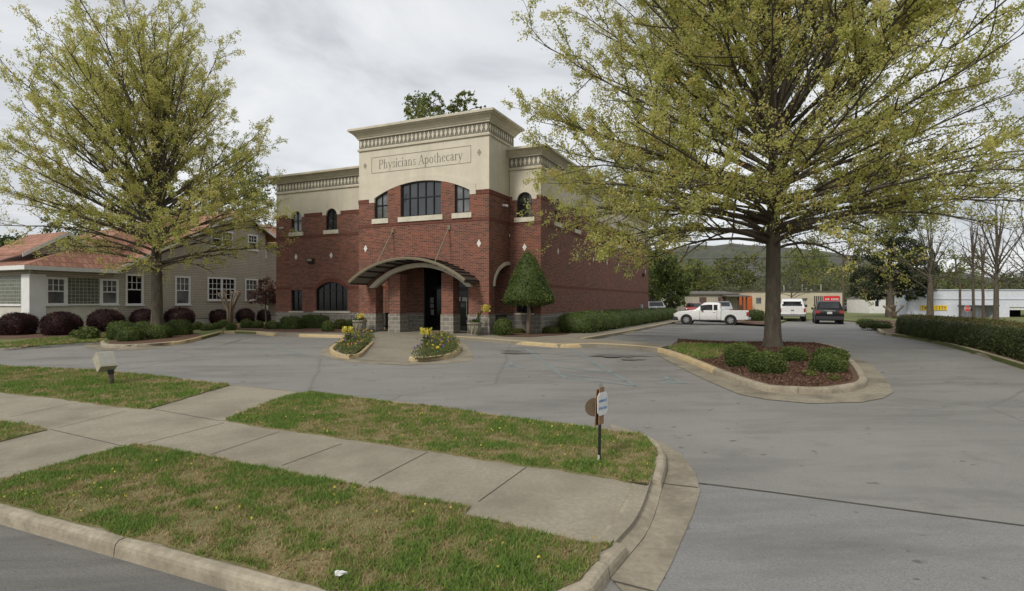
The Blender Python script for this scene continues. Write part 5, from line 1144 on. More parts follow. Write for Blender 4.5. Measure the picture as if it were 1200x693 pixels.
# ------------------------------------------------------------------ the grey house
ZH = 0.70
HX, HV = -23.98, -6.03
hx, hy = BXY(HX, HV)
HO = thing("grey_house", "grey sided house with red tile roof, white trim and a glass block sunroom", "house", (hx, hy, ZH), -TH)
def vl(v): return v - HV
HR = lambda a, d, z: (-d, a - HV, z - ZH)          # right face; a is the measured v
HF = lambda a, d, z: (a, d, z - ZH)                # street face; a is x (negative to the left)
FR = M_flat("white_trim", (0.68, 0.68, 0.66), 0.6)
YV1 = 9.45
wins = [(-1.11, -0.02, 2.07, 3.98, 1), (2.06, 3.15, 2.07, 3.98, 1), (4.43, 6.73, 2.36, 4.0, 2), (7.55, 8.72, 2.36, 4.0, 1), (4.7, 6.51, 6.13, 7.33, 2), (7.78, 8.72, 6.13, 7.33, 1)]
b = MB(HR)
gx = 7.1; rk_ = 0.522
b.plate([(-1.51, 1.15), (YV1, 1.15), (YV1, 8.72 - rk_ * (YV1 - gx)), (gx, 8.72), (-1.51, 8.72 - rk_ * (gx + 1.51))], [rect(w[0] + 0.06, w[1] - 0.06, w[2] + 0.06, w[3] - 0.06) for w in wins], 0, 0.2)
b.plate(rect(-6.0, -1.515, 3.62, 4.2), [], 0, 0.2)
b.T = HF; b.plate(rect(-8.3, -0.0, 3.62, 4.2), [], 0.201, 0.3); b.T = HR
b.T = lambda a, d, z: (a, YV1 - HV + d, z - ZH); b.plate([(-1.6, 1.15), (-0.21, 1.15), (-0.21, 7.2), (-1.6, 7.2)], [], -0.2, -0.001)
b.T = lambda a, d, z: (-1.6 - d, a - HV, z - ZH); b.plate(rect(YV1, 18, 1.15, 7.0), [rect(10.15, 10.95, 5.9, 7.0)], 0, 0.2)
b.T = lambda a, d, z: (a, -HV + 18 + d, z - ZH); b.plate(rect(-8.1, -1.8, 0.7, 4.2), [], 0, 0.2)
b.T = lambda a, d, z: (-8.3 + d, a - HV, z - ZH); b.plate(rect(-6.0, 18, 0.7, 4.2), [], 0, 0.2)
b.build("siding_wall", SIDING, HO)
fd = MB(HR); fd.plate(rect(-1.51, YV1, 0.55, 1.15), [], 0.04, 0.2); fd.T = lambda a, d, z: (-1.6 - d, a - HV, z - ZH); fd.plate(rect(YV1, 18, 0.55, 1.15), [], 0.03, 0.2); fd.build("foundation", CREAMP, HO)
cr_ = MB(HR); cr_.plate(rect(-5.33, -1.51, 0.55, 2.10), [], 0.02, 0.2); cr_.T = HF; cr_.plate(rect(-8.3, -0.72, 0.55, 2.10), [], 0.03, 0.2); cr_.build("sunroom_wall", CREAMP, HO)
# corner column
cc = MB(); cc.box(-0.72, 0.05, -0.05, 0.72, -0.2, 3.05 - 0.0); cc.build("corner_column", WHITE, HO)
def house_window(T, w, grid=(3, 2), cols=1, low=GLASS):
    x0, x1, z0, z1 = w[:4]; m = MB(T); t = 0.11
    m.plate(rect(x0, x1, z0, z1), [rect(x0 + t, x1 - t, z0 + t, z1 - t)], -0.035, 0.05); m.box(x0 - 0.05, x1 + 0.05, -0.08, -0.036, z0 - 0.05, z0 + 0.03)
    n = w[4]; ww = (x1 - x0 - 2 * t - (n - 1) * 0.14) / n
    gl = []
    for i in range(n):
        a = x0 + t + i * (ww + 0.14); zm = (z0 + z1) / 2
        if i: m.box(a - 0.14, a, -0.03, 0.05, z0 + t, z1 - t)
        m.box(a, a + ww, -0.005, 0.045, zm - 0.03, zm + 0.03); gl.append((a, a + ww))
        up = [(zm + 0.03, z1 - t)] + ([(z0 + t, zm - 0.03)] if n == 2 and z0 < 5 else [])
        for za, zb_ in up:
            for k_ in (1, 2): xx = a + ww * k_ / 3; m.box(xx - 0.014, xx + 0.014, 0.0, 0.04, za, zb_)
            zz = (za + zb_) / 2; m.box(a, a + ww, 0.001, 0.039, zz - 0.014, zz + 0.014)
    o = m.build("window", FR, HO)
    for a, c in gl: MB(T).plate(rect(a, c, z0 + t, z1 - t), [], 0.05, 0.06).build("pane", low, o)
for i, w in enumerate(wins): house_window(HR, w, low=(GLASSD if i in (0, 2) else GLASSB if i in (1, 3) else GLASS))
house_window(lambda a, d, z: (-1.6 - d, a - HV, z - ZH), (10.1, 11.0, 5.85, 7.05, 1))
# sunroom glazing
house_window(HR, (-5.32, -4.30, 2.10, 3.62, 1), low=GLASSB); house_window(HR, (-2.52, -1.52, 2.10, 3.62, 1), low=GLASSB)
gb = MB(HR); gb.plate(rect(-4.29, -2.53, 2.16, 3.62), [], 0.03, 0.12); gb.T = HF; gb.plate(rect(-5.6, -0.73, 2.16, 3.62), [], 0.05, 0.14); gb.plate(rect(-8.2, -5.8, 2.16, 3.62), [], 0.05, 0.14); gb.build("glass_block_window", GBLOCK, HO)
gt = MB(HR); gt.box(-4.31, -2.51, -0.06, 0.1, 2.08, 2.17); gt.box(-4.33, -4.25, -0.03, 0.1, 2.17, 3.62); gt.box(-2.57, -2.5, -0.03, 0.1, 2.17, 3.62); gt.T = HF; gt.box(-8.3, -0.73, -0.06, 0.12, 2.06, 2.17); gt.box(-5.8, -5.6, -0.03, 0.15, 2.17, 3.62); gt.build("sunroom_trim", FR, HO)
# roofs
OV = 0.45; E0 = 4.2
def RZ(*p): return (p[0], p[1], p[2] - ZH)
rmb = MB(); xr = -4.2; zr = 8.9; XL_ = -8.8; VRS = 5.5; yf, yb = -6.03 - OV - HV, 18.5 - HV
slabs = [
 [(OV, yf, E0), (OV, -1.9 - HV, E0), (xr, VRS - HV, zr)],                   # right slope, in front of the cross gable
 [(-0.3, -1.9 - HV, E0 + (zr - E0) * (OV + 0.3) / (OV - xr)), (-0.3, 9.5 - HV, E0 + (zr - E0) * (OV + 0.3) / (OV - xr)), (xr, 9.5 - HV, zr), (xr, VRS - HV, zr)],
 [(-1.1, 9.5 - HV, 7.0), (-1.1, yb, 7.0), (xr, yb - 3, zr), (xr, 9.5 - HV, zr)],
 [(XL_, yb, E0), (XL_, yf, E0), (xr, VRS - HV, zr), (xr, yb - 3, zr)],
 [(XL_, yf, E0), (OV, yf, E0), (xr, VRS - HV, zr)],
 [(OV, yb, E0), (XL_, yb, E0), (xr, yb - 3, zr)]]
for s_0 in slabs:
    rmb.poly([RZ(*p) for p in s_0]); rmb.poly([RZ(p[0], p[1], p[2] - 0.12) for p in reversed(s_0)])
    for a, c in zip(s_0, s_0[1:] + s_0[:1]): rmb.poly([RZ(*a), RZ(*c), RZ(c[0], c[1], c[2] - 0.12), RZ(a[0], a[1], a[2] - 0.12)])
# cross gable over the upper windows
zf_ = 0.10
def gab(y0, yp, y1, zp, sl, xo, xi, th=0.12):
    for ya in (y0, y1):
        q = [(xo, ya, zp - sl * abs(yp - ya)), (xo, yp, zp), (xi, yp, zp), (xi, ya, zp - sl * abs(yp - ya))]
        rmb.poly([RZ(*p) for p in q]); rmb.poly([RZ(p[0], p[1], p[2] - th) for p in reversed(q)])
        for a, c in zip(q, q[1:] + q[:1]): rmb.poly([RZ(*a), RZ(*c), RZ(c[0], c[1], c[2] - th), RZ(a[0], a[1], a[2] - th)])
gab(-1.9 - HV, gx - HV, 10.6 - HV, 8.95, rk_, 0.42, -4.3)
gab(-6.1 - HV, -3.9 - HV, -2.0 - HV, 6.25, 0.62, -0.55, -4.5)
rmb.build("tile_roof", SHING, HO)
gw = MB(lambda a, d, z: (-0.75 - d, a - HV, z - ZH)); gw.plate([(-5.7, 4.9), (-2.1, 4.9), (-3.9, 6.05)], [], 0, 0.15); gw.build("small_gable", SIDING, HO)
rd_ = MB(HR)
for ya, yb_, zp, sl, yp, xo in ((-1.9, 10.6, 8.95, rk_, gx, 0.42), (-6.1, -2.0, 6.25, 0.62, -3.9, -0.55)):
    for yy in (ya, yb_):
        za = zp - sl * abs(yp - yy); rd_.plate([(yp, zp - 0.015), (yy, za - 0.015), (yy, za - 0.22), (yp, zp - 0.22)], [], -xo - 0.03, -xo)
rd_.T = lambda a, d, z: (a, d, z - ZH)
rd_.box(OV, OV + 0.03, yf, 4.2, E0 - 0.24, E0 - 0.02); rd_.box(XL_, OV + 0.03, yf - 0.03, yf, E0 - 0.24, E0 - 0.02)
rd_.box(0.01, OV, yf, 4.5, E0 - 0.2, E0 - 0.17); rd_.box(XL_, OV, yf, 0.0, E0 - 0.21, E0 - 0.18)
rd_.build("fascia", FR, HO)
por = MB(lambda a, d, z: (a, d, z - ZH)); por.loft([[(-1.6, 9.6 - HV, 3.55), (-0.1, 9.6 - HV, 3.2), (-0.1, 13 - HV, 3.2), (-1.6, 13 - HV, 3.55)], [(-1.6, 9.6 - HV, 3.65), (-0.1, 9.6 - HV, 3.3), (-0.1, 13 - HV, 3.3), (-1.6, 13 - HV, 3.65)]]); por.build("side_porch_roof", SHING, HO)
pp_ = MB(lambda a, d, z: (a, d, z - ZH)); pp_.box(-0.14, -0.06, 9.6 - HV, 13 - HV, 3.0, 3.19); pp_.box(-0.3, -0.15, 9.7 - HV, 9.85 - HV, 0.7, 3.18); pp_.build("side_porch_frame", FR, HO)
dd = MB(lambda a, d, z: (-1.6 - d, a - HV, z - ZH)); dd.box(9.75, 10.75, -0.05, -0.001, 0.9, 3.0); dd.build("side_door", FR, HO, bevel=0.01)

# ------------------------------------------------------------------ buildings across the lot
def bg_building(name, label, px0, px1, Y, y_top, depth, wall, parapet=None):
    k = Y / F; x0, x1 = (px0 - CXP) * k, (px1 - CXP) * k; zt = CZ + (HOR - y_top) * k; zb = LH + 0.1
    T = thing(name, label, "building", (x0, Y, zb)); w = x1 - x0; h = zt - zb
    return T, w, h, k
def lx(px, px0, k): return (px - px0) * k
def hz(py, Y, zb=LH + 0.1): return CZ + (HOR - py) * Y / F - zb
METALW = M_brick("beige_metal_siding", (0.47, 0.43, 0.36), (0.43, 0.39, 0.325), (0.30, 0.27, 0.22), bw=0.3, rh=30, ms=0.02, off=0, bmp=0.8)
CREAMW = M_noise("cream_block", (0.52, 0.465, 0.34), (0.60, 0.54, 0.40), 1.5, 0.9, c3=(0.38, 0.335, 0.25), scale2=0.3, amt=0.5)
BLUEW = M_brick("white_blue_block", (0.68, 0.70, 0.76), (0.63, 0.66, 0.72), (0.58, 0.61, 0.68), bw=0.4, rh=0.2, ms=0.01, bmp=0.3, wear=0.3, wearc=(0.52, 0.56, 0.63))
DKROOF = M_noise("dark_roof_edge", (0.09, 0.08, 0.07), (0.14, 0.125, 0.11), 3)
T, w, h, k = bg_building("trailer_office", "long low beige metal sided trailer with two shuttered windows beyond the white pickup", 797, 864, 72, 345.5, 8, METALW)
hz_ = lambda py: hz(py, 72)
m = MB(); win_ = [rect(lx(820, 797, k), lx(827, 797, k), hz_(355.5), hz_(349)), rect(lx(842, 797, k), lx(849.5, 797, k), hz_(355.5), hz_(349))]
m.plate(rect(0, w, 0, h), win_, 0, 0.15); m.box(0, 0.15, 0.16, 9, 0, h); m.box(w - 0.15, w, 0.16, 9, 0, h); m.build("wall", METALW, T)
m = MB(); m.loft([[(-0.2, -0.25, h), (w + 0.2, -0.25, h), (w + 0.2, 9.2, h), (-0.2, 9.2, h)], [(-0.2, -0.25, h + 0.12), (w + 0.2, -0.25, h + 0.12), (w + 0.2, 9.2, h + 0.12), (-0.2, 9.2, h + 0.12)], [(0.4, 3.5, h + 0.5), (w - 0.4, 3.5, h + 0.5), (w - 0.4, 5.5, h + 0.5), (0.4, 5.5, h + 0.5)]]); m.build("roof", DKROOF, T)
BROWN = M_flat("brown_shutter", (0.13, 0.065, 0.045), 0.7); WOODD = M_flat("weathered_wood", (0.10, 0.055, 0.04), 0.85)
for q in win_:
    x0, x1, z0, z1 = q[0][0], q[1][0], q[0][1], q[2][1]; m = MB(); m.plate(rect(x0 - .05, x1 + .05, z0 - .05, z1 + .05), [rect(x0 + .25, x1 - .25, z0 + .03, z1 - .03)], -0.03, 0.02)
    for i in range(3): m.box(x0 + .25, x1 - .25, -0.02, 0.0, z0 + (z1 - z0) * (i + .7) / 3.5, z0 + (z1 - z0) * (i + .7) / 3.5 + 0.05)
    o = m.build("window", BROWN, T); MB().box(x0, x1, 0.03, 0.04, z0, z1).build("pane", GLASSB, o)
T2_ = thing("porch_shelter", "dark wooden lean-to porch at the right end of the beige trailer", "shelter", (at_depth(864.5, 70)[0], 70, LH + .1)); k = 70 / F
m = MB(); wd = 11 * k
for x in (0.0, wd * .5, wd - 0.12): m.box(x, x + 0.12, 0, 0.12, 0, hz(348, 70)); m.box(x, x + 0.12, 2.4, 2.52, 0, hz(347, 70))
m.box(0.13, wd * 0.5 - 0.01, 0.03, 0.09, 0, 1.1); m.box(0, wd, 2.53, 2.6, 0, 2.2); m.build("posts", WOODD, T2_)
m = MB(); m.loft([[(-1.3, -0.4, hz(348, 70)), (wd + 0.3, -0.4, hz(348, 70)), (wd + 0.3, 2.8, hz(346, 70)), (-1.3, 2.8, hz(346, 70))], [(-1.3, -0.4, hz(347, 70)), (wd + 0.3, -0.4, hz(347, 70)), (wd + 0.3, 2.8, hz(345, 70)), (-1.3, 2.8, hz(345, 70))]]); m.build("roof", DKROOF, T2_)
ORG = M_flat("orange_steel", (0.55, 0.13, 0.03), 0.6)
x, y = at_depth(877.6, 76); k = 76 / F; T3 = thing("storage_container", "orange storage container glimpsed between the trailer and the cream warehouse", "container", (x, y, LH + .1))
m = MB(); ww = 4.2 * k; m.box(0, ww, 0, 5, 0.1, hz(347, 76)); m.build("body", ORG, T3, bevel=0.03)
m = MB(); [m.box(a, a + 0.05, -0.05, -0.001, 0.2, hz(347.5, 76) - 0.1) for a in (ww * 0.2, ww * 0.45, ww * 0.6, ww * 0.8)]; m.build("door_bars", ORG, T3)
# cream warehouse
YW = 78; T, w, h, k = bg_building("cream_warehouse", "flat roofed cream warehouse with grey roller door and red wall sign across the lot", 881.6, 987, YW, 342.3, 12, CREAMW)
hw = lambda py: hz(py, YW); X_ = lambda px: lx(px, 881.6, k)
m = MB(); gd = rect(X_(919), X_(945), 0.0, hw(351.5)); m.plate([(0, 0), (gd[0][0], 0), (gd[0][0], gd[2][1]), (gd[1][0], gd[2][1]), (gd[1][0], 0), (w, 0), (w, h), (0, h)], [], 0, 0.2); m.box(0, 0.2, 0.21, 14, 0, h); m.box(w - 0.2, w, 0.21, 14, 0, h)
m.build("wall", CREAMW, T)
m = MB(); m.box(-0.08, w + 0.08, -0.12, 14, h, h + 0.14); m.build("roof", DKROOF, T)
m = MB()
for i in range(7): z = gd[2][1] * i / 7; m.box(gd[0][0] + .02, gd[1][0] - .02, 0.1 + 0.0, 0.16, z + 0.01, gd[2][1] * (i + 1) / 7 - 0.01)
m.build("garage_door", M_flat("grey_white_door", (0.45, 0.46, 0.46), 0.5), T)
m = MB(); m.box(X_(918), X_(946), -0.05, 0.0, hw(351.5), hw(349.6)); m.build("door_lintel", DKROOF, T)
m = MB(); m.box(X_(886), X_(892), -0.02, -0.001, hw(356), hw(349)); m.build("window", GLASSB, T)
m = MB()
for i in range(5): a = X_(954) + i * 2.2 * k; m.box(a, a + 0.11, -0.08, -0.001, hw(357), hw(347))
m.box(X_(953.5), X_(964.2), -0.4, -0.002, hw(358.2), hw(357)); m.build("slatted_screen", M_flat("dark_slats", (0.07, 0.06, 0.05), 0.7), T)
RED = M_flat("red_sign_panel", (0.60, 0.03, 0.035), 0.5); o_sgn = thing("wall_sign", "red rectangular sign with white lettering on the warehouse front above the black car", "sign", (T.location.x + X_(965), YW - 0.16, LH + .1 + hw(358.5)))
sw_, sh_ = X_(983.5) - X_(965), hw(347) - hw(358.5)
MB().box(0, sw_, 0, 0.12, 0, sh_).build("panel", RED, o_sgn, bevel=0.01)
m = MB(); xx = 0.14; rr = random.Random(4)
for i in range(9):
    ww_ = 0.15; 
    if i != 3: m.box(xx, xx + ww_ * 0.8, -0.012, -0.001, sh_ * 0.58, sh_ * 0.76)
    xx += (sw_ - 0.28) / 9
for i in range(10): m.box(0.3 + i * (sw_ - 0.6) / 10, 0.3 + (i + 0.7) * (sw_ - 0.6) / 10, -0.012, -0.001, sh_ * 0.30, sh_ * 0.38)
m.build("lettering", PAPER, o_sgn)
for i, (px, yt) in enumerate(((931, 335), (940, 337), (953, 334), (958, 338), (964, 340), (976, 334))):
    x = T.location.x + X_(px); m = MB(); m.tube([(0, 0, 0), (0, 0, hz(yt, YW + 3) - h - 0.14)], 0.06, 8); m.tube([(0, 0, hz(yt, YW + 3) - h - 0.2), (0, 0, hz(yt, YW + 3) - h - 0.08)], 0.12, 8)
    o = m.build("roof_vent", M_flat("galvanised", (0.42, 0.43, 0.43), 0.5, 0.3), T); o.location = (X_(px), 3, h + 0.13)
# small white building
YS = 74; T, w, h, k = bg_building("white_shed", "small white gabled shed left of the blue white tyre shop", 1019, 1041, YS, 350, 5, WHITE); hs = lambda py: hz(py, YS)
m = MB(); m.plate([(0, 0), (w, 0), (w, h), (w / 2, h + 0.35), (0, h)], [rect(w * .3, w * .5, 0.9, 1.6)], 0, 0.15); m.box(0, 0.15, 0.16, 5, 0, h); m.build("wall", WHITE, T); m = MB(); m.loft([[(-.1, -.15, h), (w / 2, -.15, h + .4), (w + .1, -.15, h)], [(-.1, 5, h), (w / 2, 5, h + .4), (w + .1, 5, h)]]); m.build("roof", DKROOF, T)
MB().box(w * .3, w * .5, 0.05, 0.06, 0.9, 1.6).build("window", GLASS, T)
# blue-white shop
YB = 56.0; T, w, h, k = bg_building("block_shop", "low flat roofed pale blue and white block shop behind the long hedge", 1064, 1330, YB, 340.3, 10, BLUEW); hb = lambda py: hz(py, YB); X_ = lambda px: lx(px, 1064, k)
ob = rect(X_(1183), X_(1222), 0.0, hb(360)); cb0, cb1 = X_(1124), X_(1164)
m = MB(); m.plate([(0, -0.2), (w, -0.2), (w, h), (0, h)], [rect(ob[0][0], ob[1][0], -0.1, ob[2][1]), rect(cb0, cb1, -0.1, hb(358.8))], 0, 0.2)
m.box(cb0 - 0.1, cb1 + 0.1, 0.9, 1.0, -0.1, hb(358)); m.box(cb0 - 0.1, cb0, 0.21, 0.89, -0.1, hb(358)); m.box(cb1, cb1 + .1, 0.21, 0.89, -0.1, hb(358))
k2 = (YB + 7) / F; m.T = lambda a, d, z: (a, d, z); m.loft([[(0, 0.21, -.1), (0.2, 0.21, -.1), (4.2, 8, -.1), (4.0, 8, -.1)], [(0, 0.21, h), (0.2, 0.21, h), (4.2, 8, h), (4.0, 8, h)]])
m.build("wall", BLUEW, T)
m = MB(); m.prism([(-0.06, -0.08), (w + .06, -0.08), (w + .06, 9), (4.4, 9)], h, h + 0.09); m.box(0, w, -0.06, -0.001, hb(351.2), hb(350.4)); m.build("coping", M_flat("pale_coping", (0.52, 0.55, 0.6), 0.6), T)
m = MB(); m.box(cb0 - 0.15, cb1 + 0.15, -0.6, 0.0 - 0.002, hb(358.8), hb(357.8)); m.build("canopy", M_flat("dark_canopy", (0.06, 0.07, 0.06), 0.6), T)
m = MB(); m.box(ob[0][0] + 0.02, ob[1][0] - .02, 0.1, 0.14, hb(363.5), ob[2][1]); m.build("garage_door", WHITE, T)
m = MB(); m.box(ob[0][0] - 0.5, ob[1][0] + 0.5, 3.0, 3.05, -0.1, 2.6); m.box(ob[0][0] - 0.5, ob[0][0] - 0.45, 0.25, 3, -0.1, 2.6); m.build("bay_interior", M_flat("dark_interior", (0.02, 0.02, 0.02), 0.9), T)
m = MB(); m.box(X_(1157), X_(1162.5), 0.86, 0.9, 0, hb(361)); do = m.build("door", WHITE, T, bevel=0.01); MB().box(X_(1161), X_(1161.6), 0.82, 0.86, 0.95, 1.05).build("door_handle", BLACKF, do)
m = MB(); m.box(X_(1144.5), X_(1147.5), 0.82, 0.86, hb(364.5), hb(362.3)); m.build("wall_lamp", BLACKF, T)
YEL = M_flat("yellow_sign_panel", (0.78, 0.52, 0.03), 0.5); sx0, sx1, sz0, sz1 = X_(1078.3), X_(1109.5), hb(363.8), hb(358)
so = thing("shop_sign", "yellow rectangular sign reading twin city on the pale blue shop front", "sign", (T.location.x + (sx0 + sx1) / 2, YB - 0.06, LH + .1 + (sz0 + sz1) / 2))
MB().box(-(sx1 - sx0) / 2, (sx1 - sx0) / 2, 0, 0.05, -(sz1 - sz0) / 2, (sz1 - sz0) / 2).build("panel", YEL, so, bevel=0.01)
gm = MB(); cap_ = (sz1 - sz0) * 0.62; cw = (sx1 - sx0) * 0.94 / 9
GC = {"T": [([(.1, .95), (.9, .95)], .14), ([(.5, 0), (.5, 1)], .2), ([(.3, .04), (.7, .04)], .1)], "W": [([(.05, 1), (.3, 0)], .18), ([(.3, 0), (.5, .8)], .1), ([(.5, .8), (.7, 0)], .18), ([(.7, 0), (.95, 1)], .1), ([(0, .96), (.2, .96)], .08), ([(.8, .96), (1, .96)], .08)],
      "I": [([(.5, 0), (.5, 1)], .2), ([(.25, .04), (.75, .04)], .1), ([(.25, .96), (.75, .96)], .1)], "N": [([(.2, 0), (.2, 1)], .1), ([(.2, 1), (.8, 0)], .2), ([(.8, 0), (.8, 1)], .1), ([(.05, .04), (.35, .04)], .08), ([(.65, .96), (.95, .96)], .08)],
      "C": [(ell(.52, .5, .36, .46, 50, 310, 12), .17)], "Y": [([(.1, 1), (.5, .5)], .18), ([(.9, 1), (.5, .5)], .1), ([(.5, .5), (.5, 0)], .2), ([(.3, .04), (.7, .04)], .1)], " ": []}
for i, c in enumerate("TWIN CITY"):
    x0 = -(sx1 - sx0) * 0.47 + i * cw
    for pts, ww_ in GC[c]: stroke(gm, [(x0 + cw * 0.06 + p[0] * cw * 0.86, -cap_ / 2 + p[1] * cap_) for p in pts], ww_ * cap_ * 0.95, -0.006, 0)
gm.build("lettering", M_flat("dark_letter", (0.05, 0.06, 0.035), 0.6), so)
# stop sign
x, y = at_depth(1133.5, 52); k = 52 / F; T = thing("stop_sign", "red octagonal stop sign on a thin post before the pale blue shop", "sign", (x, y, LH + .1)); zc = hz(361.8, 52)
m = MB(); m.box(-0.03, 0.03, 0, 0.03, -0.1, zc + 0.1); m.build("post", M_flat("galv_post", (0.3, 0.31, 0.3), 0.5, 0.4), T)
oc = [(0.3 * math.cos(R(22.5 + 45 * i)), zc + 0.3 * math.sin(R(22.5 + 45 * i))) for i in range(8)]; oi = [(p[0] * 0.92, zc + (p[1] - zc) * 0.92) for p in oc]
pn = MB().plate(oc, [], -0.02, -0.005).build("panel", PAPER, T); MB().plate(oi, [], -0.024, -0.0201).build("red_face", RED, pn)
text_obj("lettering", "STOP", 0.26, Matrix.Translation((0, -0.027, zc)) @ Matrix.Rotation(R(90), 4, "X"), PAPER, pn, 0.001, 0.85)

# utility poles and wires
POLE = M_noise("pole_wood", (0.07, 0.05, 0.038), (0.13, 0.095, 0.07), 6, 0.9, stretch=(1, 1, .2)); WIRE = M_flat("wire_black", (0.03, 0.03, 0.03), 0.6)
poles = {}
for px, Y, yt, lb in ((988, 86, 296, "tall wooden utility pole right of the cream warehouse"), (1012, 104, 326, "shorter far utility pole right of the warehouse"), (857.5, 96, 334, "slim far pole above the trailer roof"), (1226, 84, 292, "utility pole past the right edge of the lot")):
    x, y = at_depth(px, Y); h = hz(yt, Y); T = thing("utility_pole", lb, "pole", (x, y, LH + .1)); m = MB(); m.tube([(0, 0, -.2), (0, 0, h)], [0.19, 0.13], 8); m.build("post", POLE, T)
    m = MB(); m.box(-1.1, 1.1, -0.2, -0.1, h - 0.7, h - 0.58); a = m.build("crossarm", POLE, T)
    m = MB(); [m.tube([(q, -0.15, h - 0.58), (q, -0.15, h - 0.42)], 0.05, 6) for q in (-1, -.35, .35, 1)]; m.build("insulators", M_flat("porcelain", (0.3, 0.28, 0.26), 0.3), a)
    poles[px] = (x, y, LH + .1 + h)
wm = MB(); a, c = Vector(poles[988]), Vector(poles[1226])
d_ = (c - a).normalized(); a0 = a - Vector((60, 2, 0))
for off_, dz in ((0, -0.45), (0.9, -0.45), (0, -2.0), (0, -3.2)):
    for p, q in ((a0, a), (a, c)):
        pts = []
        for i in range(13): t = i / 12; v = p.lerp(q, t); pts.append((v.x, v.y + off_, v.z + dz - 4 * 0.6 * t * (1 - t)))
        wm.tube(pts, 0.022, 4)
wo_ = wm.build("power_lines", WIRE); tag(wo_, "thin dark power lines strung between the far utility poles", "power line")

# bare and evergreen trees at the right
def bare(label, px, Y, ytop, wpx, r0, seed, limbs=16, th=2.0, mat=BARK, leafs=False, name="bare_tree"):
    x, y = at_depth(px, Y); H = hz(ytop, Y, gz(x, y) + .12); rw = wpx * Y / F / 2
    env = [(H * 0.3, rw * 0.6), (H * 0.5, rw), (H * 0.75, rw * 0.85), (H, 0.1)]
    return oak(name, label, x, y, H, env, th, r0, limbs, seed, leafless=not leafs, bark=mat, sec_step=0.55, leaf=0.13, per=0.9, mat=OLIVL, hst=0.5, hse=0.8, rk=0.011)
bare("forked bare tree behind the hedge in front of the yellow shop sign", 1090, 47, 236, 90, 0.24, 81, 18, 2.3, leafs=True)
bare("tall bare tree by the dark garage opening of the shop", 1167, 40, 216, 96, 0.17, 82, 20, 2.2)
bare("slender bare tree just right of the stop sign", 1141, 50, 238, 44, 0.11, 83, 12, 4.2)
bare("slender reddish bare tree second from the stop sign", 1152.5, 49, 258, 36, 0.11, 84, 11, 4.0, mat=POLE)
bare("bare tree at the right edge beyond the shop", 1205, 62, 232, 80, 0.2, 85, 16, 3.0)
bare("thin pale bare tree beyond the white pickup truck", 928, 60, 300, 60, 0.10, 86, 10, 1.5, leafs=True)
x, y = at_depth(1125, 50); T = thing("wooden_post", "straight dark post left of the stop sign before the shop", "post", (x, y, LH + .1)); m = MB(); m.tube([(0, 0, -.1), (0, 0, hz(335, 50))], [0.1, 0.085], 8); m.build("shaft", POLE, T); m = MB(); m.tube([(0, 0, 0), (0, 0, 0.08)], [0.11, 0.02], 8); o = m.build("cap", POLE, T); o.location = (0, 0, hz(335, 50))
k = 55 / F; x, y = at_depth(1043, 55); P_ = [((px - 1043) * k, rng.uniform(-1.2, 1.2), CZ + (HOR - py) * k - .78, a * k, a * k * .8, b_ * k) for px, py, a, b_ in ((1014, 340, 17, 9), (1035, 345, 18, 7), (1050, 330, 22, 12), (1068, 343, 15, 8), (1026, 325, 20, 10), (1072, 318, 20, 14), (1040, 305, 24, 13), (1062, 292, 20, 14), (1036, 278, 18, 12), (1052, 262, 14, 12), (1085, 340, 10, 9), (1078, 300, 14, 12), (1020, 298, 14, 9))]
puff_tree("cedar_tree", "dark spreading cedar behind the pollarded trunk left of the blue white shop", x, y, 8.5, P_, CEDL, BARK, 0.36, 28000, 0.16, 52, th=7.0)

# far woods and hills
def ridge(name, pts, Y0, depth, mat, seed, zb=0.5):
    """pts: (photo x, photo y) of the skyline seen at distance Y0"""
    rs = np.random.default_rng(seed); V = []; Fc = []; k = Y0 / F; xs = np.array([p[0] for p in pts]); ys = np.array([p[1] for p in pts])
    n = 150; px = np.linspace(xs[0], xs[-1], n); top = CZ + (HOR - np.interp(px, xs, ys)) * k; top += np.convolve(rs.normal(0, 1, n), np.ones(5) / 5, "same") * k * 2.5
    rows = 14
    for j in range(rows):
        t = j / (rows - 1); f = math.sin(math.pi * min(t * 0.5 / 0.55, 1)) if t < 0.55 else math.cos((t - 0.55) / 0.45 * math.pi / 2); f = math.sin(min(1, t / 0.6) * math.pi / 2) ** 1.3 if t < 0.6 else math.cos((t - 0.6) / 0.4 * math.pi / 2)
        Y = Y0 - depth * 0.6 + depth * t
        for i in range(n):
            z = zb + (top[i] - zb) * f + (rs.normal(0, 1) * k * 1.3 if 0 < j < rows - 1 else 0); V.append(((px[i] - CXP) * k, Y, max(zb - 1, z)))
    for j in range(rows - 1):
        for i in range(n - 1): a = j * n + i; Fc.append((a, a + 1, a + n + 1, a + n))
    me = bpy.data.meshes.new(name); me.from_pydata(V, [], Fc); me.shade_smooth(); o = link_mesh(name, me, mat); tag(o, kind="structure"); return o
HILL = M_noise("wooded_hill", (0.045, 0.056, 0.04), (0.10, 0.10, 0.07), 0.12, 0.95, c3=(0.085, 0.08, 0.078), scale2=0.02, amt=0.8, bmp=0.8, bscale=0.3)  # greyish tones carry the haze in the colour; no haze volume is built
ridge("hills", [(-900, 345), (-300, 330), (0, 322), (300, 318), (600, 312), (720, 300), (790, 290), (860, 286), (930, 294), (1000, 308), (1080, 322), (1200, 330), (1600, 338), (2200, 346)], 520, 340, HILL, 5)
ridge("hills", [(-900, 345), (300, 335), (700, 326), (800, 316), (880, 322), (960, 312), (1040, 322), (1200, 336), (1700, 345), (2200, 350)], 330, 150, HILL, 6)
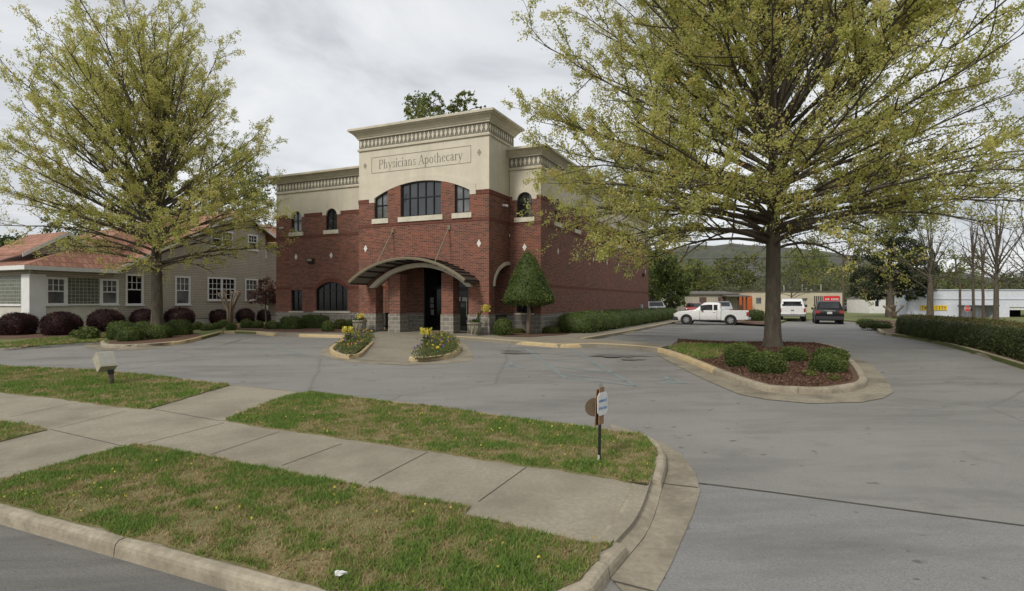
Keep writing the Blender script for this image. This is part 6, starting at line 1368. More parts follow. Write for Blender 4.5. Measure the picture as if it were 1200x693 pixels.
def far_wood(name, label, x0p, x1p, Y, yb, yt, n, mat, seed, leaf=0.55):
    rs = np.random.default_rng(seed); k = Y / F; nc = n // 30; px = rs.uniform(x0p, x1p, nc); hh = yt + 9 * np.sin(px * 0.045) + 6 * np.sin(px * 0.13 + 1) 
    t = rs.random(nc) ** 0.8; py = yb + (hh - yb) * t; C = np.stack([(px - CXP) * k, Y + rs.uniform(-6, 6, nc), CZ + (HOR - py) * k], 1)
    P = np.repeat(C, 30, 0) + rs.normal(0, 1, (nc * 30, 3)) * np.array([1.1, 1.1, 0.8]); P[:, 2] = np.maximum(P[:, 2], 0.8)
    V, Fq = leaf_quads(P, leaf, rs, 0.7); tn = np.clip(np.repeat(rs.uniform(0, .7, nc), 30) + rs.uniform(0, .3, len(P)), 0, 1)
    o = link_mesh(name, fast_mesh(name, V, Fq, tn), mat); return tag(o, label, "woodland", kind="stuff")
far_wood("woodland", "line of mixed spring trees beyond the low buildings", 620, 1320, 150, 366, 327, 90000, FARL, 7, 0.55)
far_wood("woodland", "hazy belt of trees along the foot of the hills", -260, 640, 150, 366, 326, 30000, FARL, 8, 0.6)
far_wood("woodland", "young scrub woodland behind the warehouse roof", 830, 1060, 100, 362, 334, 22000, FARL, 9, 0.3)
# ------------------------------------------------------------------ vehicles
TYRE = M_flat("tyre_rubber", (0.018, 0.018, 0.018), 0.9); RIM = M_flat("alloy_rim", (0.42, 0.42, 0.43), 0.3, 0.7); PLAST = M_flat("black_plastic", (0.03, 0.03, 0.032), 0.6)
CHROME = M_flat("chrome", (0.5, 0.5, 0.5), 0.2, 1.0); TAIL = M_flat("tail_lamp_red", (0.30, 0.045, 0.04), 0.25); HEADL = M_flat("head_lamp", (0.6, 0.6, 0.58), 0.15)
CGL = M_glass("car_glass", (0.02, 0.023, 0.025), 0.05, 0.5); PLATEM = M_flat("plate", (0.5, 0.52, 0.5), 0.5)
def vehicle(name, label, cat, x, y, rz, Lg, Wd, paint, st, z0=0.28, wheels=(0.9, 3.8), wr=0.36, bed=None, zoff=0.0, cabx=None, lamps=True, group=None, hood=None):
    """st: stations (x, belt z, top z, top width share), x from the nose to the tail"""
    T = thing(name, label, cat, (x, y, gz(x, y) + zoff), rz, group); m = MB(); hw_ = Wd / 2; rings = []
    def ring(s_0):
        xx, zb, zt, tw, *q = s_0; lo = q[0] if q else z0; w = hw_ * (q[1] if len(q) > 1 else 1); wt = w * tw; e = 0.07
        pts = [(-w * 0.93, lo), (-w * 0.985, lo + 0.1), (-w, (lo + zb) / 2 + .05), (-w * 0.97, zb)]
        if zt - zb > 0.15: pts += [(-wt - 0.03, zt - 0.12), (-wt + 0.06, zt - 0.015)]
        else: pts += [(-w * 0.9, zb + (zt - zb) * 0.6), (-w * 0.75, zt)]
        pts += [(-p[0], p[1]) for p in reversed(pts)]
        return [(xx - Lg / 2, p[0], p[1]) for p in pts]
    for s_0 in st: rings.append(ring(s_0))
    m.loft(rings); body = m.build("body", paint, T, bevel=0.0)
    me = body.data; me.shade_smooth()
    try: me.set_sharp_from_angle(angle=R(32))
    except Exception: pass
    for wx in wheels:
        for sd_ in (-1, 1):
            arch = MB(); yy = sd_ * (hw_ - 0.0); arch.tube([(wx - Lg / 2, yy - sd_ * 0.3, wr), (wx - Lg / 2, yy + sd_ * 0.012, wr)], wr * 1.2, 20); a = arch.build("wheel_arch", PLAST, T)
            w_ = MB(); w_.tube([(0, -0.11, 0), (0, -0.085, 0), (0, 0.085, 0), (0, 0.11, 0)], [wr * 0.93, wr, wr, wr * 0.93], 22); wo = w_.build("wheel", TYRE, T); wo.location = (wx - Lg / 2, yy - sd_ * 0.085, wr)
            r_ = MB(); r_.tube([(0, sd_ * 0.05, 0), (0, sd_ * 0.118, 0)], [wr * 0.62, wr * 0.58], 16); ro = r_.build("rim", RIM, wo)
            h_ = MB()
            for q in range(5): a_ = q * 1.2566; h_.tube([(wr * 0.40 * math.cos(a_), sd_ * 0.112, wr * 0.40 * math.sin(a_)), (wr * 0.40 * math.cos(a_), sd_ * 0.122, wr * 0.40 * math.sin(a_))], wr * 0.12, 8)
            h_.build("rim_holes", PLAST, wo)
    return T, body, rings
def quad_on(T, name, pts, mat, parent=None, th=0.012):
    m = MB(); c = [Vector(p) for p in pts]; nn = (c[1] - c[0]).cross(c[2] - c[0]).normalized() * th
    a = m.vs([tuple(p) for p in c]); b_ = m.vs([tuple(p + nn) for p in c]); n = len(c)
    m.f(range(a, a + n)); m.f([b_ + i for i in reversed(range(n))])
    for i in range(n): m.f((a + i, a + (i + 1) % n, b_ + (i + 1) % n, b_ + i))
    return m.build(name, mat, T)
def panel(T, name, mat, r0, r1, i, j, a0=0.06, a1=0.94, b0=0.08, b1=0.92, out=0.012, parent=None):
    """a patch of the body surface between ring points i and j and rings r0 and r1, lifted outward"""
    P = [Vector(r0[i]), Vector(r1[i]), Vector(r1[j]), Vector(r0[j])]
    def at(u, v): return (P[0] * (1 - u) + P[1] * u) * (1 - v) + (P[3] * (1 - u) + P[2] * u) * v
    c = [at(a0, b0), at(a1, b0), at(a1, b1), at(a0, b1)]; nn = (c[1] - c[0]).cross(c[3] - c[0])
    cen = sum(c, Vector()) / 4; 
    if nn.dot(cen - Vector((cen.x * 0.6, 0, 0.7))) < 0: nn = -nn
    nn = nn.normalized(); m = MB(); a = m.vs([tuple(p + nn * out) for p in c]); b_ = m.vs([tuple(p - nn * 0.02) for p in c]); m.f(range(a, a + 4)); m.f([b_ + q for q in (3, 2, 1, 0)])
    for q in range(4): m.f((a + q, a + (q + 1) % 4, b_ + (q + 1) % 4, b_ + q))
    return m.build(name, mat, T if parent is None else parent)
def paint(n, c): 
    return M_flat(n, c, 0.3, 0.0, 0.5, 0.6)
WP = paint("white_car_paint", (0.72, 0.72, 0.71)); BP = M_flat("black_car_paint", (0.008, 0.008, 0.009), 0.4, 0, 0.2, 0.05); SP = paint("silver_car_paint", (0.36, 0.38, 0.40)); RP = paint("red_car_paint", (0.32, 0.02, 0.02)); WP2 = paint("white_suv_paint", (0.66, 0.67, 0.68)); GP = paint("dark_car_paint", (0.06, 0.065, 0.075))
def box_part(T, name, x0, x1, y0, y1, z0, z1, mat, bev=0.01, parent=None): return MB().box(x0, x1, y0, y1, z0, z1).build(name, mat, parent or T, bevel=bev)
def rear_kit(T, Lg, hw_, zl, zh, plate_z, bump_m, lampw=0.16, glass=None, bz=(0.32, 0.56)):
    xr_ = Lg / 2
    for s_0 in (-1, 1): box_part(T, "tail_lamp", xr_ - 0.08, xr_ + 0.025, *(sorted((s_0 * (hw_ - lampw), s_0 * (hw_ - 0.015)))), zl, zh, TAIL)
    b_ = box_part(T, "rear_bumper", xr_ - 0.05, xr_ + 0.10, -hw_ * 0.97, hw_ * 0.97, bz[0], bz[1], bump_m, 0.03)
    box_part(T, "number_plate", xr_ + 0.0, xr_ + 0.03, -0.16, 0.16, plate_z, plate_z + 0.16, PLATEM, 0.005)

# white extended-cab pickup seen from its left side, nose toward the building
x, y = at_depth(833.5, 41.2)
st = [(0.0, 0.62, 0.66, .9, .42, .82), (0.06, 0.74, 0.79, .9, .3, .93), (0.3, 0.86, 0.93, .9, .28), (1.15, 0.95, 1.02, .9), (1.45, 0.98, 1.06, .88), (2.05, 0.98, 1.56, .78), (2.35, 0.98, 1.60, .78), (3.0, 0.98, 1.58, .78), (3.12, 0.98, 1.5, .8), (3.2, 0.96, 1.0, .9)]
T, body, rg = vehicle("pickup_truck", "white extended cab pickup parked side on beyond the big oak", "pickup", x, y, R(-23), 5.0, 1.72, WP, st, 0.3, (0.88, 3.82), 0.34, zoff=0.0)
Lh = 2.5
m = MB(); zt = 1.0
m.plate([(3.21 - Lh, 0.34), (4.96 - Lh, 0.40), (4.98 - Lh, zt), (3.21 - Lh, zt)], [], -0.86, -0.80); m.plate([(3.21 - Lh, 0.34), (4.96 - Lh, 0.40), (4.98 - Lh, zt), (3.21 - Lh, zt)], [], 0.80, 0.86)
m.box(3.21 - Lh, 3.27 - Lh, -0.799, 0.799, 0.5, zt); m.box(4.92 - Lh, 4.98 - Lh, -0.799, 0.799, 0.5, zt); m.box(3.28 - Lh, 4.91 - Lh, -0.799, 0.799, 0.45, 0.55)
m.build("cargo_bed", WP, T, bevel=0.012)
for sd_ in (0, 1):
    i, j = (3, 4) if sd_ == 0 else (8, 7)
    panel(T, "side_window", CGL, rg[5], rg[6], i, j, -0.75, 1.02, .10, .88); panel(T, "side_window", CGL, rg[6], rg[7], i, j, 0.0, 0.44, .10, .88) ; panel(T, "side_window", CGL, rg[6], rg[7], i, j, 0.55, 0.95, .10, .88)
panel(T, "windscreen", CGL, rg[4], rg[5], 5, 6, .08, .95, .0, 1.0, out=0.02)
for s_0 in (-1, 1):
    box_part(T, "tail_lamp", Lh - 0.16, Lh + 0.0, *sorted((s_0 * 0.70, s_0 * 0.868)), 0.62, 0.92, TAIL); box_part(T, "headlight", -Lh - 0.01, -Lh + 0.14, *sorted((s_0 * 0.5, s_0 * 0.80)), 0.62, 0.78, HEADL, .02)
    box_part(T, "wing_mirror", -0.62, -0.48, *sorted((s_0 * 0.86, s_0 * 1.0)), 1.0, 1.14, PLAST, .02); box_part(T, "door_handle", 0.18, 0.30, *sorted((s_0 * 0.855, s_0 * 0.885)), 0.86, 0.9, CHROME, .005)
    box_part(T, "sill_trim", -1.15, 0.7, *sorted((s_0 * 0.80, s_0 * 0.86)), 0.27, 0.36, PLAST, .01)
    m = MB(); m.box(-0.72, -0.70, *sorted((s_0 * 0.858, s_0 * 0.866)), 0.38, 0.97); m.box(0.42, 0.44, *sorted((s_0 * 0.858, s_0 * 0.866)), 0.38, 0.97); m.box(0.69, 0.71, *sorted((s_0 * 0.85, s_0 * 0.864)), 0.36, 0.98); m.build("door_seams", PLAST, T)
box_part(T, "front_bumper", -Lh - 0.08, -Lh + 0.35, -0.85, 0.85, 0.30, 0.56, PLAST, 0.04); box_part(T, "rear_bumper", Lh - 0.05, Lh + 0.12, -0.82, 0.82, 0.36, 0.52, CHROME, 0.03); box_part(T, "grille", -Lh - 0.02, -Lh + 0.05, -0.48, 0.48, 0.58, 0.76, PLAST, 0.01)

# white crew pickup seen from behind
x, y = at_depth(928, 47.0 + 2.4)
st = [(0.0, 0.95, 1.0, .9, .45, .9), (0.2, 1.1, 1.16, .9, .4), (1.4, 1.15, 1.22, .9), (2.0, 1.15, 1.86, .76), (2.4, 1.15, 1.93, .78), (3.7, 1.15, 1.92, .78), (3.95, 1.15, 1.7, .82), (4.0, 1.15, 1.2, .92), (4.05, 1.15, 1.19, .95), (5.6, 1.15, 1.19, .95), (5.7, 1.13, 1.17, .95, .5)]
T, body, rg = vehicle("pickup_truck", "white full size pickup seen from behind left of the black car", "pickup", x, y, R(-115), 5.7, 1.95, WP, st, 0.42, (1.0, 4.6), 0.40)
panel(T, "rear_window", CGL, rg[6], rg[7], 5, 6, .10, .85, .05, .95, out=0.02)
m = MB(); m.poly([(3.72 - 2.85, -.7, 1.88), (3.72 - 2.85, .7, 1.88), (4.02 - 2.85, .76, 1.28), (4.02 - 2.85, -.76, 1.28)]); m.poly([(3.75 - 2.85, -.7, 1.88), (3.75 - 2.85, .7, 1.88), (4.05 - 2.85, .76, 1.28), (4.05 - 2.85, -.76, 1.28)]); m.build("rear_glass", CGL, T)
for sd_ in (0, 1): i, j = (3, 4) if sd_ == 0 else (8, 7); panel(T, "side_window", CGL, rg[4], rg[5], i, j, .0, .45, .1, .88); panel(T, "side_window", CGL, rg[4], rg[5], i, j, .52, .97, .1, .88)
rear_kit(T, 5.7, 0.975, 0.78, 1.08, 0.56, CHROME, bz=(0.45, 0.66)); box_part(T, "tailgate_badge", 2.85, 2.865, -0.12, 0.12, 0.86, 0.98, CHROME, .01); box_part(T, "brake_lamp", 0.76, 0.82, -0.15, 0.15, 1.88, 1.93, TAIL, .01)
for s_0 in (-1, 1): box_part(T, "wing_mirror", -0.75, -0.6, *sorted((s_0 * 0.96, s_0 * 1.2)), 1.15, 1.38, PLAST, .02)

# black suv seen from behind
x, y = at_depth(969.5, 41.6 + 2.0)
st = [(0.0, 0.7, 0.75, .9, .4, .85), (0.12, 0.88, 0.95, .9, .3), (1.1, 0.98, 1.06, .9), (1.3, 1.0, 1.1, .88), (1.95, 1.02, 1.62, .76), (2.4, 1.02, 1.70, .78), (4.0, 1.02, 1.66, .76), (4.2, 1.02, 1.6, .76), (4.55, 1.0, 1.08, .9), (4.62, 0.9, 0.95, .94, .34), (4.66, 0.7, 0.75, .9, .4)]
T, body, rg = vehicle("suv", "black suv seen from behind with pale number plate on the far side of the lot", "suv", x, y, R(-115), 4.66, 1.83, BP, st, 0.26, (0.95, 3.7), 0.36)
panel(T, "rear_window", CGL, rg[7], rg[8], 5, 6, .12, .85, .04, .96, out=0.02)
for sd_ in (0, 1): i, j = (3, 4) if sd_ == 0 else (8, 7); panel(T, "side_window", CGL, rg[5], rg[6], i, j, .0, .5, .1, .88); panel(T, "side_window", CGL, rg[5], rg[6], i, j, .56, .97, .1, .88)
rear_kit(T, 4.66, 0.915, 0.78, 0.98, 0.74, PLAST, 0.3); box_part(T, "badge_bar", 2.3, 2.35, -0.35, 0.35, 0.93, 0.98, CHROME, .01)
for s_0 in (-1, 1): box_part(T, "roof_rail", -0.4, 1.6, *sorted((s_0 * 0.62, s_0 * 0.66)), 1.66, 1.72, CHROME, .01); box_part(T, "wing_mirror", -0.6, -0.45, *sorted((s_0 * 0.9, s_0 * 1.06)), 1.02, 1.18, BP, .02)

SED = [(0.0, 0.55, 0.6, .9, .35, .82), (0.12, 0.7, 0.76, .9, .25, .95), (1.1, 0.85, 0.92, .88), (1.4, 0.88, 0.96, .86), (2.1, 0.9, 1.40, .74), (2.6, 0.9, 1.45, .74), (3.2, 0.9, 1.40, .74), (3.85, 0.9, 0.98, .86), (4.4, 0.88, 0.95, .88), (4.5, 0.7, 0.76, .9, .35)]
HAT = [(0.0, 0.6, 0.65, .9, .35, .82), (0.12, 0.75, 0.82, .9, .25, .95), (1.0, 0.9, 0.97, .88), (1.2, 0.93, 1.0, .86), (1.9, 0.95, 1.5, .76), (2.4, 0.95, 1.56, .76), (3.7, 0.95, 1.52, .76), (4.1, 0.95, 1.05, .88), (4.2, 0.7, 0.76, .9, .35)]
def small_car(name, label, px, Y, rz, pt, st, Lg=4.4, group=None, cat="car"):
    x, y = at_depth(px, Y); T, body, rg = vehicle(name, label, cat, x, y, rz, Lg, 1.75, pt, st, 0.22, (0.85, Lg - 0.95), 0.32, zoff=0.0 if to_uv(x, y)[1] < 52 else 0.1, group=group)
    a = 4
    for sd_ in (0, 1): i, j = (3, 4) if sd_ == 0 else (8, 7); panel(T, "side_window", CGL, rg[a], rg[a + 1], i, j, -.3, .95, .1, .88); panel(T, "side_window", CGL, rg[a + 1], rg[a + 2], i, j, .05, 1.0, .1, .88)
    panel(T, "windscreen", CGL, rg[3], rg[4], 5, 6, .08, .95, .0, 1, out=.02); panel(T, "rear_window", CGL, rg[6], rg[7], 5, 6, .08, .9, .0, 1, out=.02)
    rear_kit(T, Lg, 0.875, 0.62, 0.82, 0.62, pt, 0.3, bz=(0.3, 0.52)); return T
small_car("parked_car", "white suv half hidden by the far end of the brick wall", 765.5, 56, R(-95), WP2, HAT, 4.2)
small_car("parked_car", "silver hatchback seen over the bed of the white pickup", 846, 55, R(-108), SP, HAT, 4.2)
small_car("parked_car", "dark red car glimpsed over the hood of the white pickup", 813, 58, R(-105), RP, SED, 4.5)
small_car("parked_car", "white sedan far off just left of the big oak trunk", 900, 80, R(-170), WP2, SED, 4.5)
small_car("parked_car", "dark sedan parked far beyond the lot right of the utility pole", 1003, 92, R(170), GP, SED, 4.5)
small_car("parked_car", "silver sedan parked far off left of the dark sedan", 992, 98, R(172), SP, SED, 4.5)

# ------------------------------------------------------------------ small things in front
# yard sign on a black stake
x, y = gp(702, 541, .14); x, y = gp(702, 540, .14); zg = gz(x, y) + .14; kY = y / F
YS_ = thing("yard_sign", "small white sign with blue writing on a brown plank in the grass corner", "sign", (x, y, zg), R(-38))
PLANK = M_noise("weathered_plank", (0.20, 0.115, 0.062), (0.30, 0.18, 0.10), 12, 0.85, stretch=(1, 1, .15)); POSTB = M_flat("black_stake", (0.012, 0.012, 0.013), 0.5)
m = MB(); m.tube([(0, 0, -0.1), (0.012, 0, 0.5), (0.02, 0, 0.7)], 0.019, 8); m.build("stake", POSTB, YS_)
m = MB(); m.tube([(0, 0, -0.02), (0.002, 0, 0.075)], 0.0205, 8); m.build("worn_stake_foot", M_flat("bare_metal", (0.45, 0.45, 0.42), 0.6), YS_)
def top(pxy): return (541 - pxy) * kY
# local frame: x faces the driveway side (normal), y along the plank width
th_ = R(32)
m = MB(); za, zb_ = top(498), top(454.5)
m.loft([[(0.022, -0.055, za), (0.034, -0.055, za), (0.034, 0.060, za), (0.022, 0.060, za)], [(0.03, -0.055, zb_), (0.042, -0.055, zb_), (0.042, 0.060, zb_), (0.03, 0.060, zb_)]]); m.build("plank", PLANK, YS_)
m = MB(); m.loft([[(-0.034, -0.058, za - .02), (-0.022, -0.058, za - .02), (-0.022, 0.058, za - .02), (-0.034, 0.058, za - .02)], [(-0.010, -0.058, zb_ - .03), (0.002, -0.058, zb_ - .03), (0.002, 0.058, zb_ - .03), (-0.010, 0.058, zb_ - .03)]]); m.build("plank", PLANK, YS_)
m = MB(); m.box(-0.02, 0.021, -0.02, 0.02, za + 0.0, zb_ - 0.04); m.build("batten", POSTB, YS_)
m = MB(lambda a, d, z: (0.046 + d + 0.0, a, z)); c0, c1 = top(487), top(460.5); ch = 0.045; aw = 0.125
outl = [(-aw + ch, c0), (aw - ch, c0), (aw, c0 + ch), (aw, c1 - ch), (aw - ch, c1), (-aw + ch, c1), (-aw, c1 - ch), (-aw, c0 + ch)]
m.plate(outl, [], 0, 0.008); pn = m.build("sign_plate", PAPER, YS_)
BLUEI = M_flat("blue_ink", (0.10, 0.22, 0.48), 0.6); cz_ = (c0 + c1) / 2
MR = Matrix.Rotation(R(90), 4, "Z") @ Matrix.Rotation(R(90), 4, "X")
text_obj("lettering", "entrance &", 0.062, Matrix.Translation((0.0555, 0, cz_ + 0.045)) @ MR, BLUEI, pn, 0.0008, 0.72)
text_obj("lettering", "drive thru", 0.062, Matrix.Translation((0.0555, 0, cz_ - 0.05)) @ MR, BLUEI, pn, 0.0008, 0.8)
m = MB()
for q in (-0.022, 0.028): m.tube([(0.02, q, zb_ - .03), (0.025, q - .012, zb_ + .03), (0.02, q + 0.008, zb_ + .05), (0.02, q + 0.024, zb_ + .03), (0.02, q + 0.018, zb_)], 0.0028, 5)
m.build("wire_loops", M_flat("loop_wire", (0.2, 0.2, 0.2), 0.4, 0.6), YS_)
ds = thing("round_tag", "round brown disc fixed to the back edge of the yard sign", "disc", (x + (696.5 - 702) * kY, y + 0.05, zg + top(478.5)), R(12)) if False else None
def w2l(wx, wy): c_, s_2 = math.cos(R(38)), math.sin(R(38)); return (wx * c_ - wy * s_2, wx * s_2 + wy * c_)
m = MB(lambda a, d, z: (*w2l(a * 0.97 - d * 0.2, a * 0.22 + d), z)); r_ = 10.8 * kY; cc_ = (-0.062, top(478.5))
m.plate([(cc_[0] + r_ * math.cos(i * .2618), cc_[1] + r_ * math.sin(i * .2618)) for i in range(24)], [], 0.02, 0.032); m.build("round_disc", M_noise("brown_disc", (0.12, 0.085, 0.05), (0.17, 0.125, 0.08), 10, 0.9), YS_)

# floodlight box in the left verge
x, y = gp(131, 451, .14); LB = thing("ground_floodlight", "weathered beige floodlight box tilted on a short post in the left grass strip", "floodlight", (x, y, gz(x, y) + .14)); k = y / F
RUST = M_noise("rusty_post", (0.07, 0.05, 0.045), (0.16, 0.12, 0.105), 15, 0.9, bmp=0.4)
m = MB(); m.tube([(0, 0, -.05), (-0.005, 0, 0.2), (-0.02, 0, (451 - 437) * k)], [0.052, 0.048, 0.045], 10); m.build("post", RUST, LB, smooth=True)
m = MB(); m.tube([(-0.02, 0, (451 - 438.5) * k), (-0.025, 0, (451 - 434) * k)], 0.062, 10); m.build("collar", POSTB, LB)
BOXM = M_noise("weathered_beige_steel", (0.36, 0.335, 0.255), (0.46, 0.43, 0.335), 6, 0.7, c3=(0.22, 0.20, 0.13), scale2=4, amt=0.7, bmp=0.1)
hb_ = MB(); hb_.box(-0.20, 0.20, -0.20, 0.16, -0.115, 0.115); bx = hb_.build("housing", BOXM, LB, bevel=0.012)
hl = MB(); hl.box(-0.21, 0.21, -0.21, 0.17, 0.117, 0.142); lid = hl.build("rim", BOXM, bx, bevel=0.008)
MB().box(-0.18, 0.18, -0.18, 0.14, 0.143, 0.146).build("lens", M_flat("dusty_lens", (0.33, 0.32, 0.27), 0.4), bx)
bx.location = (-0.14, 0.0, (451 - 424.5) * k); bx.rotation_euler = (Matrix.Rotation(R(-32), 3, "Z") @ Matrix.Rotation(R(52), 3, "Y")).to_euler()

# litter by the kerb
x, y = gp(398, 677, .14); m = MB(); rs = np.random.default_rng(3); V, Fc = ball(0.045, 0.03, 0.04, rs, 0.5, 9, 5); m.V = [tuple(v * (1 + rs.uniform(-.2, .2))) for v in V]; m.Fc = Fc; m.M = [0] * len(Fc)
o = m.build("crumpled_paper", PAPER); o.location = (x, y, gz(x, y) + .15); tag(o, "crumpled white paper in the grass by the street kerb", "litter")

# planters and flowers
URN = M_noise("cast_stone_urn", (0.20, 0.185, 0.14), (0.31, 0.29, 0.225), 10, 0.9, c3=(0.13, 0.12, 0.085), scale2=4, amt=0.7, bmp=0.7)
def flowers(name, V0, n, size, mat, seed, parent=None, tone=None):
    rs = np.random.default_rng(seed); V, Fq = leaf_quads(V0, size, rs, 0.9); return link_mesh(name, fast_mesh(name, V, Fq, rs.random(len(Fq)) if tone is None else tone), mat, parent)
def urn(label, px, py, Y, sc, yel_dx, yel_h, seed):
    x, y = at_depth(px, Y); z = gz(x, y) + PO; T = thing("urn_planter", label, "planter", (x, y, z), 0, None); k = Y / F; H_ = 15.5 * k * sc; R_ = 9.0 * k * sc
    m = MB(); m.lathe([(R_ * .66, 0), (R_ * .68, H_ * .07), (R_ * .62, H_ * .1), (R_ * .70, H_ * .3), (R_ * .82, H_ * .6), (R_ * .86, H_ * .82), (R_ * .98, H_ * .86), (R_ * 1.0, H_ * .93), (R_ * .99, H_ * 1.0), (R_ * .84, H_ * 1.0), (R_ * .8, H_ * .9), (0.01, H_ * .9)], n=24)
    m.build("urn", URN, T, smooth=False)
    rl = MB()
    for i in range(10): a = i * .628; rl.tube([(R_ * .72 * math.cos(a), R_ * .72 * math.sin(a), H_ * .16), (R_ * .82 * math.cos(a + .15), R_ * .82 * math.sin(a + .15), H_ * .45), (R_ * .88 * math.cos(a + .3), R_ * .88 * math.sin(a + .3), H_ * .74)], 0.022, 5)
    rl.build("relief", URN, T, smooth=True)
    rs = np.random.default_rng(seed); P = np.stack([rs.normal(0, R_ * .38, 260), rs.normal(0, R_ * .38, 260), H_ + rs.uniform(0, 0.12, 260)], 1); V, Fq = leaf_quads(P, 0.07, rs); link_mesh("foliage", fast_mesh("foliage", V, Fq, rs.random(260)), DARKL, T)
    P = np.stack([yel_dx + rs.normal(0, .09, 150), rs.normal(0, .1, 150), H_ + yel_h + rs.uniform(-.02, .26, 150)], 1); flowers("yellow_blooms", P, 150, 0.075, YFLOW, seed + 1, T)
    P = np.stack([rs.normal(0, R_ * .4, 24), rs.normal(0, R_ * .4, 24), H_ + rs.uniform(.05, .16, 24)], 1); flowers("violet_blooms", P, 24, 0.07, FLOW, seed + 2, T, np.full(24, .9))
    if yel_h > .2: m = MB(); [m.tube([(0.03 * i, 0, H_), (yel_dx * 0.7 + 0.02 * i, 0.02 * i, H_ + yel_h)], 0.012, 5) for i in (-1, 0, 1)]; m.build("stems", MIDL, T); P = np.stack([yel_dx * .4 + rs.normal(0, .05, 120), rs.normal(0, .06, 120), H_ + rs.uniform(0, yel_h, 120)], 1); V, Fq = leaf_quads(P, .08, rs); link_mesh("stem_leaves", fast_mesh("stem_leaves", V, Fq, rs.random(120)), MIDL, T)
urn("cast stone urn with yellow flowers left of the entrance piers", 421.5, 390.5, 28.0, 0.95, 0.05, 0.05, 11)
urn("cast stone urn with tall leaning yellow flowers right of the entrance", 556, 393, 25.6, 1.0, 0.50, 0.5, 12)
BEDS = [("left", [(392, 412.5), (399, 407), (406, 401), (410, 396.5), (424, 394.5), (438, 396), (437.5, 400), (432, 405.5), (424, 412), (417, 417.5), (411, 419), (400, 416)], (408, 407), (0.0)),
        ("right", [(481, 421.5), (489, 416), (497, 409.5), (501, 402), (505, 397.5), (515, 396), (526, 398), (533, 403), (538.5, 408.5), (537, 413.5), (528, 417), (512, 420.5), (495, 422)], (499, 410), (0.0))]
BS = {"left": -1, "right": -1}
for nm, pts, tall, _ in BEDS:
    pw = px_path(pts, 0.1); outl = dens(pw + [pw[0]], 0.2)[:-1]; cx = sum(p[0] for p in pw) / len(pw); cy = sum(p[1] for p in pw) / len(pw)
    sheet("flower_bed_soil", offset(outl, 0.13 * BS[nm]), 0.12, SOIL, skirt=0.02, hfun=lambda x, y, c=(cx, cy): 0.13 + 0.06 * max(0, 1 - ((x - c[0]) ** 2 + (y - c[1]) ** 2) / 1.5))
    kp = px_path((pts[-1:] + pts[:1] + pts[:4][:1]) if False else (pts[3::-1] + pts[:6:-1][:6] if nm == "left" else pts[:1] + pts[:5:-1][:8]), 0.0)
    if nm == "left": kp = px_path([(410, 398), (401, 404), (392, 411), (394, 415.5), (404, 419.5), (412, 420.5), (419, 418), (427, 411), (434, 404.5)])
    else: kp = px_path([(479, 424), (497, 424), (514, 422.5), (530, 419.5), (539, 414), (540, 409), (534, 403), (528, 399)])
    kerb("planter_kerb", kp, mat=YKERB, side=-1 if nm == "left" else 1, h=0.15, w=0.15, seed=30)
    rs = np.random.default_rng(77 if nm == "left" else 78); A = np.array(outl); lo, hi = A.min(0), A.max(0); P = []
    def inside(px_, py_, poly):
        n = len(poly); c = np.zeros(len(px_), bool); j = n - 1
        for i in range(n):
            xi, yi = poly[i]; xj, yj = poly[j]; c ^= ((yi > py_) != (yj > py_)) & (px_ < (xj - xi) * (py_ - yi) / (yj - yi + 1e-12) + xi); j = i
        return c
    q = rs.uniform(lo, hi, (9000, 2)); q = q[inside(q[:, 0], q[:, 1], outl)]; hgt = 0.14 + 0.12 * np.abs(np.sin(q[:, 0] * 4) * np.cos(q[:, 1] * 3.1)) + 0.1
    gzv = np.array([gz(a, b_) for a, b_ in q]); P = np.column_stack([q, gzv + 0.14 + rs.random(len(q)) * hgt]); V, Fq = leaf_quads(P, 0.055, rs)
    o = link_mesh("flower_bed_leaves", fast_mesh("flower_bed_leaves", V, Fq, rs.random(len(Fq))), OLIVL if nm == "x" else MIDL); tag(o, "green leaves of the %s flower bed by the entrance walk" % nm, "plants", kind="stuff")
    f_ = rs.choice(len(q), 150 if nm == "right" else 110); Pf = np.column_stack([q[f_], gzv[f_] + 0.16 + hgt[f_]]); o = flowers("bed_flowers", Pf, 0, 0.075, FLOW, 5); tag(o, "yellow orange and violet flowers of the %s bed by the entrance walk" % nm, "flowers", kind="stuff")
    tx, ty = gp(*tall, 0.12); T = thing("snapdragon_plant", "tall yellow flower spikes in the %s bed by the entrance walk" % nm, "flowering plant", (tx, ty, gz(tx, ty) + .15)); m = MB(); ht = 0.62
    for i in range(6): a = i * 1.05; m.tube([(0.03 * math.cos(a), .03 * math.sin(a), 0), (0.13 * math.cos(a), .1 * math.sin(a), ht)], 0.009, 5)
    m.build("stems", MIDL, T); P = np.stack([rs.normal(0, .09, 150), rs.normal(0, .09, 150), rs.uniform(0, ht * .7, 150)], 1); V, Fq = leaf_quads(P, .08, rs); link_mesh("leaves", fast_mesh("leaves", V, Fq, rs.random(150)), DARKL, T)
    P = np.concatenate([np.stack([0.15 * math.cos(i * 1.05) + rs.normal(0, .035, 26), 0.11 * math.sin(i * 1.05) + rs.normal(0, .035, 26), rs.uniform(ht * .8, ht * 1.18, 26)], 1) for i in range(6)]); flowers("blooms", P, 0, 0.07, YFLOW, 9, T)

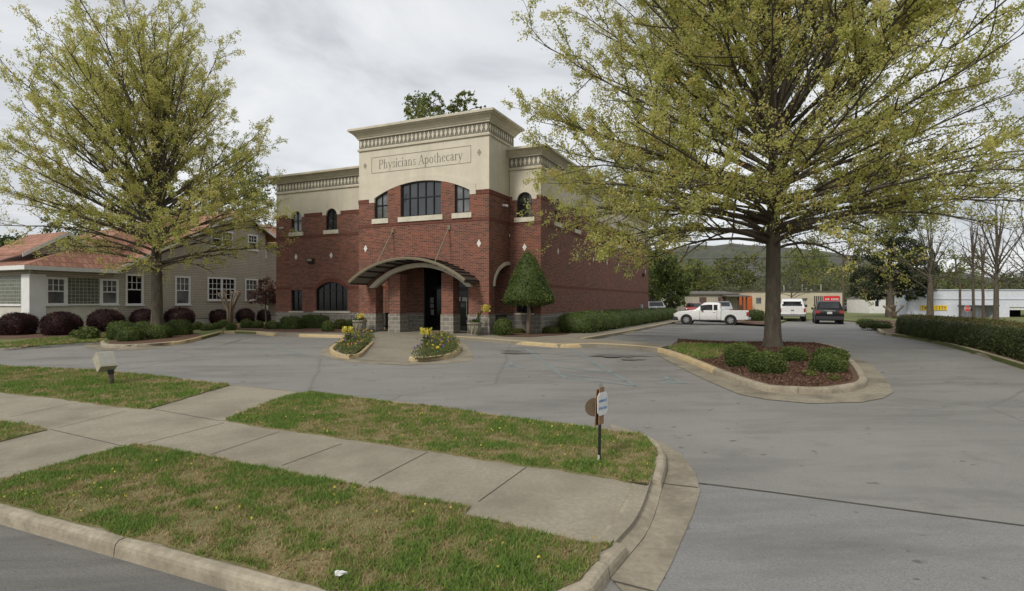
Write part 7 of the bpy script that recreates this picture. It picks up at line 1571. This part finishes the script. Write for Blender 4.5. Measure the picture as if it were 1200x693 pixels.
# ------------------------------------------------------------------ grass blades on the verges
def inside(px_, py_, poly):
    n = len(poly); c = np.zeros(len(px_), bool); j = n - 1
    for i in range(n):
        xi, yi = poly[i]; xj, yj = poly[j]; c ^= ((yi > py_) != (yj > py_)) & (px_ < (xj - xi) * (py_ - yi) / (yj - yi + 1e-12) + xi); j = i
    return c
def vnoise(x, y, s, seed):
    r_ = np.random.default_rng(seed).random((64, 64)); u, v = x * s + 100, y * s + 100; i, j = np.floor(u).astype(int), np.floor(v).astype(int); f, g = u - i, v - j; f = f * f * (3 - 2 * f); g = g * g * (3 - 2 * g)
    a = lambda p, q: r_[p % 64, q % 64]
    return a(i, j) * (1 - f) * (1 - g) + a(i + 1, j) * f * (1 - g) + a(i, j + 1) * (1 - f) * g + a(i + 1, j + 1) * f * g
def blades(name, label, poly, dens_, seed, hgt=0.045, wid_=0.007, umin=None, off=0.14, green=0.0):
    rs = np.random.default_rng(seed); A = np.array(poly); lo, hi = A.min(0), A.max(0); lo = np.maximum(lo, [-22, 0]); hi = np.minimum(hi, [30, 60])
    n = int((hi - lo).prod() * dens_); q = rs.uniform(lo, hi, (n, 2)); q = q[inside(q[:, 0], q[:, 1], poly)]
    x, y = q[:, 0], q[:, 1]; f = 0.28 * vnoise(x, y, 1.3, 1) + 0.37 * vnoise(x, y, 3.6, 2) + 0.35 * vnoise(x, y, 9, 3) + green
    keep = rs.random(len(x)) < np.clip((f - 0.26) * 3.4, 0.25, 1); x, y, f = x[keep], y[keep], f[keep]; n = len(x)
    v = x * TS + y * TC; z = np.clip((v - LV0) / (LV1 - LV0), 0, 1) * LH + off - 0.004
    h = hgt * rs.uniform(0.45, 1.5, n) * (0.55 + 1.0 * np.clip(f, 0, 1)) ; a = rs.uniform(0, 6.283, n); w = wid_ * rs.uniform(.6, 1.3, n) * (1 + y * 0.02)
    ln = rs.normal(0, .55, (n, 2)) * h[:, None]
    V = np.stack([np.stack([x - np.cos(a) * w, y - np.sin(a) * w, z], 1), np.stack([x + np.cos(a) * w, y + np.sin(a) * w, z], 1), np.stack([x + ln[:, 0], y + ln[:, 1], z + h], 1)], 1).reshape(-1, 3)
    tone = np.clip((f - 0.36) * 3.0 + rs.normal(0, .26, n), 0, 1); o = link_mesh(name, fast_mesh(name, V, np.arange(3 * n).reshape(n, 3), tone), GRASSL); print(name, n)
    return tag(o, label, "grass", kind="stuff")
blades("grass", "patchy grass of the verge between street kerb and sidewalk", PATCH[0], 6500, 1, 0.034, green=0.03)
blades("grass", "grass strip between the sidewalk and the parking lot with the yard sign", PATCH[1], 4200, 2, 0.036, green=0.09)
blades("grass", "grass strip round the floodlight box at left", PATCH[2], 1800, 3, 0.045, 0.010, green=0.06)
blades("grass", "small grass patch at the left edge by the driveway", PATCH[3], 3000, 4, 0.045, green=0.05)
LA = px_path([(0, 408), (50, 404.8), (100, 401), (124, 400), (124, 393), (60, 396), (0, 398.5)], 0.13); blades("grass", "strip of lawn before the maroon shrubs at left", LA, 700, 5, 0.05, 0.02, off=.125, green=.04)
IT = px_path([(783, 408), (800, 414.5), (822, 421), (838, 420), (860, 412), (856, 405), (800, 402)], 0.13); blades("grass", "grass at the left end of the big oak island", IT, 1100, 6, 0.05, 0.016, off=.135, green=.05)
# dandelions
rs = np.random.default_rng(8); P = []
for poly, n, off in ((PATCH[0], 260, .14), (PATCH[1], 330, .14)):
    A = np.array(poly); lo, hi = np.maximum(A.min(0), [-10, 0]), A.max(0); q = rs.uniform(lo, hi, (n * 3, 2)); q = q[inside(q[:, 0], q[:, 1], poly)]
    kf_ = vnoise(q[:, 0], q[:, 1], 1.1, 9); q = q[rs.random(len(q)) < kf_ * 0.55]
    for a, b_ in q: P.append((a, b_, gz(a, b_) + off + rs.uniform(.04, .06)))
P = np.array(P); P = np.repeat(P, 3, 0) + rs.normal(0, .004, (len(P) * 3, 3)); V, Fq = leaf_quads(P, .021, rs, .9); o = link_mesh("dandelions", fast_mesh("dandelions", V, Fq, rs.random(len(Fq))), YFLOW); tag(o, "scattered yellow dandelion flowers in the verge grass", "flowers", kind="stuff")
# mulch chips round the big oak
rs = np.random.default_rng(9); isl_in = offset(isl, 0.3); A = np.array(isl_in); q = rs.uniform(A.min(0), A.max(0), (30000, 2)); q = q[inside(q[:, 0], q[:, 1], isl_in)]; zz = np.array([gz(a, b_) for a, b_ in q]) + .125 + rs.uniform(0, .03, len(q)); V, Fq = leaf_quads(np.column_stack([q, zz]), .07, rs, .35, 1.5)
CHIP = M_leaf("mulch_chips", [(0, (0.05, 0.027, 0.018)), (.6, (0.11, 0.06, 0.04)), (1, (0.20, 0.115, 0.08))], 0.0, .95); o = link_mesh("mulch_chips", fast_mesh("mulch_chips", V, Fq, rs.random(len(Fq))), CHIP); tag(o, "loose reddish bark chips on the oak island", "mulch", kind="stuff")
print("objects", len(bpy.data.objects))
